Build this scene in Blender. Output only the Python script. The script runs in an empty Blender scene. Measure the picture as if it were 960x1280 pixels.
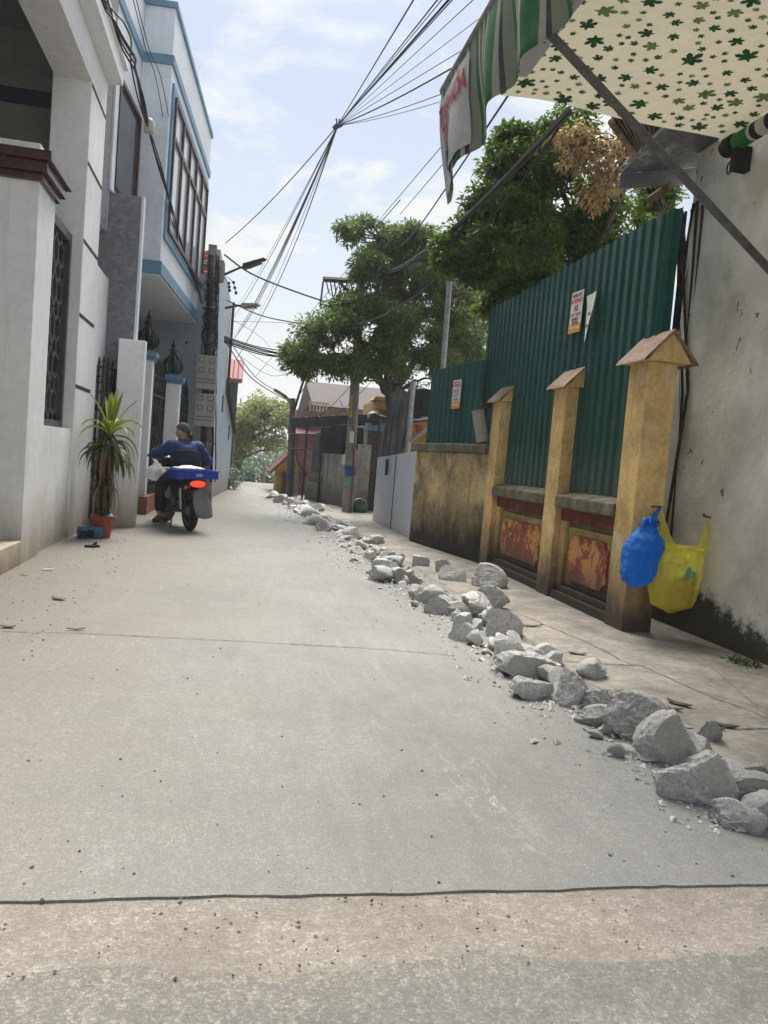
import bpy, bmesh, math, random
import numpy as np
from mathutils import Vector, Matrix, noise
R_ = math.radians
SC = bpy.context.scene
COL = SC.collection

# ------------------------------------------------------------------ camera
CAM_H = 1.2
FPX = 960.0                                   # focal length in pixels of the 960 x 1280 photograph
ROLL, YAW, PITCH = R_(4.7), R_(11.0445), R_(3.7442)
_f = Vector((math.sin(YAW)*math.cos(PITCH), math.cos(YAW)*math.cos(PITCH), -math.sin(PITCH)))
_r0 = Vector((math.cos(YAW), -math.sin(YAW), 0))
_u0 = _r0.cross(_f)
_r = _r0*math.cos(ROLL) + _u0*math.sin(ROLL)
_u = -_r0*math.sin(ROLL) + _u0*math.cos(ROLL)
camd = bpy.data.cameras.new('camera'); cam = bpy.data.objects.new('camera', camd); COL.objects.link(cam)
camd.sensor_fit = 'VERTICAL'; camd.sensor_height = 36; camd.lens = 36*FPX/1280
camd.clip_start = 0.05; camd.clip_end = 2000
m = Matrix((_r, _u, -_f)).transposed().to_4x4(); m.translation = (0, 0, CAM_H)
cam.matrix_world = m
SC.camera = cam

# ------------------------------------------------------------------ world, sun, exposure
SUN_EL, SUN_AZ = R_(60), R_(4)               # azimuth clockwise from +Y
SC.view_settings.view_transform = 'Standard'; SC.view_settings.look = 'None'
SC.view_settings.exposure = 1.0; SC.view_settings.gamma = 1
SC.cycles.use_denoising = True
SC.cycles.max_bounces = 7; SC.cycles.diffuse_bounces = 4; SC.cycles.transparent_max_bounces = 12
SC.cycles.volume_bounces = 0; SC.cycles.caustics_reflective = False; SC.cycles.caustics_refractive = False
W = bpy.data.worlds.new('World'); SC.world = W; W.use_nodes = True
wn = W.node_tree.nodes; wl = W.node_tree.links; wn.clear()
def N(tree, t, **kw):
    n = tree.nodes.new(t)
    for k, v in kw.items():
        if k.startswith('i_'): n.inputs[k[2:]].default_value = v
        else: setattr(n, k, v)
    return n
def world():
    T = W.node_tree
    sky = N(T, 'ShaderNodeTexSky', sky_type='NISHITA', sun_disc=False, sun_elevation=SUN_EL, sun_rotation=SUN_AZ,
            air_density=1.0, dust_density=1.5, ozone_density=1.0)
    bg1 = N(T, 'ShaderNodeBackground', i_Strength=0.068); wl.new(sky.outputs[0], bg1.inputs[0])
    tc = N(T, 'ShaderNodeTexCoord')
    sep = N(T, 'ShaderNodeSeparateXYZ'); wl.new(tc.outputs['Generated'], sep.inputs[0])
    # cloud deck: project the direction onto a plane overhead
    mx = N(T, 'ShaderNodeMath', operation='ADD'); mx.inputs[1].default_value = 0.12; wl.new(sep.outputs[2], mx.inputs[0])
    mxx = N(T, 'ShaderNodeMath', operation='MAXIMUM'); mxx.inputs[1].default_value = 0.03; wl.new(mx.outputs[0], mxx.inputs[0])
    dv = N(T, 'ShaderNodeVectorMath', operation='DIVIDE'); wl.new(tc.outputs['Generated'], dv.inputs[0]); wl.new(mxx.outputs[0], dv.inputs[1])
    nz = N(T, 'ShaderNodeTexNoise', noise_dimensions='2D', i_Scale=1.9, i_Detail=9.0, i_Roughness=0.62, i_Distortion=0.25)
    mp = N(T, 'ShaderNodeMapping'); mp.inputs['Location'].default_value = (0.55, 0.2, 0); wl.new(dv.outputs[0], mp.inputs[0]); wl.new(mp.outputs[0], nz.inputs['Vector'])
    rp = N(T, 'ShaderNodeValToRGB'); rp.color_ramp.elements[0].position = 0.46; rp.color_ramp.elements[1].position = 0.60
    rp.color_ramp.elements[0].color = (.30, .30, .30, 1); rp.color_ramp.elements[1].color = (1, 1, 1, 1)
    wl.new(nz.outputs[0], rp.inputs[0])
    # more veil towards the horizon
    hz = N(T, 'ShaderNodeMapRange'); hz.inputs[1].default_value = 0.0; hz.inputs[2].default_value = 0.62; hz.inputs[3].default_value = 0.95; hz.inputs[4].default_value = 0.0
    wl.new(sep.outputs[2], hz.inputs[0])
    mm = N(T, 'ShaderNodeMath', operation='MAXIMUM'); wl.new(rp.outputs[0], mm.inputs[0]); wl.new(hz.outputs[0], mm.inputs[1])
    cl = N(T, 'ShaderNodeValToRGB'); cl.color_ramp.elements[0].color = (.44, .44, .42, 1); cl.color_ramp.elements[1].color = (.47, .493, .50, 1)
    cl.color_ramp.elements[1].position = 0.55
    wl.new(sep.outputs[2], cl.inputs[0])
    bg2 = N(T, 'ShaderNodeBackground', i_Strength=1.0); wl.new(cl.outputs[0], bg2.inputs[0])
    mix = N(T, 'ShaderNodeMixShader'); wl.new(mm.outputs[0], mix.inputs[0]); wl.new(bg1.outputs[0], mix.inputs[1]); wl.new(bg2.outputs[0], mix.inputs[2])
    out = N(T, 'ShaderNodeOutputWorld'); wl.new(mix.outputs[0], out.inputs[0])
world()
sund = bpy.data.lights.new('sun', 'SUN'); sun = bpy.data.objects.new('sun', sund); COL.objects.link(sun)
sund.energy = 4.6; sund.angle = R_(42); sund.color = (1, .95, .87)
sdir = Vector((math.sin(SUN_AZ)*math.cos(SUN_EL), math.cos(SUN_AZ)*math.cos(SUN_EL), math.sin(SUN_EL)))
sun.rotation_euler = sdir.to_track_quat('Z', 'Y').to_euler()
sun.location = (0, 0, 30)

# ------------------------------------------------------------------ helpers: measuring points on real planes of the place
def ray(x, y): return _f + _r*((x-480)/FPX) - _u*((y-640)/FPX)
CP = Vector((0, 0, CAM_H))
def gp(x, y, z=0.0): d = ray(x, y); return CP + d*((z-CAM_H)/d.z)
def onx(x, y, X): d = ray(x, y); return CP + d*(X/d.x)
def ony(x, y, Y): d = ray(x, y); return CP + d*(Y/d.y)

# ------------------------------------------------------------------ materials
MATS = {}
def newmat(name):
    mt = bpy.data.materials.new(name); mt.use_nodes = True
    T = mt.node_tree; T.nodes.clear()
    out = N(T, 'ShaderNodeOutputMaterial'); b = N(T, 'ShaderNodeBsdfPrincipled'); T.links.new(b.outputs[0], out.inputs[0])
    MATS[name] = mt
    return mt, T, b, out
def rgba(c): return (c[0], c[1], c[2], 1)
def mixc(T, fac, a, b, mode='MIX'):
    n = N(T, 'ShaderNodeMix', data_type='RGBA', blend_type=mode)
    for sock, v in ((n.inputs[0], fac), (n.inputs[6], a), (n.inputs[7], b)):
        if hasattr(v, 'node'): T.links.new(v, sock)
        elif isinstance(v, (int, float)): sock.default_value = v
        else: sock.default_value = rgba(v)
    return n.outputs[2]
def ramp(T, src, p0, p1, c0=(0, 0, 0), c1=(1, 1, 1)):
    r = N(T, 'ShaderNodeValToRGB'); e = r.color_ramp.elements
    e[0].position = p0; e[1].position = p1; e[0].color = rgba(c0); e[1].color = rgba(c1)
    T.links.new(src, r.inputs[0]); return r.outputs[0]
def nz(T, vec, scale, detail=5, rough=.6, dist=0):
    n = N(T, 'ShaderNodeTexNoise', i_Scale=scale, i_Detail=detail, i_Roughness=rough, i_Distortion=dist)
    if vec is not None: T.links.new(vec, n.inputs['Vector'])
    return n.outputs[0]
def mth(T, op, a, b=0.0):
    n = N(T, 'ShaderNodeMath', operation=op)
    for s, v in ((n.inputs[0], a), (n.inputs[1], b)):
        if hasattr(v, 'node'): T.links.new(v, s)
        else: s.default_value = v
    return n.outputs[0]
def stretch(T, vec, s, rot=(0, 0, 0)):
    mp = N(T, 'ShaderNodeMapping'); mp.inputs['Scale'].default_value = s; mp.inputs['Rotation'].default_value = rot
    T.links.new(vec, mp.inputs[0]); return mp.outputs[0]
def bump(T, b, h, strength=.3, dist=.02):
    n = N(T, 'ShaderNodeBump'); n.inputs['Strength'].default_value = strength; n.inputs['Distance'].default_value = dist
    T.links.new(h, n.inputs['Height']); T.links.new(n.outputs[0], b.inputs['Normal']); return n
def pos(T): return N(T, 'ShaderNodeNewGeometry').outputs['Position']
def pmat(name, col, rough=.8, var=.18, scale=3.0, bmp=.2, bscale=40, metal=0, spec=.4, streak=0.0, dirt=None, stains=None):
    """a worn surface: broad and fine tone variation, rain streaks, dirt splashed up from below (colour, z0, z1), blotchy stains"""
    if name in MATS: return MATS[name]
    mt, T, b, out = newmat(name)
    P = pos(T)
    n1 = nz(T, P, scale, 6, .65); n2 = nz(T, P, scale*9, 4, .6)
    f = mth(T, 'ADD', mth(T, 'MULTIPLY', n1, .65), mth(T, 'MULTIPLY', n2, .35))
    dark = tuple(c*(1-var*1.6) for c in col); lite = tuple(min(1, c*(1+var*.9)) for c in col)
    c = ramp(T, f, .40, .61, dark, lite)
    if streak:
        s = nz(T, stretch(T, P, (7, 7, .5)), 1.6, 4, .7)
        c = mixc(T, mth(T, 'MULTIPLY', ramp(T, s, .5, .75), streak), c, tuple(k*.45 for k in col))
    if stains:
        sc, thr, amt = stains[1:]
        s = nz(T, P, sc, 7, .72, .4)
        c = mixc(T, mth(T, 'MULTIPLY', ramp(T, s, thr, thr+.12), amt), c, stains[0])
    if dirt:
        dc, z0, z1 = dirt
        sep = N(T, 'ShaderNodeSeparateXYZ'); T.links.new(P, sep.inputs[0])
        mr = N(T, 'ShaderNodeMapRange'); mr.inputs[1].default_value = z0; mr.inputs[2].default_value = z1; mr.inputs[3].default_value = 1; mr.inputs[4].default_value = 0
        T.links.new(sep.outputs[2], mr.inputs[0])
        dn = nz(T, stretch(T, P, (1.3, 1.3, .6)), 2.2, 7, .7, .3)
        k = ramp(T, mth(T, 'ADD', mth(T, 'MULTIPLY', mr.outputs[0], .75), mth(T, 'MULTIPLY', dn, .6)), .45, .92)
        c = mixc(T, k, c, dc)
    T.links.new(c, b.inputs['Base Color'])
    b.inputs['Roughness'].default_value = rough; b.inputs['Metallic'].default_value = metal
    b.inputs['Specular IOR Level'].default_value = spec
    if bmp: bump(T, b, nz(T, P, bscale, 5, .65), bmp, .01)
    return mt

# ------------------------------------------------------------------ mesh builder
class MB:
    def __init__(s): s.v = []; s.f = []; s.mi = []; s.cur = 0
    def add(s, vs, fs):
        o = len(s.v); s.v += [tuple(p) for p in vs]
        for f in fs: s.f.append(tuple(i+o for i in f)); s.mi.append(s.cur)
        return s
    def hexa(s, p):  # 8 points: bottom 4 then top 4, both in the same order
        return s.add(p, [(3, 2, 1, 0), (4, 5, 6, 7), (0, 1, 5, 4), (1, 2, 6, 5), (2, 3, 7, 6), (3, 0, 4, 7)])
    def box(s, x0, x1, y0, y1, z0, z1, M=None):
        p = [Vector(q) for q in ((x0, y0, z0), (x1, y0, z0), (x1, y1, z0), (x0, y1, z0), (x0, y0, z1), (x1, y0, z1), (x1, y1, z1), (x0, y1, z1))]
        if M is not None: p = [M @ q for q in p]
        return s.hexa(p)
    def tube(s, pts, r, n=6, caps=True):
        pts = [Vector(p) for p in pts]; k = len(pts)
        rs = r if isinstance(r, (list, tuple)) else [r]*k
        rings = []; up = None
        for i, p in enumerate(pts):
            t = (pts[min(i+1, k-1)]-pts[max(i-1, 0)])
            t = t.normalized() if t.length > 1e-9 else Vector((0, 0, 1))
            if up is None:
                up = Vector((0, 0, 1)) if abs(t.z) < .9 else Vector((1, 0, 0))
            a = t.cross(up)
            if a.length < 1e-4: a = t.cross(Vector((0, 1, 0)))
            a.normalize(); b = a.cross(t).normalized(); up = b
            rings.append([p + (a*math.cos(2*math.pi*j/n)+b*math.sin(2*math.pi*j/n))*rs[i] for j in range(n)])
        vs = [q for rg in rings for q in rg]; fs = []
        for i in range(k-1):
            for j in range(n):
                a0 = i*n+j; a1 = i*n+(j+1) % n
                fs.append((a0, a1, a1+n, a0+n))
        if caps: fs += [tuple(range(n-1, -1, -1)), tuple(range((k-1)*n, k*n))]
        return s.add(vs, fs)
    def lathe(s, prof, c=(0, 0, 0), n=16, M=None):  # prof: (radius, z) pairs
        vs = []; c = Vector(c)
        for r, z in prof:
            for j in range(n):
                q = Vector((r*math.cos(2*math.pi*j/n), r*math.sin(2*math.pi*j/n), z))
                vs.append((M @ q if M is not None else q) + c)
        fs = []
        for i in range(len(prof)-1):
            for j in range(n):
                a0 = i*n+j; a1 = i*n+(j+1) % n; fs.append((a0, a1, a1+n, a0+n))
        fs += [tuple(range(n-1, -1, -1)), tuple(range((len(prof)-1)*n, len(prof)*n))]
        return s.add(vs, fs)
    def prism(s, poly, d):  # planar polygon extruded by vector d
        d = Vector(d); n = len(poly); poly = [Vector(p) for p in poly]
        vs = poly + [p+d for p in poly]
        fs = [tuple(range(n-1, -1, -1)), tuple(range(n, 2*n))] + [(i, (i+1) % n, (i+1) % n+n, i+n) for i in range(n)]
        return s.add(vs, fs)
    def build(s, name, mat, parent=None, smooth=None, bevel=0, world=True, loc=None):
        me = bpy.data.meshes.new(name)
        off = Vector((0, 0, 0)); p = parent
        if world:
            while p is not None: off += p.location; p = p.parent
        if loc is not None: off += Vector(loc)
        me.from_pydata([tuple(Vector(q)-off) for q in s.v], [], s.f)
        mats = mat if isinstance(mat, (list, tuple)) else [mat]
        for mt in mats: me.materials.append(mt)
        if len(mats) > 1: me.polygons.foreach_set('material_index', s.mi)
        bm = bmesh.new(); bm.from_mesh(me)
        bmesh.ops.recalc_face_normals(bm, faces=bm.faces)
        if bevel:
            es = [e for e in bm.edges if len(e.link_faces) == 2 and e.calc_face_angle(0) > R_(35)]
            bmesh.ops.bevel(bm, geom=es, offset=bevel, segments=2, profile=.6, affect='EDGES', clamp_overlap=True)
        bm.to_mesh(me); bm.free()
        if smooth is not None:
            me.polygons.foreach_set('use_smooth', [True]*len(me.polygons))
            if smooth < 180: me.set_sharp_from_angle(angle=R_(smooth))
        o = bpy.data.objects.new(name, me); COL.objects.link(o)
        if loc is not None: o.location = loc
        if parent is not None: o.parent = parent
        return o
def tag(o, label=None, cat=None, group=None, kind=None):
    if label: o['label'] = label
    if cat: o['category'] = cat
    if group: o['group'] = group
    if kind: o['kind'] = kind
    return o
def thing(name, label, cat, loc, group=None):
    o = bpy.data.objects.new(name, None); COL.objects.link(o); o.location = loc; o.empty_display_size = .2
    return tag(o, label, cat, group)
def kids(o): return [c for c in bpy.data.objects if c.parent == o]
def copy_tree(o, loc=None, rz=None, scale=None, parent=None):
    c = o.copy(); COL.objects.link(c)
    if parent is not None: c.parent = parent
    if loc is not None: c.location = loc
    if rz is not None: c.rotation_euler = (0, 0, rz)
    if scale is not None: c.scale = scale
    for ch in kids(o):
        if ch is not c: copy_tree(ch, parent=c)
    return c
def frame(o, d):  # matrix: local x along d, y to its left, z up, at o
    d = Vector((d[0], d[1], 0)).normalized(); l = Vector((-d.y, d.x, 0))
    M = Matrix((d, l, Vector((0, 0, 1)))).transposed().to_4x4(); M.translation = o; return M
def text_mesh(name, body, size, mat, M, parent=None, bold=0.0, xs=1.0):
    cu = bpy.data.curves.new(name, 'FONT'); cu.body = body; cu.size = size; cu.align_x = 'CENTER'; cu.align_y = 'CENTER'; cu.offset = bold
    t = bpy.data.objects.new(name, cu); COL.objects.link(t)
    dg = bpy.context.evaluated_depsgraph_get(); dg.update()
    me = bpy.data.meshes.new_from_object(t.evaluated_get(dg)); bpy.data.objects.remove(t); bpy.data.curves.remove(cu)
    me.transform(Matrix.Diagonal((xs, 1, 1, 1)))
    off = Vector((0, 0, 0)); p = parent
    while p is not None: off += p.location; p = p.parent
    me.transform(Matrix.Translation(-off) @ M)
    me.materials.clear(); me.materials.append(mat)
    o = bpy.data.objects.new(name, me); COL.objects.link(o); o.parent = parent
    return o
def sag(a, b, s=0.0, n=14):
    a = Vector(a); b = Vector(b)
    return [a.lerp(b, i/n) - Vector((0, 0, s*4*(i/n)*(1-i/n))) for i in range(n+1)]

# ------------------------------------------------------------------ material library
def road_material():
    mt, T, b, out = newmat('road_concrete')
    P = pos(T); sep = N(T, 'ShaderNodeSeparateXYZ'); T.links.new(P, sep.inputs[0])
    n1 = nz(T, P, .9, 6, .62, .5); n2 = nz(T, P, 7, 6, .7); n3 = nz(T, stretch(T, P, (6, .8, 1), (0, 0, .12)), 2.2, 5, .65)
    f = mth(T, 'ADD', mth(T, 'ADD', mth(T, 'MULTIPLY', n1, .5), mth(T, 'MULTIPLY', n2, .25)), mth(T, 'MULTIPLY', n3, .25))
    c = ramp(T, f, .42, .59, (.215, .223, .218), (.312, .318, .31))
    # earth dust gathered on the left verge and in patches
    mr = N(T, 'ShaderNodeMapRange'); mr.inputs[1].default_value = .9; mr.inputs[2].default_value = -1.5
    T.links.new(mth(T, 'ADD', sep.outputs[0], mth(T, 'MULTIPLY', sep.outputs[1], -.03)), mr.inputs[0])
    d = nz(T, P, 1.3, 7, .68, .3)
    k = ramp(T, mth(T, 'ADD', mth(T, 'MULTIPLY', mr.outputs[0], .55), mth(T, 'MULTIPLY', d, .6)), .42, .85)
    c = mixc(T, mth(T, 'MULTIPLY', k, .85), c, (.315, .28, .23))
    d2 = nz(T, P, 2.6, 8, .75, .6)
    c = mixc(T, mth(T, 'MULTIPLY', ramp(T, d2, .52, .68), .35), c, (.35, .335, .305))
    # pale trowel smears and darker damp patches
    sm = nz(T, stretch(T, P, (5.5, .7, 1), (0, 0, .18)), 1.7, 8, .78, .2)
    c = mixc(T, mth(T, 'MULTIPLY', ramp(T, sm, .57, .68), .5), c, (.42, .42, .405))
    dk = nz(T, P, 3.4, 6, .7, .8)
    c = mixc(T, mth(T, 'MULTIPLY', ramp(T, dk, .58, .74), .35), c, (.16, .165, .157))
    # fine cement mottling at centimetre size, and a dragged white scuff
    f1_ = nz(T, P, 38, 5, .72, .4); f2_ = nz(T, P, 130, 3, .7)
    c = mixc(T, mth(T, 'MULTIPLY', ramp(T, f1_, .50, .60), .32), c, (.40, .395, .375))
    c = mixc(T, mth(T, 'MULTIPLY', ramp(T, f1_, .47, .38), .42), c, (.165, .165, .157))
    c = mixc(T, mth(T, 'MULTIPLY', ramp(T, f2_, .46, .36), .40), c, (.14, .138, .13))
    sf = gp(605, 990); vd = N(T, 'ShaderNodeVectorMath', operation='SUBTRACT'); T.links.new(P, vd.inputs[0]); vd.inputs[1].default_value = (sf.x, sf.y, 0)
    ml = N(T, 'ShaderNodeVectorMath', operation='LENGTH'); T.links.new(stretch(T, vd.outputs[0], (5.2, 1.7, 1), (0, 0, -.12)), ml.inputs[0])
    k2 = mth(T, 'MULTIPLY', ramp(T, ml.outputs['Value'], .25, 1.0, (1, 1, 1), (0, 0, 0)), ramp(T, nz(T, stretch(T, P, (2.2, .8, 1), (0, 0, -.5)), 9, 8, .8, .8), .54, .63))
    c = mixc(T, mth(T, 'MULTIPLY', k2, .7), c, (.52, .52, .505))
    # embedded grit: fine dark and light specks
    vo = N(T, 'ShaderNodeTexVoronoi', i_Scale=75.0); T.links.new(P, vo.inputs['Vector'])
    sp = mth(T, 'LESS_THAN', vo.outputs['Distance'], .16)
    vs = N(T, 'ShaderNodeSeparateColor'); T.links.new(vo.outputs['Color'], vs.inputs[0])
    c = mixc(T, mth(T, 'MULTIPLY', sp, mth(T, 'MULTIPLY', mth(T, 'GREATER_THAN', vs.outputs[0], .62), .6)), c, (.10, .095, .085))
    c = mixc(T, mth(T, 'MULTIPLY', sp, mth(T, 'MULTIPLY', mth(T, 'LESS_THAN', vs.outputs[0], .12), .6)), c, (.55, .54, .51))
    T.links.new(c, b.inputs['Base Color']); b.inputs['Roughness'].default_value = .85; b.inputs['Specular IOR Level'].default_value = .25
    h = mth(T, 'ADD', nz(T, P, 28, 8, .75), mth(T, 'MULTIPLY', nz(T, P, 140, 3, .7), .5))
    bump(T, b, h, .35, .012)
    return mt
ROAD = road_material()
def bed_material(name, dark, lite, speck, dust=None):
    mt, T, b, out = newmat(name)
    P = pos(T)
    n1 = nz(T, P, 3.2, 8, .72, .4); n2 = nz(T, P, 22, 6, .75)
    c = ramp(T, mth(T, 'ADD', mth(T, 'MULTIPLY', n1, .6), mth(T, 'MULTIPLY', n2, .4)), .42, .58, dark, lite)
    if dust:
        sp_ = N(T, 'ShaderNodeSeparateXYZ'); T.links.new(P, sp_.inputs[0])
        e_ = N(T, 'ShaderNodeMapRange'); e_.inputs[1].default_value = 1.35; e_.inputs[2].default_value = 1.76; e_.inputs[3].default_value = 0; e_.inputs[4].default_value = 1
        T.links.new(mth(T, 'SUBTRACT', sp_.outputs[1], mth(T, 'MULTIPLY', sp_.outputs[0], .10)), e_.inputs[0])
        kd = ramp(T, mth(T, 'ADD', mth(T, 'MULTIPLY', e_.outputs[0], .60), mth(T, 'MULTIPLY', nz(T, P, 7, 8, .75, .6), .62)), .50, .78)
        c = mixc(T, mth(T, 'MULTIPLY', kd, .85), c, dust)
    n3 = nz(T, P, 34, 4, .7, .6); n4 = nz(T, P, 110, 3, .7)
    c = mixc(T, mth(T, 'MULTIPLY', ramp(T, n3, .47, .40), .45), c, tuple(.62*x for x in dark))
    c = mixc(T, mth(T, 'MULTIPLY', ramp(T, n3, .54, .66), .30), c, tuple(min(1, 1.2*x) for x in lite))
    c = mixc(T, mth(T, 'MULTIPLY', ramp(T, n4, .45, .37), .50), c, speck)
    vo = N(T, 'ShaderNodeTexVoronoi', i_Scale=85.0); T.links.new(P, vo.inputs['Vector'])
    vs = N(T, 'ShaderNodeSeparateColor'); T.links.new(vo.outputs['Color'], vs.inputs[0])
    sp = mth(T, 'MULTIPLY', ramp(T, mth(T, 'ADD', vo.outputs['Distance'], mth(T, 'MULTIPLY', nz(T, P, 120, 3, .7), .5)), .36, .44, (1, 1, 1), (0, 0, 0)), mth(T, 'GREATER_THAN', vs.outputs[1], .72))
    c = mixc(T, mth(T, 'MULTIPLY', sp, .65), c, speck)
    sp2 = mth(T, 'MULTIPLY', ramp(T, mth(T, 'ADD', vo.outputs['Distance'], mth(T, 'MULTIPLY', nz(T, P, 120, 3, .7), .5)), .36, .46, (1, 1, 1), (0, 0, 0)), mth(T, 'LESS_THAN', vs.outputs[1], .2))
    c = mixc(T, mth(T, 'MULTIPLY', sp2, .5), c, (.52, .48, .42))
    T.links.new(c, b.inputs['Base Color']); b.inputs['Roughness'].default_value = .95; b.inputs['Specular IOR Level'].default_value = .15
    h = mth(T, 'ADD', mth(T, 'MULTIPLY', n2, 1.0), mth(T, 'MULTIPLY', nz(T, P, 90, 4, .7), .6)); bump(T, b, h, .6, .02)
    return mt
BED = bed_material('aggregate_bed', (.29, .265, .23), (.44, .415, .37), (.20, .18, .155))
OLDSLAB = bed_material('old_slab', (.19, .195, .185), (.325, .325, .305), (.13, .13, .122), (.375, .345, .30))
SIDEWALK = pmat('sidewalk_concrete', (.285, .268, .235), .9, .24, 3.0, .45, 30, stains=((.20, .175, .145), 4.5, .50, .5))
CRACK = pmat('crack_dirt', (.10, .088, .073), 1, .3, 20, 0)
WHITE = pmat('white_wall_paint', (.82, .82, .825), .55, .06, 1.2, .08, 60, streak=.26, dirt=((.36, .32, .25), -.15, .85))
WHITE_HI = pmat('white_upper_paint', (.79, .80, .82), .6, .05, .9, .05, 60, streak=.14)
SHADEWHITE = WHITE
CREAM = pmat('cream_plinth', (.55, .48, .36), .8, .15, 4, .2, 50, dirt=((.26, .21, .15), -.1, .3))
GREYROOM = pmat('grey_room_paint', (.20, .20, .185), .8, .1, 2, .1)
NAVY = pmat('navy_band', (.012, .018, .03), .6, .1, 3, 0)
GROOVE = pmat('groove_dark', (.02, .02, .022), .8, .1, 3, 0)
MAROON = pmat('maroon_gloss_tile', (.055, .014, .012), .25, .3, 4, .05, 40, spec=.6)
IRON = pmat('dark_iron', (.018, .018, .02), .45, .3, 12, .1, 80, metal=.3)
GRILLEBACK = pmat('grille_backing', (.035, .036, .038), .5, .2, 3, 0)
GRILLEBAR = pmat('grille_bar', (.075, .075, .078), .45, .2, 6, 0)
PALEBLUE = pmat('pale_blue_white', (.66, .70, .76), .6, .06, 1.3, .05, 60, streak=.12)
BLUETRIM = pmat('blue_trim', (.13, .25, .37), .5, .12, 3, .05, 40)
BROWNFR = pmat('brown_window_frame', (.075, .028, .022), .4, .25, 8, .05)
SLATE = None
def slate_material(name, c0, c1, s=1.0):
    mt, T, b, out = newmat(name); P = pos(T)
    br = N(T, 'ShaderNodeTexBrick', offset=.5); br.inputs['Scale'].default_value = 1.0
    br.inputs['Color1'].default_value = rgba(c0); br.inputs['Color2'].default_value = rgba(c1); br.inputs['Mortar'].default_value = rgba(tuple(.55*x for x in c0))
    br.inputs['Mortar Size'].default_value = .004*s; br.inputs['Brick Width'].default_value = .30*s; br.inputs['Row Height'].default_value = .075*s
    sx = N(T, 'ShaderNodeSeparateXYZ'); T.links.new(P, sx.inputs[0])
    cb = N(T, 'ShaderNodeCombineXYZ'); T.links.new(mth(T, 'ADD', sx.outputs[0], sx.outputs[1]), cb.inputs[0]); T.links.new(sx.outputs[2], cb.inputs[1])
    T.links.new(cb.outputs[0], br.inputs['Vector'])
    n = nz(T, P, 14, 6, .7); c = mixc(T, .72, br.outputs['Color'], ramp(T, n, .3, .7, tuple(.55*x for x in c0), tuple(1.3*x for x in c1)))
    T.links.new(c, b.inputs['Base Color']); b.inputs['Roughness'].default_value = .7
    h = mth(T, 'ADD', mth(T, 'MULTIPLY', br.outputs['Fac'], -.25), nz(T, stretch(T, P, (1, 1, 2.6)), 13, 5, .65)); bump(T, b, h, .8, .03)
    return mt
SLATE = slate_material('grey_split_slate', (.17, .18, .20), (.215, .225, .25), 1.6)
SLATED = slate_material('dark_split_slate', (.055, .05, .047), (.095, .085, .08), 1.2)
def glass(name, col, rough=.06, spec=.8):
    mt, T, b, out = newmat(name); b.inputs['Base Color'].default_value = rgba(col); b.inputs['Roughness'].default_value = rough; b.inputs['Specular IOR Level'].default_value = spec
    P = pos(T); bump(T, b, nz(T, P, 1.3, 2, .5), .05, .05); return mt
GLASSD = glass('dark_window_glass', (.06, .075, .09))
GLASSL = glass('curtain_sky_glass', (.44, .48, .53), .12)  # base colour paled to hold white curtain and reflected sky
POLEC = pmat('pole_concrete', (.23, .225, .21), .9, .22, 5, .3, 40, streak=.35)
POLED = pmat('dark_pole_concrete', (.12, .118, .11), .9, .25, 5, .3, 40, streak=.3)
CABLE = pmat('black_cable', (.012, .012, .013), .6, .1, 3, 0)
CABLEB = pmat('violet_blue_cable', (.05, .05, .10), .6, .1, 3, 0)
CABLEG = pmat('grey_cable', (.10, .10, .105), .6, .1, 3, 0)
GALV = pmat('galvanised_steel', (.33, .34, .35), .45, .15, 8, .05, 60, metal=.6)
STEELD = pmat('dull_grey_steel', (.115, .115, .112), .4, .2, 12, .05, 60, metal=.5)
YELLOW = pmat('yellow_limewash', (.66, .46, .19), .85, .20, 3.0, .25, 35, streak=.45, dirt=((.075, .062, .048), -.05, .95), stains=((.64, .57, .43), 3.5, .54, .6))
YELLOWOLD = pmat('mouldy_yellow_wall', (.52, .40, .20), .9, .24, 2.2, .3, 35, streak=.7, dirt=((.022, .02, .017), .0, 1.15), stains=((.13, .11, .08), 1.7, .48, .8))
MOSSYLEDGE = pmat('mossy_concrete_ledge', (.155, .14, .10), .95, .35, 6, .5, 30, streak=.5, stains=((.07, .075, .035), 5, .5, .6))
PANELGREY = pmat('dirty_plaster_panel', (.17, .14, .095), .9, .3, 4, .3, 30, streak=.4, dirt=((.045, .038, .03), .0, .85), stains=((.40, .29, .12), 3, .52, .5))
def peeling(name):
    mt, T, b, out = newmat(name); P = pos(T)
    n = nz(T, P, 5.5, 8, .7, .5); n2 = nz(T, P, 3.1, 8, .72, .7)
    c = ramp(T, nz(T, P, 9, 5, .6), .3, .7, (.19, .038, .028), (.30, .085, .05))
    c = mixc(T, ramp(T, n2, .50, .53), c, (.55, .27, .085))
    c = mixc(T, mth(T, 'MULTIPLY', ramp(T, n, .60, .64), .7), c, (.13, .075, .05))
    sep = N(T, 'ShaderNodeSeparateXYZ'); T.links.new(P, sep.inputs[0])
    mr = N(T, 'ShaderNodeMapRange'); mr.inputs[1].default_value = .2; mr.inputs[2].default_value = .62; mr.inputs[3].default_value = 1; mr.inputs[4].default_value = 0
    T.links.new(sep.outputs[2], mr.inputs[0])
    k = ramp(T, mth(T, 'ADD', mth(T, 'MULTIPLY', mr.outputs[0], .7), mth(T, 'MULTIPLY', nz(T, P, 6, 7, .75), .55)), .5, .95)
    c = mixc(T, mth(T, 'MULTIPLY', k, .8), c, (.085, .05, .036))
    T.links.new(c, b.inputs['Base Color']); b.inputs['Roughness'].default_value = .8; bump(T, b, n2, .4, .01); return mt
PEEL = peeling('peeling_red_and_orange_paint')
REDBAND = pmat('old_red_band', (.17, .045, .03), .85, .35, 7, .2, 40, streak=.5)
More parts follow.
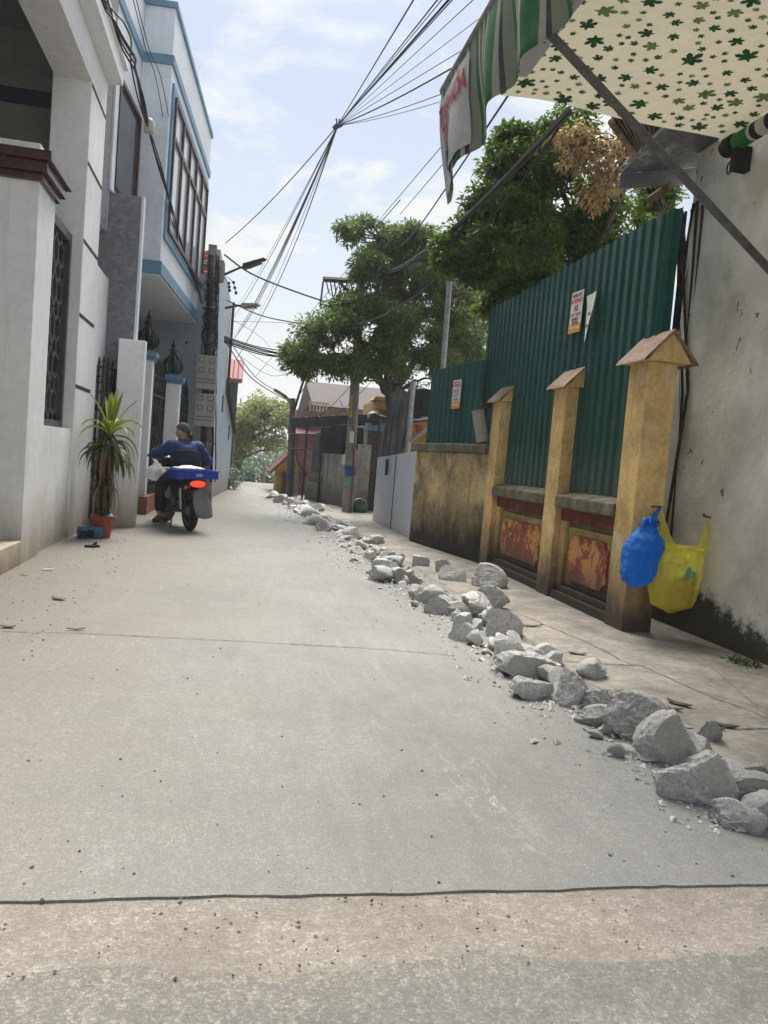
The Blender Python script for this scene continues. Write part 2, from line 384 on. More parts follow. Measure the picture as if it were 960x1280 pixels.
GREENSH = pmat('green_painted_sheet', (.010, .075, .065), .42, .12, 1.1, .05, 40, spec=.45, streak=.38, dirt=((.075, .105, .085), .7, 1.75), stains=((.02, .085, .08), 2.3, .58, .4))
WALLW = None
def white_wall():
    mt, T, b, out = newmat('limewashed_side_wall'); P = pos(T)
    sep = N(T, 'ShaderNodeSeparateXYZ'); T.links.new(P, sep.inputs[0])
    n1 = nz(T, P, 1.4, 7, .65, .3)
    c = ramp(T, n1, .40, .60, (.55, .535, .505), (.77, .76, .735))
    s = nz(T, P, 4.2, 9, .78, .5); c = mixc(T, mth(T, 'MULTIPLY', ramp(T, s, .60, .70), .45), c, (.36, .32, .26))
    # flaked spots
    v = nz(T, P, 11, 4, .55, .6); g2 = nz(T, P, 1.7, 3, .5)
    c = mixc(T, mth(T, 'MULTIPLY', ramp(T, mth(T, 'ADD', v, mth(T, 'MULTIPLY', g2, .35)), .86, .89), .85), c, (.12, .09, .065))
    # black mould rising from the foot of the wall in humps
    hum = nz(T, stretch(T, P, (1, 1.5, .35)), 1.6, 5, .6)
    mr = N(T, 'ShaderNodeMapRange'); mr.inputs[1].default_value = 0.0; mr.inputs[2].default_value = .8; mr.inputs[3].default_value = 1; mr.inputs[4].default_value = 0
    T.links.new(sep.outputs[2], mr.inputs[0])
    my = N(T, 'ShaderNodeMapRange'); my.inputs[1].default_value = 4.2; my.inputs[2].default_value = 5.9; my.inputs[3].default_value = -.20; my.inputs[4].default_value = .22
    T.links.new(sep.outputs[1], my.inputs[0])
    t = mth(T, 'ADD', mth(T, 'ADD', mth(T, 'MULTIPLY', mr.outputs[0], .8), my.outputs[0]), mth(T, 'MULTIPLY', hum, .45))
    t = mth(T, 'ADD', t, mth(T, 'MULTIPLY', nz(T, P, 16, 7, .75), .40))
    k = ramp(T, t, .90, 1.06); c = mixc(T, mth(T, 'MULTIPLY', k, .95), c, (.042, .037, .028))
    T.links.new(c, b.inputs['Base Color']); b.inputs['Roughness'].default_value = .9
    bump(T, b, mth(T, 'ADD', nz(T, P, 7, 8, .65), mth(T, 'MULTIPLY', v, .5)), .35, .02); return mt
WALLW = white_wall()
GREYWALL = pmat('old_grey_render', (.27, .265, .235), .9, .22, 2.5, .3, 30, streak=.45, dirt=((.10, .09, .07), 0, .9), stains=((.14, .13, .11), 2, .55, .5))
SHEETGATE = pmat('pale_blue_sheet', (.42, .46, .52), .5, .07, 1.5, .03, 40, streak=.12, dirt=((.35, .33, .30), -.05, .25))
NET = pmat('black_shade_net', (.03, .031, .034), .85, .3, 3, .5, 120)
NETG = pmat('faded_shade_cloth', (.10, .105, .11), .85, .3, 3, .4, 60)
TERRA = pmat('terracotta_tile', (.30, .085, .045), .7, .3, 6, .2, 30)
PINK = pmat('pink_wall_paint', (.34, .17, .185), .8, .12, 1.5, .1)
MAROONR = pmat('maroon_roof', (.13, .03, .035), .6, .2, 3, .1)
OCHRE = pmat('ochre_wall_paint', (.42, .25, .075), .8, .15, 3, .1, streak=.25)
BROWNROOF = pmat('brown_tile_roof', (.042, .029, .027), .8, .25, 6, .3, 30)
LBLUE = pmat('light_blue_render', (.36, .43, .49), .8, .08, 1.6, .12, 30, streak=.18, dirt=((.28, .26, .22), -.1, .8))
DGREEN = pmat('dark_green_wall', (.02, .07, .055), .6, .15, 2, .05)
METERBOX = pmat('meter_box_plastic', (.38, .38, .35), .6, .12, 5, .05, streak=.3)
BARK = pmat('bark', (.085, .068, .05), .95, .35, 9, .7, 35)

# ------------------------------------------------------------------ ground
random.seed(7)
def gz(y): return -.03 if y < 30 else max(-3.2, -.03 - .055*(y-30))
g = MB()
ys = [-30, -6, 0, 6, 12, 18, 24, 27, 30, 34, 38, 44, 52, 62, 75, 90, 120, 180, 300]
xs = [-200, -60, -12, -3, 0, 3, 12, 60, 200]
vs = [(x, y, gz(y)) for y in ys for x in xs]
nx = len(xs)
g.add(vs, [(j*nx+i, j*nx+i+1, (j+1)*nx+i+1, (j+1)*nx+i) for j in range(len(ys)-1) for i in range(nx-1)])
tag(g.build('ground', BED), kind='structure')
def jag(x, a=.010, s=5, o=0): return a*(noise.noise(Vector((x*s, o, 3.3)))*1.6 + .6*noise.noise(Vector((x*s*5, o, 1.3))))
# the main concrete slab of the lane, its broken near edge a step above the bared bed
rx = [-6 + i*.05 for i in range(191)]
near = [(x, 2.03 - .012*x + jag(x), 0) for x in rx]
slab = MB()
k = len(near)
top = [(x, y, 0.0) for x, y, z in near] + [(x, 30, 0.0) for x in rx]
low = [(x, y-.004+jag(x, .004, 14, 2), -.05) for x, y, z in near]
slab.add(top, [(i, i+1, k+i+1, k+i) for i in range(k-1)])
slab.add([(x, y, 0) for x, y, z in near]+low, [(i+1, i, k+i, k+i+1) for i in range(k-1)])
tag(slab.build('road', ROAD), kind='structure')
far = [(x, 1.725 - .012*x + .05*noise.noise(Vector((x*2.3, 0, 9))) + jag(x, .020, 7, 5) + jag(x, .010, 40, 2), -.003) for x in rx]
s2 = MB(); s2.add(far + [(x, -8, -.003) for x in rx], [(i, k+i, k+i+1, i+1) for i in range(k-1)])
s2.add(far + [(x, y+.02, -.035) for x, y, z in far], [(i, i+1, k+i+1, k+i) for i in range(k-1)])
tag(s2.build('old_road', OLDSLAB), kind='structure')
b = MB(); b.add([(x, 1.55, -.007+.002*noise.noise(Vector((x*6, 0, 0)))) for x in rx]+[(x, 2.12, -.007+.002*noise.noise(Vector((x*6, 4, 0)))) for x in rx], [(i, i+1, k+i+1, k+i) for i in range(k-1)])
tag(b.build('road_bed', BED), kind='structure')
# sidewalk strip between the rubble and the right-hand walls
sy = [-4 + i*.15 for i in range(155)]
def kx(y): return 2.12 - .028*max(0, y-9)**1.15 + .05*noise.noise(Vector((y*1.3, 0, 5))) + .02*noise.noise(Vector((y*6, 0, 5)))
b = MB(); n = len(sy)
b.add([(kx(y), y, .022) for y in sy]+[(6, y, .022) for y in sy]+[(kx(y)-.03, y, -.01) for y in sy],
      [(i, n+i, n+i+1, i+1) for i in range(n-1)]+[(i, i+1, 2*n+i+1, 2*n+i) for i in range(n-1)])
tag(b.build('sidewalk', SIDEWALK), kind='structure')
def ribbon(pts, w, z, mat, name, seed=0, wob=.012):
    P = []
    for a, c in zip(pts[:-1], pts[1:]):
        a = Vector(a); c = Vector(c); m_ = max(2, int((c-a).length/.04))
        P += [a.lerp(c, i/m_) for i in range(m_)]
    P.append(Vector(pts[-1])); vs = []
    for i, p in enumerate(P):
        d = (P[min(i+1, len(P)-1)]-P[max(i-1, 0)]); d.z = 0; d.normalize(); l = Vector((-d.y, d.x, 0))
        o = wob*noise.noise(Vector((i*.35, seed, 0)))+.5*wob*noise.noise(Vector((i*1.3, seed, 0))); ww = w*(.35+.9*abs(noise.noise(Vector((i*.5, seed, 7)))))
        vs += [(p.x+l.x*(o+ww), p.y+l.y*(o+ww), z), (p.x+l.x*(o-ww), p.y+l.y*(o-ww), z)]
    mb = MB(); mb.add(vs, [(2*i, 2*i+1, 2*i+3, 2*i+2) for i in range(len(P)-1)])
    return tag(mb.build(name, mat), kind='structure')
def gpl(l, z=0): return [gp(x, y, z) for x, y in l]
ribbon(gpl([(0, 790), (100, 792), (300, 802), (480, 812), (560, 819)]), .006, .004, CRACK, 'road_joint', 1)
ribbon(gpl([(655, 770), (690, 785), (745, 808), (775, 825), (815, 838), (880, 868), (985, 906)], .022), .007, .026, CRACK, 'sidewalk_crack', 2, .03)
ribbon(gpl([(690, 826), (730, 829), (806, 833)], .022), .010, .026, CRACK, 'sidewalk_crack', 3, .02)
ribbon(gpl([(880, 906), (925, 911), (990, 912)], .022), .008, .026, CRACK, 'sidewalk_crack', 4, .02)
ribbon(gpl([(1000, 930), (850, 800), (700, 735)], .022), .0025, .0262, CRACK, 'sidewalk_crack', 5, .02)

# ------------------------------------------------------------------ left: the white house with grooved column
house1 = thing('white_house', 'white painted house front with grooved column and dark porch', 'house', (-2.1, 9.9, 0))
b = MB(); b.box(-2.32, -1.9, 9.5, 10.42, -.05, 5.6); b.build('column', WHITE, house1, bevel=.008)
b = MB()
for z in (5.17, 4.31, 3.44, 2.60, 1.78): g_ = MB(); g_.box(-1.91, -1.897, 9.505, 10.40, z-.022, z+.022); g_.build('groove', GROOVE, house1)
b = MB(); b.box(-2.25, -1.902, 10.42, 11.34, -.05, 3.38); b.build('wall', WHITE, house1, bevel=.008)
b = MB(); b.box(-2.30, -1.902, -3, 9.5, 5.2, 5.6); b.build('beam', WHITE, house1, bevel=.006)
b = MB(); b.box(-2.32, -1.72, -3, 10.44, 5.602, 5.80); b.box(-2.32, -1.67, -3, 10.47, 5.80, 5.87); b.box(-2.32, -1.86, -3, 10.44, 5.50, 5.60-.002) if False else None
b.build('cornice', WHITE_HI, house1, bevel=.006)
b = MB(); b.box(-7, -2.32, 10.0, 10.2, 0, 5.95); b.box(-7.2, -7, -3, 10.2, 0, 5.95); b.build('room_wall', GREYROOM, house1)
b = MB(); b.box(-7, -2.3, -3, 10.0, 5.87, 6.0); b.build('ceiling', GREYROOM, house1)
b = MB(); b.box(-7, -2.322, 9.985, 9.998, 5.02, 5.2); b.build('band', NAVY, house1)
b = MB(); b.box(-7.2, -1.95, -3, 10.42, 6.0, 8.2); b.box(-7.2, -1.95, 10.2, 10.42, 5.87, 6); b.build('upper_wall', WHITE_HI, house1)
b = MB(); b.box(-7, -1.865, -3, 7.4, -.05, .22); b.build('step', CREAM, house1, bevel=.01)
gpil = thing('gate_pillar', 'white square gate pillar with stepped maroon cap', 'gate pillar', (-2.03, 7.7, 0))
b = MB(); b.box(-2.21, -1.87, 7.402, 8.0, -.05, 3.40); b.build('shaft', WHITE, gpil, bevel=.006)
b = MB(); b.box(-2.25, -1.83, 7.36, 8.04, 3.40, 3.46); b.box(-2.29, -1.79, 7.31, 8.08, 3.46, 3.55); b.box(-2.33, -1.75, 7.26, 8.12, 3.55, 3.63); b.build('cap', MAROON, gpil, bevel=.008)
b = MB(); b.box(-2.28, -1.86, 7.33, 8.05, 3.63, 3.70); b.build('cap_top', WHITE, gpil, bevel=.005)
fw = thing('window_wall', 'white yard wall holding a dark patterned iron grille', 'wall', (-2.0, 8.75, 0))
b = MB(); b.box(-2.2, -1.92, 8.0, 9.5, -.05, 1.28); b.build('wall', WHITE, fw, bevel=.004)
b = MB()
for (y0, y1, z0, z1) in ((8.002, 9.498, 1.28, 1.36), (8.002, 9.498, 3.38, 3.48), (8.002, 8.07, 1.36, 3.38), (9.42, 9.498, 1.36, 3.38)): b.box(-2.14, -2.02, y0, y1, z0, z1)
gr = b.build('grille', GRILLEBAR, fw, bevel=.004)
b = MB(); b.box(-2.12, -2.10, 8.07, 9.42, 1.36, 3.38); b.build('backing', GRILLEBACK, gr)
b = MB()
def bar(y0, z0, y1, z1, w=.016):
    d = Vector((0, y1-y0, z1-z0)); l = d.length; d.normalize(); q = Vector((0, -d.z, d.y))*w
    p0 = Vector((-2.098, y0, z0)); p1 = Vector((-2.098, y1, z1))
    b.hexa([p0-q, p0+q, p1+q, p1-q]+[p+Vector((.035, 0, 0)) for p in (p0-q, p0+q, p1+q, p1-q)])
cw, ch = 1.35/3, 2.02/5
for i in range(3):
    for j in range(5):
        y0 = 8.07+i*cw; z0 = 1.36+j*ch; yc = y0+cw/2; zc = z0+ch/2
        hx = [(yc+cw*.33*math.cos(a), zc+ch*.36*math.sin(a)) for a in [R_(60*q+30) for q in range(6)]]
        for q in range(6): bar(*hx[q], *hx[(q+1) % 6])
        for q, (ey, ez) in ((0, (y0+cw, z0+ch)), (2, (y0, z0+ch)), (3, (y0, z0)), (5, (y0+cw, z0))): bar(*hx[q], ey, ez)
        bar(yc, zc-ch*.36, yc, z0); bar(yc, zc+ch*.36, yc, z0+ch)
b.build('lattice', GRILLEBAR, gr)
yg = thing('yard_gate', 'dark steel yard gate leaf beside the maroon capped pillar', 'gate', (-3, 7.6, 0))
b = MB(); b.box(-4.2, -2.24, 7.56, 7.64, .3, 3.45); b.build('panel', IRON, yg, bevel=.01)
b = MB()
for x in (-2.5, -3.0, -3.5, -4.0): b.box(x-.02, x+.02, 7.53, 7.559, .35, 3.4)
b.build('rib', GRILLEBAR, yg)

# ------------------------------------------------------------------ left: the pale blue house with the overhanging upper room
house2 = thing('blue_trim_house', 'pale two storey house with blue trim and overhanging upper room', 'house', (-2.2, 13, 0))
H2 = frame(Vector((-1.40, 12.73, 0)), (.373, 4.84, 0))     # local x runs up the street along the front, local y points away from the street
b = MB(); b.box(0, 4.86, .0, .45, 4.03, 7.84, H2); b.box(-2.3, 4.86, .452, 4.5, 4.032, 7.84, H2); b.build('wall', PALEBLUE, house2, bevel=.006)
b = MB(); b.box(-.03, 4.89, -.03, -.001, 3.83, 4.03, H2); b.box(-.03, -.001, -.001, .45, 3.83, 4.03, H2); b.build('trim_band', BLUETRIM, house2, bevel=.006)
b = MB(); b.box(-.03, 4.89, -.03, .42, 7.0, 7.14, H2); b.box(-2.3, -.03, .42, .455, 7.0, 7.14, H2); b.build('trim_band', BLUETRIM, house2, bevel=.006)
b = MB(); b.box(-.035, 4.895, -.035, 4.5, 7.84, 7.93, H2); b.box(-2.3, -.036, .41, 4.5, 7.84, 7.93, H2); b.build('coping', BLUETRIM, house2, bevel=.006)
b = MB(); b.box(0, 4.86, 0, 4.5, 3.80, 4.028, H2); b.build('soffit', PALEBLUE, house2)
def window(parent, M, u0, u1, z0, z1, v, cols, tz, fr, gl, t=.05):
    f = MB()
    f.box(u0, u1, v-.05, v+.05, z0, z0+t, M); f.box(u0, u1, v-.05, v+.05, z1-t, z1, M)
    for i in range(cols+1):
        c = u0+t/2+(u1-u0-t)*i/cols; f.box(c-t/2, c+t/2, v-.047, v+.047, z0+t+.001, z1-t-.001, M)
    if tz: f.box(u0+t, u1-t, v-.043, v+.043, tz-t/2, tz+t/2, M)
    w = f.build('window', fr, parent)
    p = MB(); p.box(u0+.02, u1-.02, v-.008, v+.012, z0+.02, z1-.02, M); p.build('pane', gl, w)
    return w
w = window(house2, H2, .25, 4.5, 4.57, 6.64, -.02, 5, 6.05, BROWNFR, GLASSL, .065)
b = MB()
for (a, c, z0, z1) in ((.11, 4.64, 6.642, 6.79), (.11, 4.64, 4.42, 4.568), (.11, .248, 4.568, 6.642), (4.502, 4.64, 4.568, 6.642)): b.box(a, c, -.035, .01, z0, z1, H2)
b.build('surround', BLUETRIM, w, bevel=.005)
w = window(house2, H2, -1.42, -.08, 4.66, 6.12, .43, 1, 0, BROWNFR, GLASSD, .06)
b = MB(); b.box(-1.62, -1.43, .40, .455, 4.55, 6.25, H2); b.build('jamb', PALEBLUE, w)
b = MB(); b.box(-2.3, -1.63, .425, .4515, 3.97, 6.98, H2); b.build('cladding', SLATE, house2)
pier = MB(); pier.box(-2.15, -1.535, 11.30, 11.46, -.05, 4.55); pr = pier.build('pier', SLATE, house2, bevel=.01)
b = MB(); b.box(-1.533, -1.50, 11.295, 11.465, -.05, 4.56); b.build('edge_strip', PALEBLUE, pr)
b = MB(); b.box(-.5, 4.8, 2.9, 3.0, 0, 3.77, H2); b.build('entry_wall', GREYROOM, house2)
b = MB(); b.box(4.58, 4.86, .02, 2.9, -.05, 3.77, H2); b.build('column', WHITE, house2, bevel=.006)
b = MB(); b.box(-.5, 4.86, .5, 2.95, -.05, .05, H2); b.build('entry_floor', CREAM, house2)
b = MB(); b.box(.6, 1.0, 2.86, 2.895, .05, 2.5, H2); b.box(1.02, 1.42, 2.86, 2.895, .05, 2.5, H2); b.build('door', BROWNFR, house2, bevel=.01)
camr = thing('security_camera', 'small dark security camera on the column under the blue banded overhang', 'camera', tuple(ony(236, 428, 17.2)))
p = Vector(camr.location)
b = MB(); b.tube([p+Vector((.07, 0, .03)), p+Vector((0, -.03, .01))], .012); b.build('bracket', GRILLEBAR, camr)
b = MB(); b.tube([p+Vector((.03, .02, 0)), p+Vector((-.06, -.06, -.02))], .035, 10); b.build('housing', GRILLEBACK, camr, smooth=40)

# gate posts, finials and wrought-iron gate
p1 = MB(); p1.box(-1.70, -1.345, 11.12, 11.28, -.05, 2.58); tag(p1.build('gate_post', WHITE, bevel=.012), 'plain broad white gate slab standing between the potted plant and iron gate', 'gate post')
def capped_post(x, y, label, zt=2.32, w=.17):
    t = thing('gate_post', label, 'gate post', (x, y, 0))
    b = MB(); b.box(x-w, x+w, y-w, y+w, -.05, zt); b.build('shaft', WHITE, t, bevel=.008)
    b = MB(); b.box(x-w-.03, x+w+.03, y-w-.03, y+w+.03, zt, zt+.05); b.box(x-w-.06, x+w+.06, y-w-.06, y+w+.06, zt+.05, zt+.13); b.box(x-w+.02, x+w-.02, y-w+.02, y+w-.02, zt+.13, zt+.17); b.build('cap', BLUETRIM, t, bevel=.008)
    b = MB(); z0 = zt+.17
    for q in range(10):
        a = 2*math.pi*q/10; pr_ = [(.06, 0), (.15, .07), (.185, .16), (.14, .27), (.06, .35), (.035, .42), (.075, .46)]
        b.tube([(x+r*math.cos(a), y+r*math.sin(a), z0+z) for r, z in pr_], [.018, .024, .026, .022, .016, .014, .006], 5)
    b.lathe([(.07, 0), (.05, .03), (.02, .06), (.02, .40), (.06, .42), (.06, .44), (.03, .5), (.045, .54), (.015, .60), (.003, .68)], (x, y, z0), 10)
    b.build('finial', IRON, t, smooth=60)
    return t
capped_post(-1.31, 15.0, 'blue capped white gate post with onion shaped iron finial behind the rider')
capped_post(-1.60, 13.45, 'blue capped gate post with iron finial partly hidden by the broad white slab', 2.55, .12)
def iron_gate(name, label, cat, a, c, z0, z1, nbars, crest):
    t = thing(name, label, cat, tuple((Vector(a)+Vector(c))/2))
    a = Vector(a); c = Vector(c); L = (c-a).length; M = frame(a, c-a)
    b = MB()
    for z in (z0, z0+.10, z0+.62, z1-.35, z1-.02): b.box(0, L, -.015, .015, z, z+.035, M)
    b.box(0, .04, -.02, .02, z0, z1, M); b.box(L-.04, L, -.02, .02, z0, z1, M); b.build('gate_frame', IRON, t)
    b = MB()
    for i in range(1, nbars):
        u = L*i/nbars; zt = z1+crest*(1-abs(2*i/nbars-1)*.6)
        b.box(u-.009, u+.009, -.009, .009, z0, zt-.06, M)
        b.tube([M @ Vector((u, 0, zt-.07)), M @ Vector((u, 0, zt-.03)), M @ Vector((u, 0, zt+.06))], [.006, .022, .002], 5)
    b.build('bar', IRON, t)
    b = MB()
    for i in range(nbars):
        u = L*(i+.5)/nbars
        for z, r in ((z0+.36, .055), (z0+.9, .06), (z1-.18, .055), (z1-.55, .045), ((z0+z1)/2, .06)):
            pts = []
            for q in range(13):
                an = R_(q*34); rr = r*(1-q/17); pts.append(M @ Vector((u+rr*math.cos(an)*(1 if i % 2 else -1), 0, z+rr*math.sin(an)*1.25)))
            b.tube(pts, .009, 4)
    b.build('scroll', IRON, t)
    return t
iron_gate('iron_gate', 'black wrought iron gate leaf with scrollwork in front of the rider', 'gate', (-1.50, 13.6, 0), (-1.40, 14.78, 0), .42, 2.35, 9, .28)
iron_gate('iron_gate', 'black wrought iron railing between finial post and house column', 'railing', (-1.13, 15.25, .0), (-1.10, 16.6, 0), .55, 2.15, 9, .32)
iron_gate('iron_gate', 'low dark iron gate behind the potted plant', 'gate', (-1.93, 10.75, .0), (-1.72, 11.2, 0), .12, 2.15, 5, .12)
b = MB(); b.box(-1.56, -1.42, 13.2, 14.85, -.05, .30); tag(b.build('gate_sill', slate_material('red_brick_sill', (.24, .075, .055), (.33, .12, .085), .9), bevel=.01), 'low red brick sill under the iron gate', 'sill')

# ------------------------------------------------------------------ left: beyond the pole
h3 = thing('blue_house', 'light blue rendered house wall with small vents and brown tiled verge', 'house', (-.8, 20, 0))
H3 = frame(Vector((-.66, 17.1, 0)), (.44, 6.3, 0))
b = MB()
def profile(poly, y0, y1): b.prism([H3 @ Vector((u, y0, z)) for u, z in poly], (H3.to_3x3() @ Vector((0, y1-y0, 0))))
profile([(0, -.05), (6.4, -.05), (6.4, 1.75), (3.4, 2.7), (3.4, 4.9), (0, 5.4)], 0, .25)
b.build('wall', LBLUE, h3)
b = MB(); b.box(0, 6.4, .26, 5, -.05, 1.7, H3); b.box(0, 3.4, .26, 5, 1.7, 4.85, H3); b.build('house_body', LBLUE, h3)
b = MB(); b.prism([H3 @ Vector(q) for q in ((3.45, -.10, 2.77), (6.75, -.10, 1.71), (6.75, -.10, 1.65), (3.45, -.10, 2.70))], H3.to_3x3() @ Vector((0, 5, 0))); b.build('roof', BROWNROOF, h3)
for u, z in ((2.6, 2.1), (5.0, 1.45)): v_ = MB(); v_.box(u, u+.28, -.012, .0, z, z+.42, H3); v_.build('vent', GROOVE, h3)
b = MB(); b.tube([H3 @ Vector((3.36, -.05, z)) for z in (2.6, 4.95)], .04, 6); b.build('drain_pipe', GRILLEBACK, h3)
tr = thing('tiled_roof_house', 'narrow house gable with red scalloped roof tiles behind the meter pole', 'house', (-1.5, 19, 0))
p = ony(258, 305, 19); q = ony(252, 350, 19)
b = MB(); b.box(-4, -1.16, 18.4, 20, 0, 4.9); b.build('wall', PALEBLUE, tr)
b = MB()
for i in range(9):
    z = 4.55+i*.15; y = 18.2+i*.12
    for j in range(9): b.tube([(-1.02-j*.2, y, z), (-1.02-j*.2, y+.17, z+.09)], [.105, .085], 8)
b.build('roof', TERRA, tr)
gh = thing('green_house', 'dark green shed wall under a small red tiled roof', 'building', (.0, 28, 0))
P0 = ony(279, 472, 28); P1 = ony(297, 476, 28)
b = MB(); b.box(P0.x-2.5, P1.x, 28, 31, 0, P1.z); b.build('wall', DGREEN, gh)
b = MB(); b.box(P1.x-.16, P1.x+.03, 27.9, 27.99, P1.z-1.7, P1.z+.1); b.build('corner_board', GRILLEBACK, gh)
b = MB()
for j in range(16): b.tube([(P1.x+.08-j*.17, 27.8, P1.z-.02), (P1.x+.08-j*.17, 29.5, P1.z+.85)], .095, 8)
b.build('roof', pmat('pinkish_red_tiles', (.30, .10, .10), .7, .2, 6, .1), gh)

# ------------------------------------------------------------------ the meter pole on the left
PX, PY = -.62, 16.55
mp_ = thing('electric_pole', 'square concrete electric pole hung with meter boxes and cable coils', 'utility pole', (PX, PY, 0))
tx, ty = -.80, 16.62
b = MB(); b.hexa([Vector((PX+a*.15, PY+c*.13, -.1)) for a, c in ((-1, -1), (1, -1), (1, 1), (-1, 1))]+[Vector((tx+a*.085, ty+c*.08, 5.35)) for a, c in ((-1, -1), (1, -1), (1, 1), (-1, 1))])
b.build('shaft', POLEC, mp_, bevel=.012)
b = MB()
for z in (4.05, 4.42, 4.9, 2.2, 1.25): b.box(-.17, .17, -.15, .15, z, z+.035, Matrix.Translation((PX+(tx-PX)*z/5.35, PY, 0)))
b.build('band', GALV, mp_)
b = MB()
for i in range(2): b.lathe([(.02, -.24), (.085, -.22), (.095, -.14), (.095, .14), (.07, .22), (.02, .24)], (tx+.06+.12*i, ty-.1+.12*i, 4.85), 12)
b.build('transformer_can', GREYWALL, mp_, smooth=50)
b = MB()
rng = random.Random(3)
for i in range(30):      # cable runs and untidy coils strapped round the shaft
    z = rng.choice([rng.uniform(3.1, 3.9), rng.uniform(3.1, 4.9)]); c = Vector((PX+(tx-PX)*z/5.35, PY-.12, z)); r = rng.uniform(.05, .17); pts = []
    sq = rng.uniform(.5, 1.5); ph = rng.uniform(0, 6); tl = rng.uniform(-.5, .5)
    for q in range(15):
        a = ph+q*.5; pts.append(c+Vector((r*math.cos(a)*1.0, -.03+.16*math.sin(a*.7+tl)-.03, r*sq*math.sin(a)*.9+tl*.1*q/5)))
    b.tube(pts, rng.uniform(.005, .010), 4)
for i in range(9):
    x = rng.uniform(-.2, .2); pts = []
    for q in range(12):
        z = 5.1-q*.42; f = z/5.35; pts.append((PX+(tx-PX)*f+x*(1.15-.4*f)+rng.uniform(-.02, .02), PY-.16+rng.uniform(-.02, .02), max(.25, z)))
    b.tube(pts, rng.uniform(.007, .013), 4)
b.build('cable_tangle', CABLE, mp_)
b = MB(); 
for (pa, pb, pc) in (((281, 347), (286, 354), (287, 363)), ((284, 346), (292, 353), (295, 366))):
    pa, pb, pc = [ony(x, y, 16.45) for x, y in (pa, pb, pc)]; b.tube([pa, pb, pc], .008, 5)
    for q in (pb, pb.lerp(pc, .5), pc): b.lathe([(.012, -.035), (.032, -.015), (.032, .015), (.012, .035)], q, 8)
b.build('insulator', GRILLEBACK, mp_, smooth=50)
for (x, ypix, lab) in ((257, 487, 'upper grey electricity meter box on the square pole'), (255, 533, 'lower grey electricity meter box on the square pole')):
    q = ony(x, ypix, 16.3); w = .205; h = .68 if ypix < 500 else .66; d = .2
    t = thing('meter_box', lab, 'meter box', (q.x, 16.3, q.z)); z0 = q.z
    x0 = q.x-w; x1 = q.x+w
    b = MB(); b.box(x0, x1, 16.15, 16.36, z0, z0+h); b.build('housing', METERBOX, t, bevel=.015)
    b = MB()
    for i in range(2):
        for j in range(2):
            cx = q.x-.1+.2*i; cz = z0+h*(.55+.30*j); b.box(cx-.065, cx+.065, 16.135, 16.149, cz-.05, cz+.06)
    wd = b.build('meter_window', GLASSD, t, bevel=.004)
    b = MB()
    for i in range(2):
        for j in range(2):
            cx = q.x-.1+.2*i; cz = z0+h*(.55+.30*j); b.box(cx-.03, cx+.04, 16.128, 16.134, cz-.015, cz+.03)
    b.build('dial', METERBOX, wd)
    b = MB(); b.box(x0+.02, x1-.02, 16.14, 16.149, z0+h*.28, z0+h*.30); b.box(x0+.02, x1-.02, 16.14, 16.149, z0+h*.18, z0+h*.195); b.build('seam', GRILLEBACK, t)
# street lamps on the pole
def street_lamp(name, label, a, tip, mid, hl, hw, headmat):
    t = thing(name, label, 'street lamp', tuple(a))
    a = Vector(a); tip = Vector(tip); d = (tip-a).normalized()
    b = MB(); b.tube([a, a.lerp(tip, .35)+Vector((0, 0, mid)), tip-d*hl*.8], [.028, .024, .022], 8); b.build('arm', STEELD, t, smooth=60)
    s = Vector((-d.y, d.x, 0)).normalized(); up = s.cross(d)*-1; up = up if up.z > 0 else -up
    M = Matrix((d, s, up)).transposed().to_4x4(); M.translation = tip-d*hl
    b = MB(); b.hexa([M @ Vector(v) for v in ((-.05, -hw*.5, -.04), (hl*.98, -hw*.25, -.02), (hl*.98, hw*.25, -.02), (-.05, hw*.5, -.04), (-.02, -hw*.55, .05), (hl*.9, -hw*.3, .03), (hl*.9, hw*.3, .03), (-.02, hw*.55, .05))]); b.build('lamp_head', headmat, t, bevel=.012)
    b = MB(); b.box(.03, hl*.7, -hw*.35, hw*.35, -.055, -.035, M); b.build('lens', GLASSD, t, bevel=.01)
street_lamp('street_lamp', 'long dark street lamp arm pointing up over the lane', ony(281, 343, 16.4), ony(334, 323, 15.9), .02, .5, .16, GRILLEBACK)
street_lamp('street_lamp', 'short light grey street lamp below the dark lamp arm', ony(282, 385, 16.4), ony(326, 381, 15.9), .03, .38, .2, METERBOX)

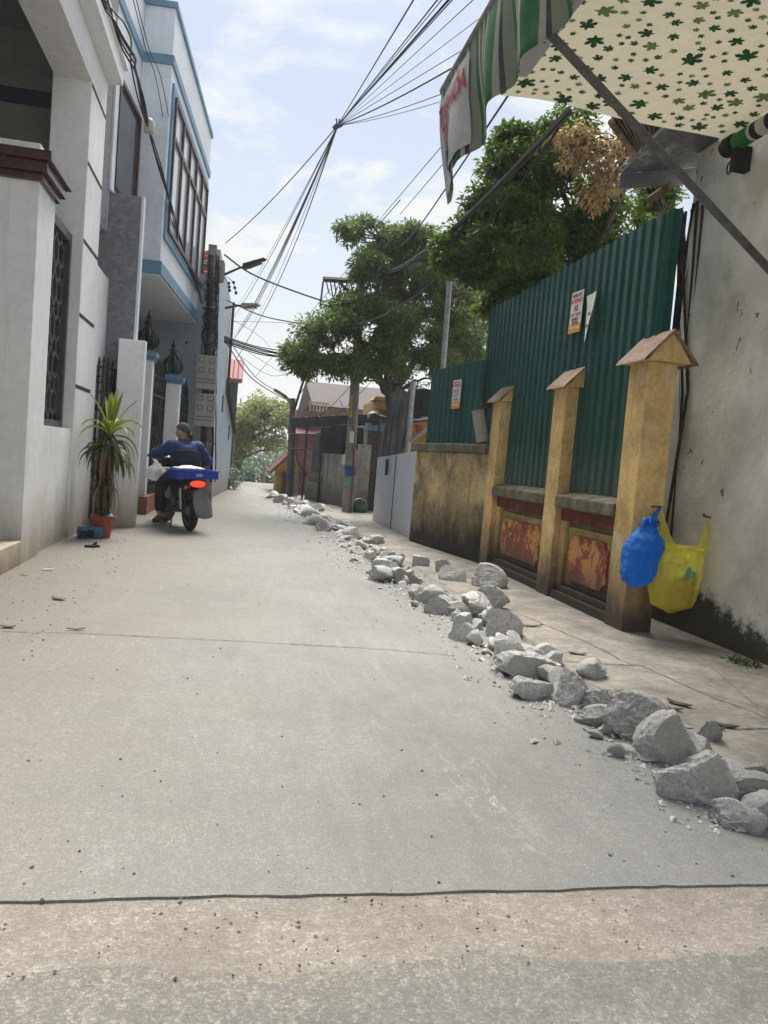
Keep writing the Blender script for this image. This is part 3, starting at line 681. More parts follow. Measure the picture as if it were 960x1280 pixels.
# ------------------------------------------------------------------ right: the yellow pillared wall
fence = thing('yellow_yard_wall', 'yellow pillared yard wall with peeling red panels', 'wall', (3.2, 7.3, 0))
fp = ((5.50, 5.80, 2.14, .25), (6.99, 7.29, 2.06, .22), (8.88, 9.18, 2.04, .22))
for y0, y1, zt, dx in fp:
    b = MB(); b.box(3.05, 3.05+dx, y0, y1, -.05, zt); pl = b.build('pillar', YELLOW, fence, bevel=.012)
    cx = 3.05+dx/2+.02; w = dx/2+(.06 if y0 < 6 else .035); ch_ = .21 if y0 < 6 else .16
    b = MB(); b.prism([(cx-w, y0-.05, zt), (cx+w, y0-.05, zt), (cx+.03, y0-.05, zt+ch_), (cx-.03, y0-.05, zt+ch_)], (0, y1-y0+.10, 0)); b.build('cap', YELLOW, pl, bevel=.008)
    b = MB(); b.prism([(cx-w-.05, y0-.08, zt-.012), (cx-w-.03, y0-.08, zt+.02), (cx+.0, y0-.08, zt+ch_+.04), (cx+.0, y0-.08, zt+ch_+.005)], (0, y1-y0+.16, 0))
    b.prism([(cx+w+.05, y0-.075, zt-.012), (cx+w+.03, y0-.075, zt+.02), (cx+.002, y0-.075, zt+ch_+.04), (cx+.002, y0-.075, zt+ch_+.005)], (0, y1-y0+.15, 0)); b.build('cap_tile', pmat('pillar_cap_tile', (.30, .21, .15), .85, .25, 6, .3, 40, streak=.3), pl, bevel=.005)
for (y0, y1) in ((5.80, 6.99), (7.29, 8.88)):
    b = MB(); b.box(3.16, 3.34, y0, y1, -.05, .93); wl_ = b.build('wall', PANELGREY, fence)
    b = MB(); b.prism([(3.03, y0+.002, .90), (3.40, y0+.002, .90), (3.40, y0+.002, 1.045), (3.24, y0+.002, 1.075), (3.03, y0+.002, 1.01)], (0, y1-y0-.004, 0)); b.build('ledge', MOSSYLEDGE, fence, bevel=.015)
    b = MB(); b.box(3.115, 3.16, y0, y1, .775, .90); b.build('red_band', REDBAND, fence, bevel=.006)
    b = MB(); b.box(3.07, 3.16, y0, y1, -.05, .10); b.box(3.11, 3.16, y0, y1, .10, .16); b.build('plinth', PANELGREY, fence, bevel=.01)
    b = MB(); b.box(3.115, 3.16, y1-.12, y1, .16, .775); b.box(3.125, 3.16, y0, y0+.10, .16, .775); b.build('panel_border', YELLOW, fence, bevel=.008)
    # raised peeling panel with scalloped corners
    a, c = y0+.2, y1-.22; z0, z1 = .235, .66; r = .07
    def scal(a, c, z0, z1, r):
        pts = []
        for (cy, cz, s) in ((a, z0, 0), (c, z0, 1), (c, z1, 2), (a, z1, 3)):
            for q in range(5):
                an = R_(90-22.5*q) if s == 0 else R_(180-22.5*q) if s == 1 else R_(270-22.5*q) if s == 2 else R_(360-22.5*q)
                pts.append((cy+r*math.cos(an), cz+r*math.sin(an)))
        return pts
    b = MB(); b.prism([(3.125, y, z) for y, z in scal(a, c, z0, z1, r)], (.04, 0, 0)); b.build('panel', PEEL, wl_, bevel=.008)
    b = MB(); b.box(3.148, 3.165, a-.08, c+.08, z0-.06, z1+.07); b.build('panel_frame', pmat('plaster_panel_frame', (.42, .31, .14), .9, .25, 4, .3, 30, streak=.5, dirt=((.06, .05, .035), .05, .9)), wl_, bevel=.005)
def corrugated(name, path, z0f, z1f, mat, label, cat, pitch=.15, amp=.022, parent=None):
    """sheet steel standing on a path of XY points; trapezoid ribs"""
    P = [Vector((x, y, 0)) for x, y in path]; vs = []; fs = []; s_acc = 0; idx = 0
    st = []
    for a, c in zip(P[:-1], P[1:]):
        L = (c-a).length; d = (c-a)/L; nrm = Vector((-d.y, d.x, 0)); n = max(1, int(round(L/pitch)))
        for i in range(n):
            for fr, am in ((0, 0), (.40, 0), (.52, 1), (.86, 1)):
                st.append((a+d*(L*(i+fr)/n), nrm*amp*am))
            st.append((a+d*(L*(i+.98)/n), nrm*0))
    st.append((P[-1], Vector((0, 0, 0))))
    N_ = 8
    for p, o in st:
        z0 = z0f(p); z1 = z1f(p)
        for j in range(N_+1):
            z = z0+(z1-z0)*j/N_; w = .012*noise.noise(Vector((p.y*1.1, p.x, z*.9)))
            vs.append((p.x+o.x+w, p.y+o.y, z))
    for i in range(len(st)-1):
        for j in range(N_):
            a = i*(N_+1)+j; fs.append((a, a+N_+1, a+N_+2, a+1))
    mb = MB(); mb.add(vs, fs)
    o = mb.build(name, mat, parent)
    md = o.modifiers.new('t', 'SOLIDIFY'); md.thickness = .003
    return tag(o, label, cat) if label else o
corrugated('metal_sheet_fence', [(3.175, 10.05), (3.175, 5.66), (3.235, 5.56)], lambda p: .95, lambda p: 3.34+.02*noise.noise(Vector((p.y*3, 0, 0))),
           GREENSH, 'tall dark green corrugated metal sheets behind the yellow pillars', 'metal fence')
# posters on the sheet
RED = pmat('poster_red', (.55, .05, .05), .6, .1, 10, 0); INK = pmat('poster_ink', (.03, .03, .04), .6, .1, 10, 0); ORANGE = pmat('poster_orange', (.75, .33, .03), .6, .1, 10, 0)
PAPER = pmat('poster_paper', (.66, .66, .64), .6, .08, 14, .05); INKBLUE = pmat('poster_blue', (.03, .06, .25), .6, .1, 10, 0); INKGREEN = pmat('poster_green', (.10, .30, .06), .6, .1, 10, 0)
def poster(name, label, M, w, h, lines, band):
    t = thing(name, label, 'poster', tuple(M.translation))
    b = MB(); b.box(-w/2, w/2, -h/2, h/2, -.002, .0, M); b.build('sheet', PAPER, t)
    if band:
        b = MB(); b.box(-w/2, w/2, -h/2, -h/2+band, .0005, .0025, M); b.build('band', ORANGE, t)
    for txt, sz, y, mt in lines:
        text_mesh('lettering', txt, sz, mt, M @ Matrix.Translation((0, y, .0045)), t, .002)
def wallM(p, a=0, tilt=0): # sheet facing the street (-X): local x toward the camera (-Y), y up
    M = Matrix(((0, 0, -1), (-1, 0, 0), (0, 1, 0))).to_4x4(); M = Matrix.Rotation(a, 4, 'Z') @ M @ Matrix.Rotation(tilt, 4, 'Z'); M.translation = p; return M
q = onx(720, 390, 3.143)
poster('poster', 'white advert with red print and orange foot on the tall green sheets', wallM(q, 0, R_(-2)), .27, .40,
       [('MẠNG CÁP', .04, .16, INK), ('INTERNET', .055, .105, RED), ('3G', .075, .035, INK), ('LẮP ĐẶT NHANH', .03, -.025, RED), ('GỌI NGAY', .03, -.07, INK), ('CHỈ 180', .035, -.105, INK), ('TẶNG 3 THÁNG', .032, -.155, PAPER)], .085)
q = onx(738, 396, 3.141)
torn = thing('torn_poster', 'torn white paper strip curling beside the advert on green sheets', 'poster', tuple(q))
M = wallM(q, 0, R_(-4))
b = MB(); b.add([M @ Vector(v) for v in ((-.115, .2, .01), (.0, .215, .004), (.125, .22, .03), (.11, .08, .035), (.07, -.06, .04), (.02, -.19, .03), (-.02, -.235, .02), (-.06, -.21, .004), (-.085, -.05, .0), (-.10, .1, .0), (.0, .06, .003), (-.01, -.09, .004))],
      [(0, 1, 10, 9), (1, 2, 3, 10), (9, 10, 11, 8), (10, 3, 4, 11), (8, 11, 6, 7), (11, 4, 5, 6)])
o = b.build('sheet', PAPER, torn, smooth=180)
for txt, y, x in (('104', .02, .02), ('-90', -.09, -.0)): text_mesh('lettering', txt, .05, INK, M @ Matrix.Translation((x, y, .028)), torn, .002)

# low mouldy yellow wall running to the gate, its green screen above
A = Vector((2.66, 11.45, 0)); B_ = Vector((3.06, 9.19, 0)); LW = frame(A, B_-A); LL = (B_-A).length
lw = thing('low_yellow_wall', 'low yellow wall blackened with mould beside the pale sheet gate', 'wall', (2.9, 10.3, 0))
b = MB(); b.box(0, LL, 0, .22, -.05, 1.40, LW); b.build('wall', YELLOWOLD, lw, bevel=.01)
b = MB(); b.box(-.04, LL, -.06, .28, 1.402, 1.52, LW); b.build('coping', MOSSYLEDGE, lw, bevel=.015)
q0 = LW @ Vector((.1, .12, 0)); q1 = LW @ Vector((LL, .12, 0)); 
corrugated('metal_sheet_screen', [(q0.x+.30, q0.y+.55), (q0.x-.0, q0.y+.10), (q0.x+.05, q0.y-.02), (q1.x-.10, q1.y+.55)], lambda p: 1.52, lambda p: 2.64, GREENSH,
           'short green corrugated screen on top of the low yellow wall', 'metal screen', .17, .02)
q = LW @ Vector((1.02, .095, 2.22)); d = (B_-A).normalized(); Mp = Matrix((d, Vector((0, 0, 1)), d.cross(Vector((0, 0, 1))))).transposed().to_4x4(); Mp.translation = q
poster('poster', 'small white and orange advert on the short green screen', Mp, .26, .40,
       [('MẠNG CÁP', .035, .165, RED), ('INTERNET', .052, .12, RED), ('3G 4G', .06, .04, INKBLUE), ('LẮP ĐẶT', .04, -.02, RED), ('CHỈ 180', .04, -.075, INKBLUE), ('TẶNG 3 THÁNG', .03, -.15, PAPER)], .095)
bt = thing('roof_tile', 'broken grey ridge tile leaning by the farthest yellow pillar', 'roof tile', (3.0, 9.3, 1.75))
b = MB(); pts = []
for j in range(7):
    a = R_(-70+140*j/6); pts.append((.09*math.sin(a), .09*math.cos(a)))
M = Matrix.Translation((2.99, 9.3, 1.55)) @ Matrix.Rotation(R_(-14), 4, 'Y') @ Matrix.Rotation(R_(180), 4, 'Z')
b.add([M @ Vector((x, y, z)) for z in (0, .40) for x, y in pts]+[M @ Vector((x*.84, y*.84, z)) for z in (0, .40) for x, y in pts],
      [(i, i+1, i+8, i+7) for i in range(6)]+[(14+i, 14+i+7, 14+i+8, 14+i+1) for i in range(6)]+[(0, 7, 21, 14), (6, 20, 27, 13)]+[(i, 14+i, 15+i, i+1) for i in range(6)]+[(7+i, 8+i, 22+i, 21+i) for i in range(6)])
b.build('tile_body', GREYWALL, bt)
b = MB(); b.box(2.93, 3.05, 9.24, 9.36, 1.97, 2.06); b.build('bracket', GRILLEBACK, bt)
# pale sheet gate
sg = thing('sheet_gate', 'pale blue grey sheet metal gate along the pavement', 'gate', (2.73, 13.3, 0))
b = MB(); b.prism([(2.73, 11.62, .0), (2.70, 14.95, .0), (2.70, 14.95, 1.27), (2.73, 11.62, 1.41)], (.05, 0, 0)); b.build('panel', SHEETGATE, sg, bevel=.005)
b = MB(); b.box(2.70, 2.80, 11.5, 11.6, -.05, 1.43); b.build('end_post', pmat('rusty_post', (.10, .065, .045), .8, .3, 8, .2), sg, bevel=.006)
b = MB(); b.box(2.705, 2.725, 13.18, 13.20, .02, 1.33); b.build('seam', GRILLEBACK, sg)
b = MB(); q = onx(484, 583, 2.69); b.box(2.66, 2.695, q.y-.05, q.y+.05, q.z-.16, q.z+.13); b.build('latch', GROOVE, sg, bevel=.01)

# limewashed side wall of the near house
nh = thing('near_house', 'limewashed side wall stained black with mould at its foot', 'house', (4.2, 2, 0))
b = MB(); b.box(3.66, 6.5, -6, 6.15, -.05, 4.6)
b.build('wall', WALLW, nh)
# eave sheet at the end of that house
ev = thing('eave_sheet', 'weathered grey sheet eave with gutter board at the wall end', 'eave', (3.4, 6.4, 3.9))
n0, n1, f1_, f0_ = ony(830, 160, 5.75), ony(902, 168, 5.75), ony(874, 209, 6.5), ony(776, 217, 6.5)
b = MB(); b.hexa([n0, n1, f1_, f0_]+[p+Vector((0, .01, .03)) for p in (n0, n1, f1_, f0_)])
b.build('sheet', pmat('weathered_sheet', (.09, .10, .115), .6, .35, 2.5, .2, 20, streak=.6, stains=((.40, .38, .35), 2.2, .52, .8)), ev)
b = MB(); dn = Vector((0, 0, -.135)); b.hexa([f0_+dn, f1_+dn, f1_+dn+Vector((0, .02, 0)), f0_+dn+Vector((0, .02, 0)), f0_, f1_, f1_+Vector((0, .02, 0)), f0_+Vector((0, .02, 0))]); b.build('fascia', pmat('slate_fascia', (.135, .145, .16), .6, .15, 3, .1), ev, bevel=.004)
rf = thing('fibre_roof', 'olive ribbed roof sheet with timber batten above the eave', 'roof', (3.3, 6.8, 4.2))
r0, r1, r2, r3 = ony(764, 148, 6.3), ony(842, 156, 6.0), ony(826, 192, 6.9), ony(798, 196, 6.9)
o = MB()
for j in range(12):
    a0 = r0.lerp(r1, j/12); a1 = r0.lerp(r1, (j+.55)/12); c0_ = r3.lerp(r2, j/12); c1_ = r3.lerp(r2, (j+.55)/12); up = Vector((0, 0, .03))
    o.hexa([a0, a1, c1_, c0_, a0+up, a1+up, c1_+up, c0_+up])
o.hexa([r0+Vector((0, 0, .031)), r1+Vector((0, 0, .031)), r2+Vector((0, 0, .031)), r3+Vector((0, 0, .031))]+[p+Vector((0, 0, .04)) for p in (r0, r1, r2, r3)])
o.build('ribbed_sheet', pmat('olive_fibre_sheet', (.13, .12, .055), .8, .3, 4, .2), rf)
b = MB(); b.tube([r0+Vector((0, 0, -.03)), r3+Vector((0, 0, -.03))], .03, 6); b.tube([ony(812, 250, 6.7), ony(838, 232, 6.4)], .045, 4); b.build('batten', pmat('old_timber', (.20, .13, .075), .9, .3, 8, .2), rf)
b = MB(); rng = random.Random(5)
for i in range(22):
    x = 3.63+rng.uniform(-.0, .12); b.tube([(x, 5.9+rng.uniform(0, .5), .3), (x+rng.uniform(-.05, .05), 5.9+rng.uniform(0, .5), 2.), (x, 5.95+rng.uniform(0, .5), 3.6)], .015, 4)
tag(b.build('dry_creeper', pmat('dry_creeper_stem', (.06, .052, .04), 1, .3, 10, .2)), 'bare dry creeper stems in the gap beside the limewashed wall', 'creeper')

# ------------------------------------------------------------------ awning
AY, AX0, AZ = 5.6, 1.28, 3.90
aw = thing('awning', 'retractable awning with leaf printed underside and striped valance', 'awning', (3.62, 4, 3.9))
CANV = pmat('cream_canvas', (.60, .56, .42), .8, .07, 2.0, .08, 90, stains=((.46, .42, .30), 2.0, .52, .5))
def see_light(mt, fac, col):
    T = mt.node_tree; b = [n for n in T.nodes if n.type == 'BSDF_PRINCIPLED'][0]; o = [n for n in T.nodes if n.type == 'OUTPUT_MATERIAL'][0]
    tl = N(T, 'ShaderNodeBsdfTranslucent'); tl.inputs[0].default_value = rgba(col); mx = N(T, 'ShaderNodeMixShader'); mx.inputs[0].default_value = fac
    T.links.new(b.outputs[0], mx.inputs[1]); T.links.new(tl.outputs[0], mx.inputs[2]); T.links.new(mx.outputs[0], o.inputs[0])
see_light(CANV, .16, (.60, .56, .42))
PRINTD = pmat('dark_green_print', (.018, .12, .035), .8, .2, 12, 0); PRINTL = pmat('pale_green_print', (.20, .32, .13), .8, .15, 12, 0)
def az(x, y): # gently slack cloth between bar and roller
    t = (x-AX0)/(3.55-AX0); return AZ+.03+.06*math.sin(math.pi*t)*.6+.04*noise.noise(Vector((x*1.2, y*1.2, 2)))-.05*math.sin(math.pi*t)*max(0, (y-4.6))*.6
cv = MB(); nxa, nya = 26, 54; Y0 = 3.2
vs = [(AX0+(3.55-AX0)*i/nxa, Y0+(AY-Y0)*j/nya) for j in range(nya+1) for i in range(nxa+1)]
cv.add([(x, y, az(x, y)) for x, y in vs], [(j*(nxa+1)+i, j*(nxa+1)+i+1, (j+1)*(nxa+1)+i+1, (j+1)*(nxa+1)+i) for j in range(nya) for i in range(nxa)])
canopy = cv.build('canopy', CANV, aw, smooth=180)
LEAF = []
for q in range(5):
    a0 = R_(-105+52*q+1)
    L = (.62, .85, 1.0, .85, .62)[q]
    LEAF += [(.38*math.cos(a0-R_(26)), .38*math.sin(a0-R_(26))), (L*.78*math.cos(a0-R_(17)), L*.78*math.sin(a0-R_(17))), (L*math.cos(a0), L*math.sin(a0)), (L*.78*math.cos(a0+R_(17)), L*.78*math.sin(a0+R_(17)))]
LEAF += [(-.25, .12), (-.55, .05), (-.55, -.05), (-.25, -.12)]
rng = random.Random(11); lp = MB(); placed = []
for tries in range(9000):
    r = rng.choice([.105, .095, .085, .07, .055, .04, .032]); x = rng.uniform(AX0+.06, 3.5); y = rng.uniform(3.25, AY-.05)
    if any((x-a)**2+(y-c)**2 < (.86*(r+d)+.010)**2 for a, c, d in placed): continue
    placed.append((x, y, r)); an = rng.uniform(0, 6.283); lp.cur = 1 if rng.random() < .27 else 0
    P = [(x+r*(px*math.cos(an)-py*math.sin(an)), y+r*(px*math.sin(an)+py*math.cos(an))) for px, py in LEAF]
    n = len(P); lp.add([(x, y, az(x, y)-.004)]+[(px, py, az(px, py)-.004) for px, py in P], [(0, 1+i, 1+(i+1) % n) for i in range(n)])
    if len(placed) > 430: break
lp.build('leaf_print', [PRINTD, PRINTL], canopy)
b = MB(); b.tube([(AX0, Y0, AZ), (AX0, AY, AZ)], .035, 10); b.build('front_bar', pmat('front_bar_paint', (.30, .295, .28), .5, .15, 4, .05, metal=.3), aw, smooth=50)
b = MB(); b.tube([(3.56, Y0, 3.84), (3.56, AY, 3.84)], .042, 12); b.build('roller', pmat('bare_roller_tube', (.22, .20, .17), .5, .2, 5, .1, metal=.4), aw, smooth=50)
def striped():
    mt, T, bb, out = newmat('striped_cloth'); P = pos(T); sp = N(T, 'ShaderNodeSeparateXYZ'); T.links.new(P, sp.inputs[0])
    fr = mth(T, 'FRACT', mth(T, 'MULTIPLY', sp.outputs[1], 1/.62))
    r = N(T, 'ShaderNodeValToRGB'); r.color_ramp.interpolation = 'CONSTANT'; e = r.color_ramp.elements
    S = [(0, (.045, .20, .08)), (.26, (.52, .52, .47)), (.32, (.06, .075, .075)), (.38, (.50, .50, .46)), (.46, (.15, .17, .16)), (.54, (.52, .51, .46)), (.60, (.045, .20, .08)), (.68, (.30, .36, .28)), (.86, (.06, .075, .075)), (.92, (.50, .50, .45))]
    e[0].position = 0; e[0].color = rgba(S[0][1]); e[1].position = S[1][0]; e[1].color = rgba(S[1][1])
    for p, c in S[2:]: x = e.new(p); x.color = rgba(c)
    T.links.new(fr, r.inputs[0]); n = nz(T, P, 5, 6, .7)
    c = mixc(T, mth(T, 'MULTIPLY', ramp(T, n, .5, .75), .35), r.outputs[0], (.30, .29, .25)); T.links.new(c, bb.inputs['Base Color']); bb.inputs['Roughness'].default_value = .75
    tr_ = N(T, 'ShaderNodeBsdfTranslucent'); T.links.new(c, tr_.inputs[0]); mx = N(T, 'ShaderNodeMixShader'); mx.inputs[0].default_value = .3
    T.links.new(bb.outputs[0], mx.inputs[1]); T.links.new(tr_.outputs[0], mx.inputs[2]); T.links.new(mx.outputs[0], out.inputs[0]); return mt
STRIPE = striped()
def vx(y, t): # valance surface: folds growing toward its foot, end corner blown in
    f = .05*math.sin(y*9.5+.7*math.sin(y*3))*t+.03*noise.noise(Vector((y*5, t*2, 0)))*t
    return AX0-.02+f+.05*t*t
def vz(y, t):
    d = .66+.02*math.sin(y*7)-(.0 if y < 4.9 else 0)
    if y > 4.75: d += .14*(y-4.75)/.85
    elif y < 4.75: d -= .08*min(1, (4.75-y)/.6)
    return AZ-.01-d*t
va = MB(); nyv, nzv = 150, 14
va.add([(vx(Y0+(AY-Y0)*i/nyv, j/nzv), Y0+(AY-Y0)*i/nyv-(.12*(j/nzv)**2 if Y0+(AY-Y0)*i/nyv > 5.2 else 0)*((Y0+(AY-Y0)*i/nyv)-5.2)/.4, vz(Y0+(AY-Y0)*i/nyv, j/nzv)) for i in range(nyv+1) for j in range(nzv+1)],
       [(i*(nzv+1)+j, (i+1)*(nzv+1)+j, (i+1)*(nzv+1)+j+1, i*(nzv+1)+j+1) for i in range(nyv) for j in range(nzv)])
val = va.build('valance', STRIPE, aw, smooth=180)
md = val.modifiers.new('t', 'SOLIDIFY'); md.thickness = .004
BAN = pmat('printed_cloth_label', (.50, .51, .53), .8, .08, 6, .05)
def label_cloth(y0, y1, t0, t1, off, parent, name):
    mb = MB(); k_ = 14
    mb.add([(vx(y0+(y1-y0)*i/k_, t0+(t1-t0)*j/8)+off, y0+(y1-y0)*i/k_-(.12*((t0+(t1-t0)*j/8))**2*max(0, (y0+(y1-y0)*i/k_-5.2)/.4)), vz(y0+(y1-y0)*i/k_, t0+(t1-t0)*j/8)) for i in range(k_+1) for j in range(9)],
           [(i*9+j, (i+1)*9+j, (i+1)*9+j+1, i*9+j+1) for i in range(k_) for j in range(8)])
    return mb.build(name, BAN, parent, smooth=180)
lb = label_cloth(4.85, 5.585, .12, .93, -.012, val, 'label_cloth')
Mo = Matrix(((0, 0, -1), (1, 0, 0), (0, 1, 0))).to_4x4()    # lettering on the outer face, seen from the street
def out_text(body, sz, y, z, mt, xs=1.0):
    o = text_mesh('lettering', body, sz, mt, Matrix.Identity(4), None, .006, xs)
    bm = bmesh.new(); bm.from_mesh(o.data); bmesh.ops.triangulate(bm, faces=bm.faces); bmesh.ops.subdivide_edges(bm, edges=bm.edges, cuts=2)
    for v in bm.verts:
        yy = y-v.co.x; zz = z+v.co.y; t = (AZ-.01-zz)/(AZ-.01-vz(yy, 1.0)); yl = yy
        v.co = Vector((vx(yy, t)-.019, yl-.12*t*t*max(0, (yl-5.2)/.4), zz))-Vector(aw.location)
    bm.to_mesh(o.data); bm.free(); o.parent = lb; return o
VRED = pmat('valance_red_print', (.40, .035, .05), .8, .15, 9, 0); VBLUE = pmat('valance_blue_print', (.025, .03, .16), .8, .15, 9, 0)
out_text('TẠP HÓA', .19, 5.22, 3.66, VRED, .85)
out_text('TẠP', .20, 5.36, 3.50, VRED, .8)
out_text('0966', .20, 5.34, 3.34, VBLUE, .75)
# printed band on the underside near the front bar
b = MB(); b.add([(AX0+.03, 2.0, az(1.31, 2.0)-.008), (AX0+.42, 2.0, az(1.7, 2)-.008), (AX0+.42, 5.2, az(1.7, 5.2)-.008), (AX0+.03, 5.2, az(1.31, 5.2)-.008)], [(0, 1, 2, 3)])
nb = MB(); k_ = 30
nb.add([(AX0+.25+.26*j/4, 3.4+1.9*i/k_, az(AX0+.25+.26*j/4, 3.4+1.95*i/k_)-.008) for i in range(k_+1) for j in range(5)], [(i*5+j, (i+1)*5+j, (i+1)*5+j+1, i*5+j+1) for i in range(k_) for j in range(4)])
ub = nb.build('printed_strip', BAN, canopy)
def under_text(body, sz, x, y, mt, xs=1.0):
    M = Matrix(((0, -1, 0), (1, 0, 0), (0, 0, 1))).to_4x4() @ Matrix.Rotation(math.pi, 4, 'X') @ Matrix.Rotation(math.pi, 4, 'Z'); M.translation = (x, y, az(x, y)-.018)
    return text_mesh('lettering', body, sz, mt, M, ub, .004, xs)
under_text('BÚN QUẤT', .17, AX0+.33, 4.75, VRED, 1.1)
under_text('088 · 833 · 023', .085, AX0+.46, 4.75, VBLUE, 1.1)
# brace arm, bracket, striped roller cover
ft = onx(1010, 389, 3.64); tp = onx(636, -13, AX0+.02)
b = MB(); b.tube([ft, tp], .026, 12); b.build('brace_arm', STEELD, aw, smooth=50)
b = MB(); b.tube([(3.56, 5.47, 3.84), (3.56, AY-.02, 3.84)], .075, 14); b.box(3.53, 3.66, 5.40, 5.47, 3.62, 3.80); b.build('end_bracket', GROOVE, aw, smooth=40)
b = MB(); pts = [Vector((3.56, 5.52, 3.72))+Vector((.0, .028*math.cos(a), -.05+.045*math.sin(a))) for a in [R_(30*i) for i in range(13)]]; b.tube(pts, .007, 5); b.build('crank_eye', GRILLEBACK, aw)
GRC = pmat('green_roller_cloth', (.02, .16, .035), .7, .15, 6, .05); GWC = pmat('white_roller_cloth', (.5, .5, .47), .7, .1, 6, .05)
for (a, c, mt) in ((5.27, 5.45, GRC), (5.235, 5.27, GWC), (5.17, 5.235, GROOVE), (5.07, 5.17, GWC), (5.0, 5.07, GROOVE), (4.97, 5.0, GWC), (4.75, 4.97, GRC), (3.3, 4.75, GWC)):
    b = MB(); b.tube([(3.56, a+.001, 3.84), (3.56, c-.001, 3.84)], .064, 16); b.build('roller_cloth', mt, aw, smooth=50)

# ------------------------------------------------------------------ right: farther yards, poles and houses
t = thing('concrete_pole', 'round concrete utility pole with crossarm rising into the tree', 'utility pole', (2.42, 16.84, 0))
b = MB(); b.tube([(2.46, 16.84, -.1), (2.36, 16.84, 5.25)], [.125, .085], 14); b.build('shaft', POLEC, t, smooth=60)
b = MB(); a = ony(404, 349, 16.8); c = ony(456, 352, 16.9); b.tube([a, c], .06, 4); b.tube([ony(424, 352, 16.8), ony(444, 375, 16.85)], .035, 4); b.tube([ony(404, 352, 16.75), ony(400, 384, 16.75)], .02, 4); b.build('crossarm', POLED, t)
b = MB()
for i in range(7):
    x = 408+i*5; b.tube([ony(x, 352, 16.7), ony(x+3, 366+4*(i % 3), 16.65), ony(x+9, 372-2*(i % 2), 16.65), ony(x+14, 358, 16.7)], .014, 4)
b.build('wire_loop', CABLE, t)
b = MB(); b.box(2.33, 2.37, 16.69, 16.72, 2.1, 2.55) ; b.build('yellow_tag', pmat('yellow_band', (.5, .36, .04), .6, .2, 6, .05), t)
b = MB(); b.tube([(2.455, 16.84, .82), (2.448, 16.84, 1.05)], .128, 14); b.build('blue_notice', INKBLUE, t) ; b = MB(); b.tube([(2.458, 16.84, .66), (2.456, 16.84, .74)], .128, 14); b.build('green_notice', pmat('green_tape', (.05, .28, .16), .6, .1, 5, 0), t)
b = MB(); b.box(2.36, 2.46, 16.70, 16.712, 1.55, 1.8); b.build('notice', PAPER, t)
b = MB(); b.tube([(2.52, 16.71, 0), (2.51, 16.72, 1.0), (2.46, 16.73, 1.8)], .022, 6); b.build('conduit', pmat('rust_red_conduit', (.20, .07, .05), .7, .2, 8, .1), t)
t = thing('green_tub', 'green plastic tub at the foot of the round pole', 'tub', (2.78, 16.95, 0))
b = MB(); b.lathe([(.10, 0), (.17, .05), (.19, .14), (.17, .22), (.155, .22), (.16, .1), (.02, .05)], (2.74, 16.95, .0), 14); b.build('body', pmat('green_plastic', (.02, .10, .06), .4, .15, 6, .05), t, smooth=60)
b = MB(); b.tube([Vector((2.74+.16*math.cos(a), 16.95, .21+.12*math.sin(a))) for a in [math.pi*i/8 for i in range(9)]], .012, 5); b.build('handle', GALV, t)
t = thing('slate_gate_pillar', 'dark slate clad gate pillar with blue cap and white ball', 'gate pillar', (3.1, 18.0, 0))
zt = ony(465, 538, 17.9).z
b = MB(); b.box(2.95, 3.3, 17.9, 18.25, -.05, zt); b.build('shaft', SLATED, t)
b = MB(); b.box(2.90, 2.948, 17.88, 18.27, -.05, zt); b.build('edge_strip', GREYWALL, t, bevel=.005)
b = MB(); b.box(2.88, 3.36, 17.84, 18.3, zt, zt+.07); b.box(2.92, 3.32, 17.88, 18.26, zt+.07, zt+.17); b.build('cap', BLUETRIM, t, bevel=.01)
b = MB(); b.lathe([(.10, 0), (.04, .03), (.10, .09), (.125, .16), (.10, .24), (.03, .28)], (3.05, 18.05, zt+.17), 14); b.build('ball', METERBOX, t, smooth=60)
G0 = Vector((2.74, 17.5, 0)); G1 = Vector((1.85, 21.2, 0)); GF = frame(G0, G1-G0)
t = thing('grey_yard_wall', 'old grey rendered yard wall with slotted low section', 'wall', tuple((G0+G1)/2))
b = MB(); b.box(0, 2.05, -.2, 0, -.05, 1.42, GF); b.build('wall', GREYWALL, t, bevel=.015)
b = MB(); b.box(2.05, 2.3, -.24, .02, -.05, 1.60, GF); b.box(-.1, .12, -.24, .02, -.05, 1.55, GF); b.build('pier', GREYWALL, t, bevel=.02)
b = MB(); b.box(2.3, 3.8, -.2, -.02, -.05, .48, GF); b.box(2.3, 3.8, -.18, -.04, .95, 1.04, GF); b.build('low_wall', GREYWALL, t, bevel=.01)
b = MB()
for i in range(7): b.box(2.42+i*.2, 2.50+i*.2, -.15, -.07, .48, 1.25, GF)
b.build('slat', GREYWALL, t, bevel=.008)
b = MB(); b.box(.5, 1.1, .0, .004, 1.05, 1.33, GF); b.build('notice', PAPER, t)
t = thing('shade_roof', 'black net shade roof on thin posts over the grey yard wall', 'canopy', (2.6, 19.5, 0))
f0 = ony(474, 519, 17.6); f1 = ony(364, 524, 21.5); dd = Vector((1.6, .6, .12))
b = MB(); vs = []; nn = 18
for i in range(nn+1):
    p = f0.lerp(f1, i/nn)
    for j in range(7):
        q = p+dd*(j/6); vs.append((q.x, q.y, q.z+.07*math.sin(i*2.2)*(.5+.5*math.cos(j))-.10*math.sin(math.pi*j/6)+.04*noise.noise(Vector((i*.8, j, 0)))))
b.add(vs, [(i*7+j, i*7+j+1, i*7+j+8, i*7+j+7) for i in range(nn) for j in range(6)])
o = b.build('net', NET, t); md = o.modifiers.new('t', 'SOLIDIFY'); md.thickness = .02
b = MB()
for i in range(nn+1): pass
vs = []
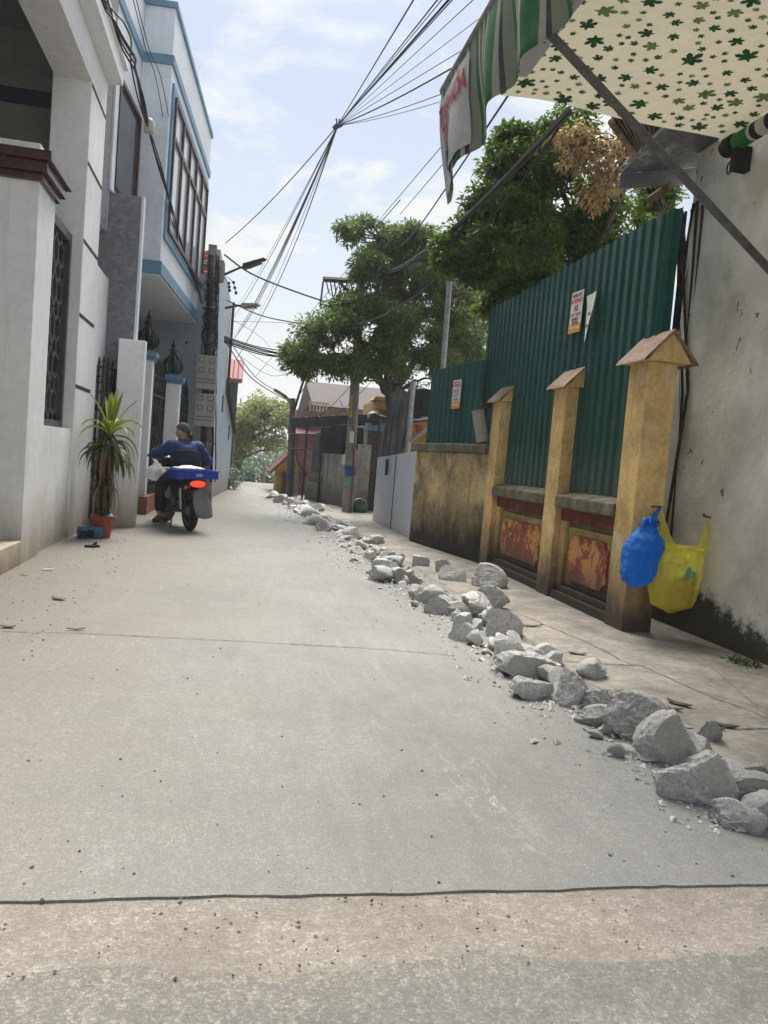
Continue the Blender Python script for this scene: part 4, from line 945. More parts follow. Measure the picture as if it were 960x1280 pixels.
for i in range(nn+1):
    p = f0.lerp(f1, i/nn); h = .22+.10*abs(noise.noise(Vector((i*.7, 3, 0))))
    vs += [(p.x, p.y, p.z+.03), (p.x+.02, p.y, p.z-h)]
b.add(vs, [(2*i, 2*i+1, 2*i+3, 2*i+2) for i in range(nn)]); b.build('net_fringe', NET, t)
b = MB()
for fr in (.02, .35, .62, .82, .98):
    p = f0.lerp(f1, fr)+Vector((.08, 0, 0)); b.tube([(p.x, p.y, 0), (p.x, p.y, p.z)], .03, 6)
p0 = f0.lerp(f1, .6); p1_ = f0.lerp(f1, 1.0); b.tube([(p0.x, p0.y, 1.75), (p1_.x, p1_.y, 1.75)], .025, 5); b.tube([(p0.x, p0.y, 1.35), (p1_.x, p1_.y, 1.35)], .02, 5)
b.build('post', GRILLEBACK, t)
def drape(name, label, cat, pts, mat, amp=.06, seed=0, thick=.01, cols=16, rows=14):
    """hanging cloth between an upper edge and a lower edge (lists of points), with folds"""
    up, lo = pts
    def at(e, s): 
        s *= len(e)-1; i = min(int(s), len(e)-2); return Vector(e[i]).lerp(Vector(e[i+1]), s-i)
    b = MB(); vs = []
    for i in range(cols+1):
        a = at(up, i/cols); c = at(lo, i/cols)
        for j in range(rows+1):
            q = a.lerp(c, j/rows); w = amp*(math.sin(i*1.5+seed)+1.4*noise.noise(Vector((i*.35, j*.22, seed))))*(.3+.7*j/rows)
            vs.append((q.x+w*.4, q.y-w, q.z))
    b.add(vs, [(i*(rows+1)+j, (i+1)*(rows+1)+j, (i+1)*(rows+1)+j+1, i*(rows+1)+j+1) for i in range(cols) for j in range(rows)])
    o = b.build(name, mat, smooth=180); md = o.modifiers.new('t', 'SOLIDIFY'); md.thickness = thick
    return tag(o, label, cat)
drape('shade_cloth', 'faded grey cloth hung over the slotted yard wall', 'cloth', ([ony(394, 541, 19.3), ony(405, 537, 19.0)], [ony(387, 588, 19.3), ony(400, 592, 19.0)]), NETG, .05, 1)
drape('shade_net', 'crumpled black netting heaped behind the grey yard wall', 'netting', ([ony(402, 535, 18.9), ony(430, 530, 18.4), ony(458, 536, 18.2)], [ony(402, 566, 18.9), ony(430, 568, 18.4), ony(458, 566, 18.2)]), NET, .10, 4)
drape('shade_cloth', 'dark cloth hanging from the tree beside the steel pipe', 'cloth', ([ony(487, 492, 14.9), ony(500, 486, 14.8), ony(513, 492, 14.7)], [ony(474, 571, 14.9), ony(486, 573, 14.8), ony(509, 560, 14.7)]), NETG, .08, 2)
drape('shade_net', 'black sheet draped between steel pipe and green screen', 'sheet', ([ony(513, 488, 14.2), ony(530, 485, 13.8), ony(543, 488, 13.4)], [ony(515, 522, 14.2), ony(530, 520, 13.8), ony(541, 522, 13.4)]), NET, .06, 3)
t = thing('steel_pipe', 'short leaning galvanised pipe behind the pale sheet gate', 'pipe', tuple(ony(511, 560, 13.5)))
b = MB(); b.tube([ony(509, 566, 13.4), ony(517, 477, 13.4)], .048, 10); b.build('pipe', GALV, t, smooth=60)
b = MB(); b.tube([ony(512, 552, 13.4), ony(534, 537, 13.0)], .03, 6); b.build('brace', GALV, t)
b = MB(); b.tube([ony(553, 470, 11.9), ony(562, 352, 11.9)], .042, 10); tag(b.build('steel_pole', GALV, smooth=60), 'tall thin galvanised pole standing behind the short green screen', 'pole')
t = thing('flower_pot', 'orange flower pot among dark leaves beside the screen', 'flower pot', tuple(ony(525, 540, 13.2)))
q = ony(524, 541, 13.3); b = MB(); b.lathe([(.06, 0), (.09, .11), (.10, .11), (.10, .14), (.085, .14), (.07, .05), (.02, .04)], q, 14); b.build('pot', pmat('orange_pot', (.25, .05, .025), .6, .15, 6, .05), t, smooth=50)
# far houses on the right
def far_house(name, label, px, Y, depth, wallm, roofm, roofh, over=.25, ridge='x', windows=(), floor=-.3):
    (x0, yt), (x1, yb) = px
    a = ony(x0, yt, Y); c = ony(x1, yt, Y); z = (a.z+c.z)/2
    t = thing(name, label, 'house', ((a.x+c.x)/2, Y, floor))
    b = MB(); b.box(a.x, c.x, Y, Y+depth, floor, z); b.build('wall', wallm, t)
    if roofh:
        b = MB(); xm = (a.x+c.x)/2
        if ridge == 'x': b.prism([(a.x-over, Y-over, z), (a.x-over, Y+depth+over, z), (a.x-over, Y+depth/2, z+roofh)], (c.x-a.x+2*over, 0, 0))
        else: b.prism([(a.x-over, Y-over, z), (c.x+over, Y-over, z), (xm, Y-over, z+roofh)], (0, depth+2*over, 0))
        b.build('roof', roofm, t)
    for u0, u1, z0, z1 in windows:
        b = MB(); w = c.x-a.x; b.box(a.x+w*u0, a.x+w*u1, Y-.04, Y-.002, floor+(z-floor)*z0, floor+(z-floor)*z1); w_ = b.build('window', BROWNFR, t)
        b = MB(); b.box(a.x+w*(u0+.02), a.x+w*(u1-.02), Y-.06, Y-.041, floor+(z-floor)*(z0+.02), floor+(z-floor)*(z1-.02)); b.build('pane', GLASSD, w_)
    return t
far_house('pink_house', 'low pink walled house with maroon roof behind the far pole', ((374, 545), (440, 549)), 23.8, 1.0, PINK, MAROONR, .35, .3, 'x', ((.30, .42, .55, .8), (.55, .67, .55, .8)))
far_house('brown_roof_house', 'cream house with brown tiled roof above the black net canopy', ((404, 514), (520, 522)), 25, 6, pmat('cream_house_wall', (.48, .42, .33), .8, .15, 2, .1, streak=.3), BROWNROOF, 1.05, .4, 'x')
t = thing('roof_terrace', 'small cream roof terrace with railing left of the brown roof', 'terrace', tuple(ony(397, 515, 24)))
a = ony(391, 514, 24); b = MB(); b.box(a.x-.5, a.x+1.0, 24, 26, 0, a.z); b.build('wall', pmat('terrace_wall', (.22, .15, .13), .8, .15, 2, .1, streak=.3), t)
b = MB(); 
for i in range(6): b.box(a.x-.1+i*.1, a.x-.06+i*.1, 24.02, 24.06, a.z, a.z+.24)
b.box(a.x-.12, a.x+.5, 24.01, 24.07, a.z+.24, a.z+.30); b.build('railing', CREAM, t)
t = thing('yellow_eave', 'yellow painted eave end of a house hidden by the tree', 'eave', tuple(ony(478, 505, 19)))
q = ony(470, 512, 19); b = MB(); b.box(q.x, q.x+2, 19, 19.4, q.z+.02, q.z+.22); b.prism([(q.x-.1, 18.9, q.z+.23), (q.x+2, 18.9, q.z+.23), (q.x+2, 18.9, q.z+.32), (q.x-.05, 18.9, q.z+.32)], (0, .7, 0)); b.build('eave_board', OCHRE, t)
b = MB(); b.box(q.x+.15, q.x+2, 19.41, 22, 0, q.z+.3); b.build('wall', OCHRE, t)
# ochre shrine gate at the end of the lane
a = ony(346, 588, 23.5); c = ony(361, 590, 23.5); t = thing('ochre_gatehouse', 'small ochre gabled gatehouse beside the far pole', 'gatehouse', ((a.x+c.x)/2, 23.6, 0))
b = MB(); b.box(a.x, a.x+.16, 23.4, 23.7, -.05, a.z); b.box(c.x+.1, c.x+.3, 23.4, 23.7, -.05, a.z); b.box(a.x+.03, c.x+.2, 23.72, 25.5, -.05, a.z); b.build('wall', OCHRE, t)
b = MB(); b.prism([(a.x-.12, 23.3, a.z), (c.x+.45, 23.3, a.z), ((a.x+c.x+.3)/2+.05, 23.3, a.z+.52)], (0, 2.2, 0)); b.build('gable', OCHRE, t)
b = MB(); x2 = (a.x+c.x+.3)/2+.05; b.prism([(a.x-.22, 23.2, a.z-.05), (a.x-.18, 23.2, a.z-.09), (x2, 23.2, a.z+.53), (x2, 23.2, a.z+.60)], (0, 2.4, 0)); b.prism([(c.x+.55, 23.2, a.z-.05), (c.x+.51, 23.2, a.z-.09), (x2+.002, 23.2, a.z+.53), (x2+.002, 23.2, a.z+.60)], (0, 2.4, 0)); b.build('roof', MAROONR, t)
b = MB(); 
for i in range(3): b.box(a.x+.2+i*.1, a.x+.24+i*.1, 23.5, 23.54, 0, a.z-.2)
b.build('bar', pmat('ochre_bar', (.35, .14, .03), .7, .2, 6, .1), t)
# far pole
t = thing('weathered_pole', 'dark weathered pole near the lane end by the ochre gatehouse', 'utility pole', (1.55, 22, 0))
b = MB(); b.tube([ony(363, 622, 22), ony(364, 560, 22), ony(366, 498, 22)], [.13, .105, .08], 10); b.build('shaft', POLED, t, smooth=60)
b = MB(); b.tube([ony(366, 505, 21.95), ony(356, 495, 21.9), ony(343, 487, 21.8)], .05, 5); b.build('arm', POLED, t)
b = MB(); b.tube([ony(363, 601, 21.99), ony(363, 592, 21.99)], .125, 10); b.build('blue_tag', INKBLUE, t)
b = MB(); b.tube([ony(370, 622, 21.8), ony(372, 600, 21.8), ony(368, 565, 21.9), ony(369, 520, 21.95)], .028, 5); b.build('conduit', POLEC, t)
b = MB(); b.tube([ony(330, 616, 30), ony(330, 578, 30)], .05, 6); tag(b.build('bollard_post', pmat('pale_post', (.42, .36, .28), .8, .2, 6, .1)), 'slim pale post standing where the lane ends', 'post')
t = thing('far_wall', 'low ruined grey wall at the far left of the lane', 'wall', (-.3, 29, 0)); b = MB()
b.prism([(-3.0, 28, -.1), (-.30, 28, -.1), (-.05, 28, .25), (-.3, 28, .55), (-.6, 28, .62), (-.9, 28, .95), (-3, 28, 1.0)], (0, .5, 0)); b.build('wall', GREYWALL, t, bevel=.04)

# ------------------------------------------------------------------ trees and plants
def leafmat(name, c0, c1, c2, trans=.4):
    mt, T, b, out = newmat(name)
    at = N(T, 'ShaderNodeAttribute'); at.attribute_name = 'tone'
    r = N(T, 'ShaderNodeValToRGB'); e = r.color_ramp.elements; e[0].color = rgba(c0); e[1].color = rgba(c2); x = e.new(.55); x.color = rgba(c1)
    T.links.new(at.outputs['Fac'], r.inputs[0]); T.links.new(r.outputs[0], b.inputs['Base Color']); b.inputs['Roughness'].default_value = .5; b.inputs['Specular IOR Level'].default_value = .35
    tl = N(T, 'ShaderNodeBsdfTranslucent'); T.links.new(mixc(T, .35, r.outputs[0], (.18, .25, .03)), tl.inputs[0])
    mx = N(T, 'ShaderNodeMixShader'); mx.inputs[0].default_value = trans; T.links.new(b.outputs[0], mx.inputs[1]); T.links.new(tl.outputs[0], mx.inputs[2]); T.links.new(mx.outputs[0], out.inputs[0])
    return mt
def leaves_mesh(name, centers, spread, per, length, width, mat, parent, seed, droop=.3, flat=.65, tones=None):
    rs = np.random.RandomState(seed); C_ = np.array(centers, float); n = len(C_)*per
    base = np.repeat(C_, per, 0); sp = np.repeat(np.broadcast_to(np.array(spread, float).reshape(-1, 1), (len(C_), 1)), per, 0)
    d = rs.normal(size=(n, 3)); d /= np.linalg.norm(d, axis=1)[:, None]; rad = rs.rand(n, 1)**.45
    p = base+d*rad*sp*np.array([1, 1, flat])
    ax = d*np.array([1, 1, .5])+rs.normal(scale=.6, size=(n, 3)); ax[:, 2] -= droop; ax /= np.linalg.norm(ax, axis=1)[:, None]
    nr = rs.normal(scale=.55, size=(n, 3))+np.array([0, 0, 1.0]); sd = np.cross(ax, nr); sd /= np.linalg.norm(sd, axis=1)[:, None]+1e-9; nr = np.cross(sd, ax)
    L = length*(.6+.8*rs.rand(n, 1)); Wd = width*(.7+.6*rs.rand(n, 1)); cup = .12*L*nr
    V = np.stack([p, p+ax*L*.5+sd*Wd*.5+cup*.5, p+ax*L-nr*L*.12, p+ax*L*.5-sd*Wd*.5+cup*.5], 1).reshape(-1, 3)
    off = np.zeros(3); q = parent
    while q is not None: off += np.array(q.location); q = q.parent
    V -= off
    me = bpy.data.meshes.new(name); me.vertices.add(4*n); me.vertices.foreach_set('co', V.ravel().astype(np.float32))
    me.loops.add(4*n); me.loops.foreach_set('vertex_index', np.arange(4*n, dtype=np.int32)); me.polygons.add(n)
    me.polygons.foreach_set('loop_start', np.arange(0, 4*n, 4, dtype=np.int32)); me.update(calc_edges=True)
    ct = rs.rand(len(C_)) if tones is None else np.array(tones)
    tone = np.clip(np.repeat(ct, per)*.55+rs.rand(n)*.45, 0, 1); at = me.attributes.new('tone', 'FLOAT', 'POINT'); at.data.foreach_set('value', np.repeat(tone, 4).astype(np.float32))
    me.materials.append(mat); o = bpy.data.objects.new(name, me); COL.objects.link(o); o.parent = parent; return o
def in_blob(rs, c, r, shell=.35):
    while True:
        v = rs.uniform(-1, 1, 3); l = np.linalg.norm(v)
        if l < 1 and (l > shell or rs.rand() < .35): return np.array(c)+v*np.array(r)
def tree(name, label, group, base, forks, blobs, nclus, per, spread, length, width, mat, seed, tr=.12, bark=BARK, keep=None, cat='tree', droop=.3, gap=0.0):
    """forks: lists of limb points starting at the trunk; clumps of leaves fill the blobs and each hangs on a twig from the nearest limb"""
    t = thing(name, label, cat, base, group); rs = np.random.RandomState(seed); b = MB(); nodes = []
    for k_, (pts, r0, r1) in enumerate(forks):
        pts = [Vector(p) for p in pts]; fine = []
        for a, c in zip(pts[:-1], pts[1:]):
            for i in range(5): fine.append(a.lerp(c, i/5)+Vector(rs.normal(scale=.02, size=3)))
        fine.append(pts[-1]); b.tube(fine, [r0+(r1-r0)*i/(len(fine)-1) for i in range(len(fine))], 7); nodes += fine[3:]
    w = np.array([bl[2] for bl in blobs], float); w /= w.sum(); cs = []
    while len(cs) < nclus:
        bl = blobs[rs.choice(len(blobs), p=w)]; p = in_blob(rs, bl[0], bl[1])
        if noise.noise(Vector(p)*1.6+Vector((seed, 0, 0)))+.5*noise.noise(Vector(p)*3.6+Vector((0, seed, 0))) < gap: continue   # real gaps between the clumps
        if keep is not None and not keep(p): continue
        cs.append(p)
    ND = np.array([tuple(q) for q in nodes])
    for p in cs[::2]:
        dd = np.linalg.norm(ND-p, axis=1)+np.maximum(0, ND[:, 2]-p[2])*1.5; a = Vector(ND[dd.argmin()]); c = Vector(p); mid = a.lerp(c, .5)+Vector(rs.normal(scale=.09, size=3))
        b.tube([a, mid, c], [.02, .012, .005], 4, caps=False)
    b.build('trunk', bark, t)
    leaves_mesh('crown', cs, spread*(.6+.8*rs.rand(len(cs))), per, length, width, mat, t, seed+1, droop=droop); return t
def blobpx(x, y, rx, ry, Y, dep, w=1.0): c = ony(x, y, Y); return (tuple(c), (rx*Y/FPX, dep, ry*Y/FPX), w)
LA = leafmat('glossy_dark_leaf', (.018, .045, .007), (.052, .115, .014), (.16, .25, .03), .38)
LB = leafmat('mid_green_leaf', (.045, .085, .026), (.105, .175, .05), (.20, .26, .08), .42)
LC = leafmat('dull_olive_leaf', (.04, .055, .02), (.07, .09, .035), (.12, .13, .05), .35)
LF = leafmat('pale_yellow_green_leaf', (.16, .20, .08), (.28, .30, .13), (.40, .40, .19), .45)  # yellow green leaf, its colour lightened further for haze at the lane end
LG = leafmat('haze_tinted_leaf', (.075, .12, .10), (.11, .165, .13), (.15, .20, .15), .3)  # distance haze is mixed into these bluish leaf colours
LD = leafmat('dead_tan_leaf', (.24, .14, .06), (.42, .27, .12), (.58, .42, .23), .3)
YA = 9.9
def A_(x, y, Y=YA): return ony(x, y, Y)
base = (4.0, 9.9, 0)
f1 = A_(700, 420); f1 = Vector((f1.x, 9.9, 2.9))
tree_a = tree('broadleaf_tree', 'dense glossy dark green tree overtopping the tall metal sheets', None, base,
     [([base, (3.95, 9.9, 1.5), f1], .13, .10), ([f1, A_(690, 330), A_(680, 250), A_(665, 190)], .085, .02), ([f1, A_(650, 370), A_(610, 325), A_(575, 310)], .06, .015), ([f1, A_(740, 320), A_(770, 250), A_(760, 190)], .07, .02), ([f1, A_(640, 300), A_(625, 220)], .05, .012), ([f1, A_(720, 300), A_(700, 220), A_(710, 160)], .06, .015), ([f1, A_(780, 330), A_(830, 260)], .05, .015)],
     [blobpx(585, 305, 34, 28, YA, .6, .8), blobpx(615, 262, 34, 28, YA, .6, .8), blobpx(636, 210, 26, 24, YA, .5, .5), blobpx(640, 176, 14, 18, YA, .3, .2), blobpx(670, 225, 32, 34, YA, .7, .8), blobpx(700, 180, 36, 34, YA, .7, .9), blobpx(650, 295, 44, 38, YA, .8, 1.2), blobpx(615, 335, 44, 26, YA, .7, .9), blobpx(625, 370, 44, 22, YA, .6, .7), blobpx(690, 285, 40, 40, YA, .7, .9), blobpx(680, 340, 44, 28, YA, .6, .7), blobpx(735, 260, 36, 44, YA+.2, .6, .6), blobpx(780, 290, 40, 36, YA+.3, .5, .35), blobpx(830, 240, 30, 30, YA+.3, .5, .35), blobpx(566, 318, 18, 14, YA, .4, .25), blobpx(740, 320, 40, 24, YA, .5, .35)],
     760, 86, .17, .085, .040, LA, 21, keep=lambda p: not (p[2] < 3.45 and 2.9 < p[0] < 3.5 and p[1] < 10.1) and p[1] > 8.4)
cs = [tuple(in_blob(np.random.RandomState(i), ony(748, 190, 9.0), (.48, .3, .36), .1)) for i in range(70)]+[tuple(in_blob(np.random.RandomState(i+200), ony(752, 235, 9.0), (.22, .2, .25), .1)) for i in range(22)]+[tuple(in_blob(np.random.RandomState(i+300), ony(705, 168, 9.0), (.14, .1, .09), .1)) for i in range(8)]
db = thing('dead_branch', 'dead branch hung with dry tan leaves beneath the awning edge', 'branch', tuple(ony(800, 195, 9.0)))
b = MB()
for c in cs[::3]: a = ony(800, 195, 9.0); b.tube([a, a.lerp(Vector(c), .55)+Vector((0, 0, .10)), c], [.018, .011, .004], 4)
b.tube([ony(800, 195, 9.0), Vector((4.5, 9.4, 4.6)), Vector((4.2, 9.7, 3.4))], [.025, .035, .05], 6); b.build('twig', BARK, db)
leaves_mesh('dry_leaves', cs, .12, 16, .08, .034, LD, db, 77, droop=.9)
YB = 15.6
def B2(x, y, Y=YB): return ony(x, y, Y)
base = (3.35, 15.7, 0); f1 = B2(489, 496)
tree('broadleaf_tree', 'spreading mid green tree around the round pole and crossarm', None, base,
     [([base, (3.3, 15.7, 1.2), f1], .17, .14), ([f1, B2(470, 470), B2(430, 445), B2(385, 440)], .10, .02), ([f1, B2(480, 440), B2(470, 380), B2(480, 300)], .11, .02), ([f1, B2(520, 450), B2(560, 410), B2(580, 360)], .09, .02), ([f1, B2(460, 450), B2(440, 400), B2(425, 370)], .08, .015), ([f1, B2(505, 430), B2(525, 360), B2(530, 310)], .08, .015), ([f1, B2(520, 475), B2(545, 470)], .05, .01)],
     [blobpx(385, 447, 30, 20, YB-.4, .6, .8), blobpx(410, 420, 34, 26, YB-.4, .7, 1.0), blobpx(440, 455, 36, 18, YB-.5, .6, .8), blobpx(452, 405, 34, 34, YB-.2, .9, 1.2), blobpx(430, 388, 26, 16, YB, .5, .5), blobpx(468, 345, 30, 28, YB, .8, 1.0), blobpx(458, 298, 26, 22, YB, .6, .7), blobpx(492, 300, 26, 22, YB+.2, .6, .6), blobpx(525, 305, 22, 24, YB+.3, .6, .5), blobpx(510, 345, 34, 30, YB+.2, .8, 1.0), blobpx(545, 350, 28, 34, YB+.4, .8, .7), blobpx(500, 400, 40, 34, YB, 1.0, 1.2), blobpx(548, 405, 34, 34, YB+.3, .8, .8), blobpx(490, 448, 44, 22, YB-.2, .8, .9), blobpx(545, 452, 34, 18, YB, .7, .5), blobpx(372, 432, 14, 12, YB-.3, .3, .2), blobpx(438, 284, 12, 10, YB, .3, .15), blobpx(575, 380, 26, 34, YB+.8, .8, .5), blobpx(580, 440, 26, 26, YB+.8, .8, .5), blobpx(520, 478, 26, 14, YB+.2, .5, .35)],
     760, 80, .19, .10, .040, LB, 33, keep=lambda p: p[2] > 2.55)
base = (5.3, 19, 0); YC = 19.0
tree('thin_tree', 'sparse olive tree with bare twigs behind the steel pole', None, base,
     [([base, ony(575, 510, YC), ony(580, 450, YC)], .12, .08), ([ony(580, 450, YC), ony(570, 400, YC), ony(560, 340, YC)], .06, .01), ([ony(580, 450, YC), ony(600, 420, YC), ony(610, 370, YC)], .06, .01), ([ony(578, 470, YC), ony(550, 430, YC), ony(540, 400, YC)], .05, .01), ([ony(580, 480, YC), ony(560, 500, YC), ony(548, 520, YC)], .05, .01)],
     [blobpx(580, 410, 50, 70, YC, 1.2, 1), blobpx(590, 480, 40, 40, YC, 1, .6), blobpx(560, 340, 35, 30, YC, .8, .3)], 300, 50, .26, .11, .045, LC, 41)
base = (.2, 36, -.4); YF = 36.0
tree('pale_tree', 'pale yellow green tree with spreading limbs at the lane end', 'trees at the lane end', base,
     [([base, ony(296, 590, YF), ony(298, 560, YF)], .22, .16), ([ony(298, 560, YF), ony(320, 545, YF), ony(350, 530, YF)], .12, .03), ([ony(298, 560, YF), ony(305, 530, YF), ony(318, 505, YF)], .12, .03), ([ony(298, 575, YF), ony(320, 565, YF), ony(345, 560, YF)], .07, .02)],
     [blobpx(306, 520, 20, 18, YF, 1.3, 1), blobpx(330, 510, 22, 16, YF, 1.3, 1), blobpx(352, 522, 16, 16, YF, 1.3, .8), blobpx(318, 545, 24, 16, YF, 1.3, .9), blobpx(345, 552, 20, 10, YF, 1.2, .5), blobpx(296, 555, 12, 26, YF, 1.0, .7)], 210, 30, .40, .22, .10, LF, 51, gap=.02)
rng = random.Random(17)
FB = [(291, 588, 12, 16, 40), (306, 594, 12, 12, 48), (330, 598, 12, 8, 55), (345, 594, 10, 10, 60), (312, 588, 18, 16, 66), (336, 592, 20, 12, 76), (356, 588, 16, 16, 84), (300, 590, 30, 12, 94), (326, 586, 26, 16, 100), (375, 585, 22, 18, 64), (275, 580, 16, 18, 72)]
for i, (x, y, rx, ry, Y) in enumerate(FB):
    c = ony(x, y, Y); z0 = gz(Y)
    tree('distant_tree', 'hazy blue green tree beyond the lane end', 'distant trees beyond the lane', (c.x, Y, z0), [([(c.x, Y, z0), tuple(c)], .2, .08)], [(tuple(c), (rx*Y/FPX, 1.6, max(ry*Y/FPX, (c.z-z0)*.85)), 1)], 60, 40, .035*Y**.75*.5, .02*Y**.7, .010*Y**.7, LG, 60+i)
# far wood closing the view, one mass
cs = []; rs = np.random.RandomState(5)
for i in range(900):
    x = rs.uniform(-60, 70); y = rs.uniform(112, 132); cs.append((x, y, gz(y)+rs.uniform(0, 1)*(4.6+1.6*noise.noise(Vector((x*.09, 0, 2))))))
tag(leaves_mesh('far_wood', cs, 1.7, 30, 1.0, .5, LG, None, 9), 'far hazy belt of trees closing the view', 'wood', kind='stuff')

# ------------------------------------------------------------------ overhead cables
def cable(label, pts, r, mat=CABLE, group=None, sg=0.0, name='power_cable', n=16):
    """a span through the given points; two points hang with the given sag"""
    P = [Vector(p) for p in pts]
    if len(P) == 2: Q = sag(P[0], P[1], sg, n)
    else:
        Q = []
        for i in range(len(P)-1):      # Catmull-Rom
            p0, p1, p2, p3 = P[max(i-1, 0)], P[i], P[i+1], P[min(i+2, len(P)-1)]
            for j in range(8):
                s = j/8; Q.append(.5*((2*p1)+(p2-p0)*s+(2*p0-5*p1+4*p2-p3)*s*s+(3*p1-p0-3*p2+p3)*s**3))
        Q.append(P[-1])
    b = MB(); b.tube(Q, r, 5); return tag(b.build(name, mat, smooth=180), label, 'cable', group)
def O(x, y, Y): return ony(x, y, Y)
HUB = O(422, 157, 12.0)
tie = thing('cable_tie', 'small knot where the overhead cables are tied together above the lane', 'cable tie', tuple(HUB))
b = MB(); b.tube([HUB+Vector((-.06, 0, -.05)), HUB, HUB+Vector((.07, 0, .03))], [.03, .045, .03], 6)
for i in range(3): b.tube([HUB+Vector((.02*i, 0, 0)), HUB+Vector((-.03+.05*i, 0, .10))], .012, 4)
b.build('knot', CABLEB, tie)
LBUP = 'dark cable rising from the tie point over the lane toward the viewer'
for (x, y, Y, r, mt) in ((524, -12, 5.0, .012, CABLEB), (556, -12, 4.2, .009, CABLE), (562, -12, 4.4, .007, CABLEG), (571, -12, 4.4, .016, CABLE), (576, -12, 4.3, .009, CABLEG), (604, -12, 4.0, .006, CABLEG), (640, -8, 4.2, .006, CABLEG), (640, 25, 6.6, .010, CABLEB)):
    cable(LBUP, [HUB, O(x, y, Y)], r*.5, mt, 'cables rising from the tie point')
for (x, y, Y, r, mt) in ((620, 52, 6.5, .016, CABLE), (620, 90, 6.5, .009, CABLEB), (620, 104, 6.5, .007, CABLEG)):
    cable('dark cable running from the tie point behind the striped valance', [HUB, O(x, y, Y)], r*.6, mt, 'cables running behind the valance', .05)
for (x, y, Y, r, mt, s_) in ((262, 430, 36, .016, CABLEG, .9), (283, 432, 38, .02, CABLEB, 1.0), (290, 420, 38, .014, CABLEG, .8), (298, 415, 40, .02, CABLEG, .8), (268, 452, 36, .014, CABLE, 1.0), (278, 405, 40, .012, CABLEG, .6), (310, 410, 40, .012, CABLEG, .9)):
    cable('thin cable fanning down the lane from the tie point', [HUB, O(x, y, Y)], r*.5, mt, 'cables fanning down the lane', s_*.6)
cable('single thin cable curving from the tie point to the far left roofs', [HUB, O(375, 290, 22), O(335, 380, 28), O(288, 462, 34)], .014, CABLEG)
cable('lone cable from the tie point to the top of the meter pole', [HUB, O(282, 304, 16.6)], .009, CABLEB, None, .1)
# around the meter pole and across to the round pole
cable('dark cable from the meter pole lamp arm across to the crossarm tree', [O(280, 318, 16.6), O(320, 345, 16.7), O(400, 375, 16.7), O(455, 388, 16.8)], .020)
cable('lower dark cable swinging across the lane into the tree then up to the awning', [O(283, 375, 16.6), O(340, 398, 16), O(440, 407, 14.5), O(530, 362, 11), O(640, 240, 7.6), O(705, 150, 6.4)], .013)
for i in range(5):
    cable('black cable of the low bundle crossing from meter pole to tree', [O(280, 420+i*2, 16.5), O(325, 434+i*2.2, 16.6), O(380, 441+i*2.0+(i % 2)*3, 16.7), O(446, 446+i*2, 16.8)], .012+.004*(i % 2), CABLE, 'low bundle of cables crossing the lane')
cable('looping grey cable from the meter pole to the weathered far pole', [O(283, 428, 16.6), O(310, 468, 18), O(340, 490, 20), O(366, 503, 21.9)], .013, CABLEG)
cable('second looping cable beside the one to the far pole', [O(286, 424, 16.6), O(318, 470, 18), O(345, 489, 20.3), O(366, 506, 21.9)], .010, CABLEG)
cable('short thick cable running from the far pole top up into the tree', [O(368, 512, 21.9), O(378, 480, 21), O(388, 452, 19)], .035, CABLE)
cable('thin cable from the far pole up into the tree', [O(370, 500, 21.9), O(400, 455, 19)], .012, CABLEG)
cable('thick twisted cable sagging from the crossarm to the awning side', [O(446, 350, 16.7), O(492, 341, 14.4), O(540, 310, 11.4), O(590, 266, 9), O(650, 205, 7.2), O(712, 138, 6.2)], .026)
cable('second strand wound on the thick twisted cable', [O(446, 347, 16.6), O(492, 337, 14.3), O(540, 306, 11.3), O(590, 262, 8.9), O(650, 201, 7.1), O(712, 134, 6.1)], .014, CABLEG)
cable('straight violet cable rising from the tree top behind the valance', [O(500, 310, 15), O(530, 275, 14), O(640, 112, 7)], .012, CABLEB)
for (a, c) in (((478, 270), (580, 150)), ((500, 268), (575, 180)), ((440, 320), (500, 250))):
    cable('faint thin cable in the open sky left of the valance', [O(*a, 16), O(*c, 10)], .007, CABLEG, 'faint cables left of the valance')
for (a, c, d) in (((285, 402), (345, 403), (425, 410)), ((283, 395), (330, 425), (360, 470)), ((300, 445), (345, 470), (420, 440)), ((320, 470), (380, 400), (440, 330)), ((310, 440), (345, 462), (358, 470))):
    cable('faint thin cable crossing the pale sky between the poles', [O(*a, 24), O(*c, 24), O(*d, 20)], .008, CABLEG, 'faint cables between the poles')
for (a, c) in (((440, 430), (520, 380)), ((425, 500), (455, 560)), ((400, 520), (440, 480)), ((470, 470), (420, 520))):
    cable('thin cable slanting past the round pole', [O(*a, 16.2), O(*c, 16.0)], .007, CABLE, 'thin cables at the round pole', .03)
# the bundle on the left house fronts
base_pts = [O(118, -60, 6.5), O(148, 20, 8.0), O(165, 85, 9.3), O(187, 160, 10.9), O(206, 232, 12.2), O(228, 312, 14.6), O(244, 350, 16.0), O(252, 380, 16.4)]
cb = thing('cable_bundle', 'thick black cable bundle sagging along the left house fronts', 'cable bundle', tuple(base_pts[3])); rng = random.Random(8)
for i in range(7):
    ph = rng.uniform(0, 6.28); P = []
    for j in range(len(base_pts)-1):
        for s in range(6):
            q = base_pts[j].lerp(base_pts[j+1], s/6); k_ = j*6+s; w = .035 if j < 3 else .022; loose = 1+.8*max(0, 2-j)
            P.append(q+Vector((w*loose*math.cos(ph+k_*.45), .02*math.sin(k_), w*loose*math.sin(ph+k_*.45))))
    P.append(base_pts[-1]); b = MB(); b.tube(P, rng.choice([.007, .009, .011]), 5); b.build('strand', CABLE, cb, smooth=180)
b = MB(); b.lathe([(.02, -.10), (.07, -.08), (.075, .06), (.03, .10)], base_pts[3]+Vector((.0, -.05, 0)), 10); b.build('splice_box', METERBOX, cb, smooth=60)
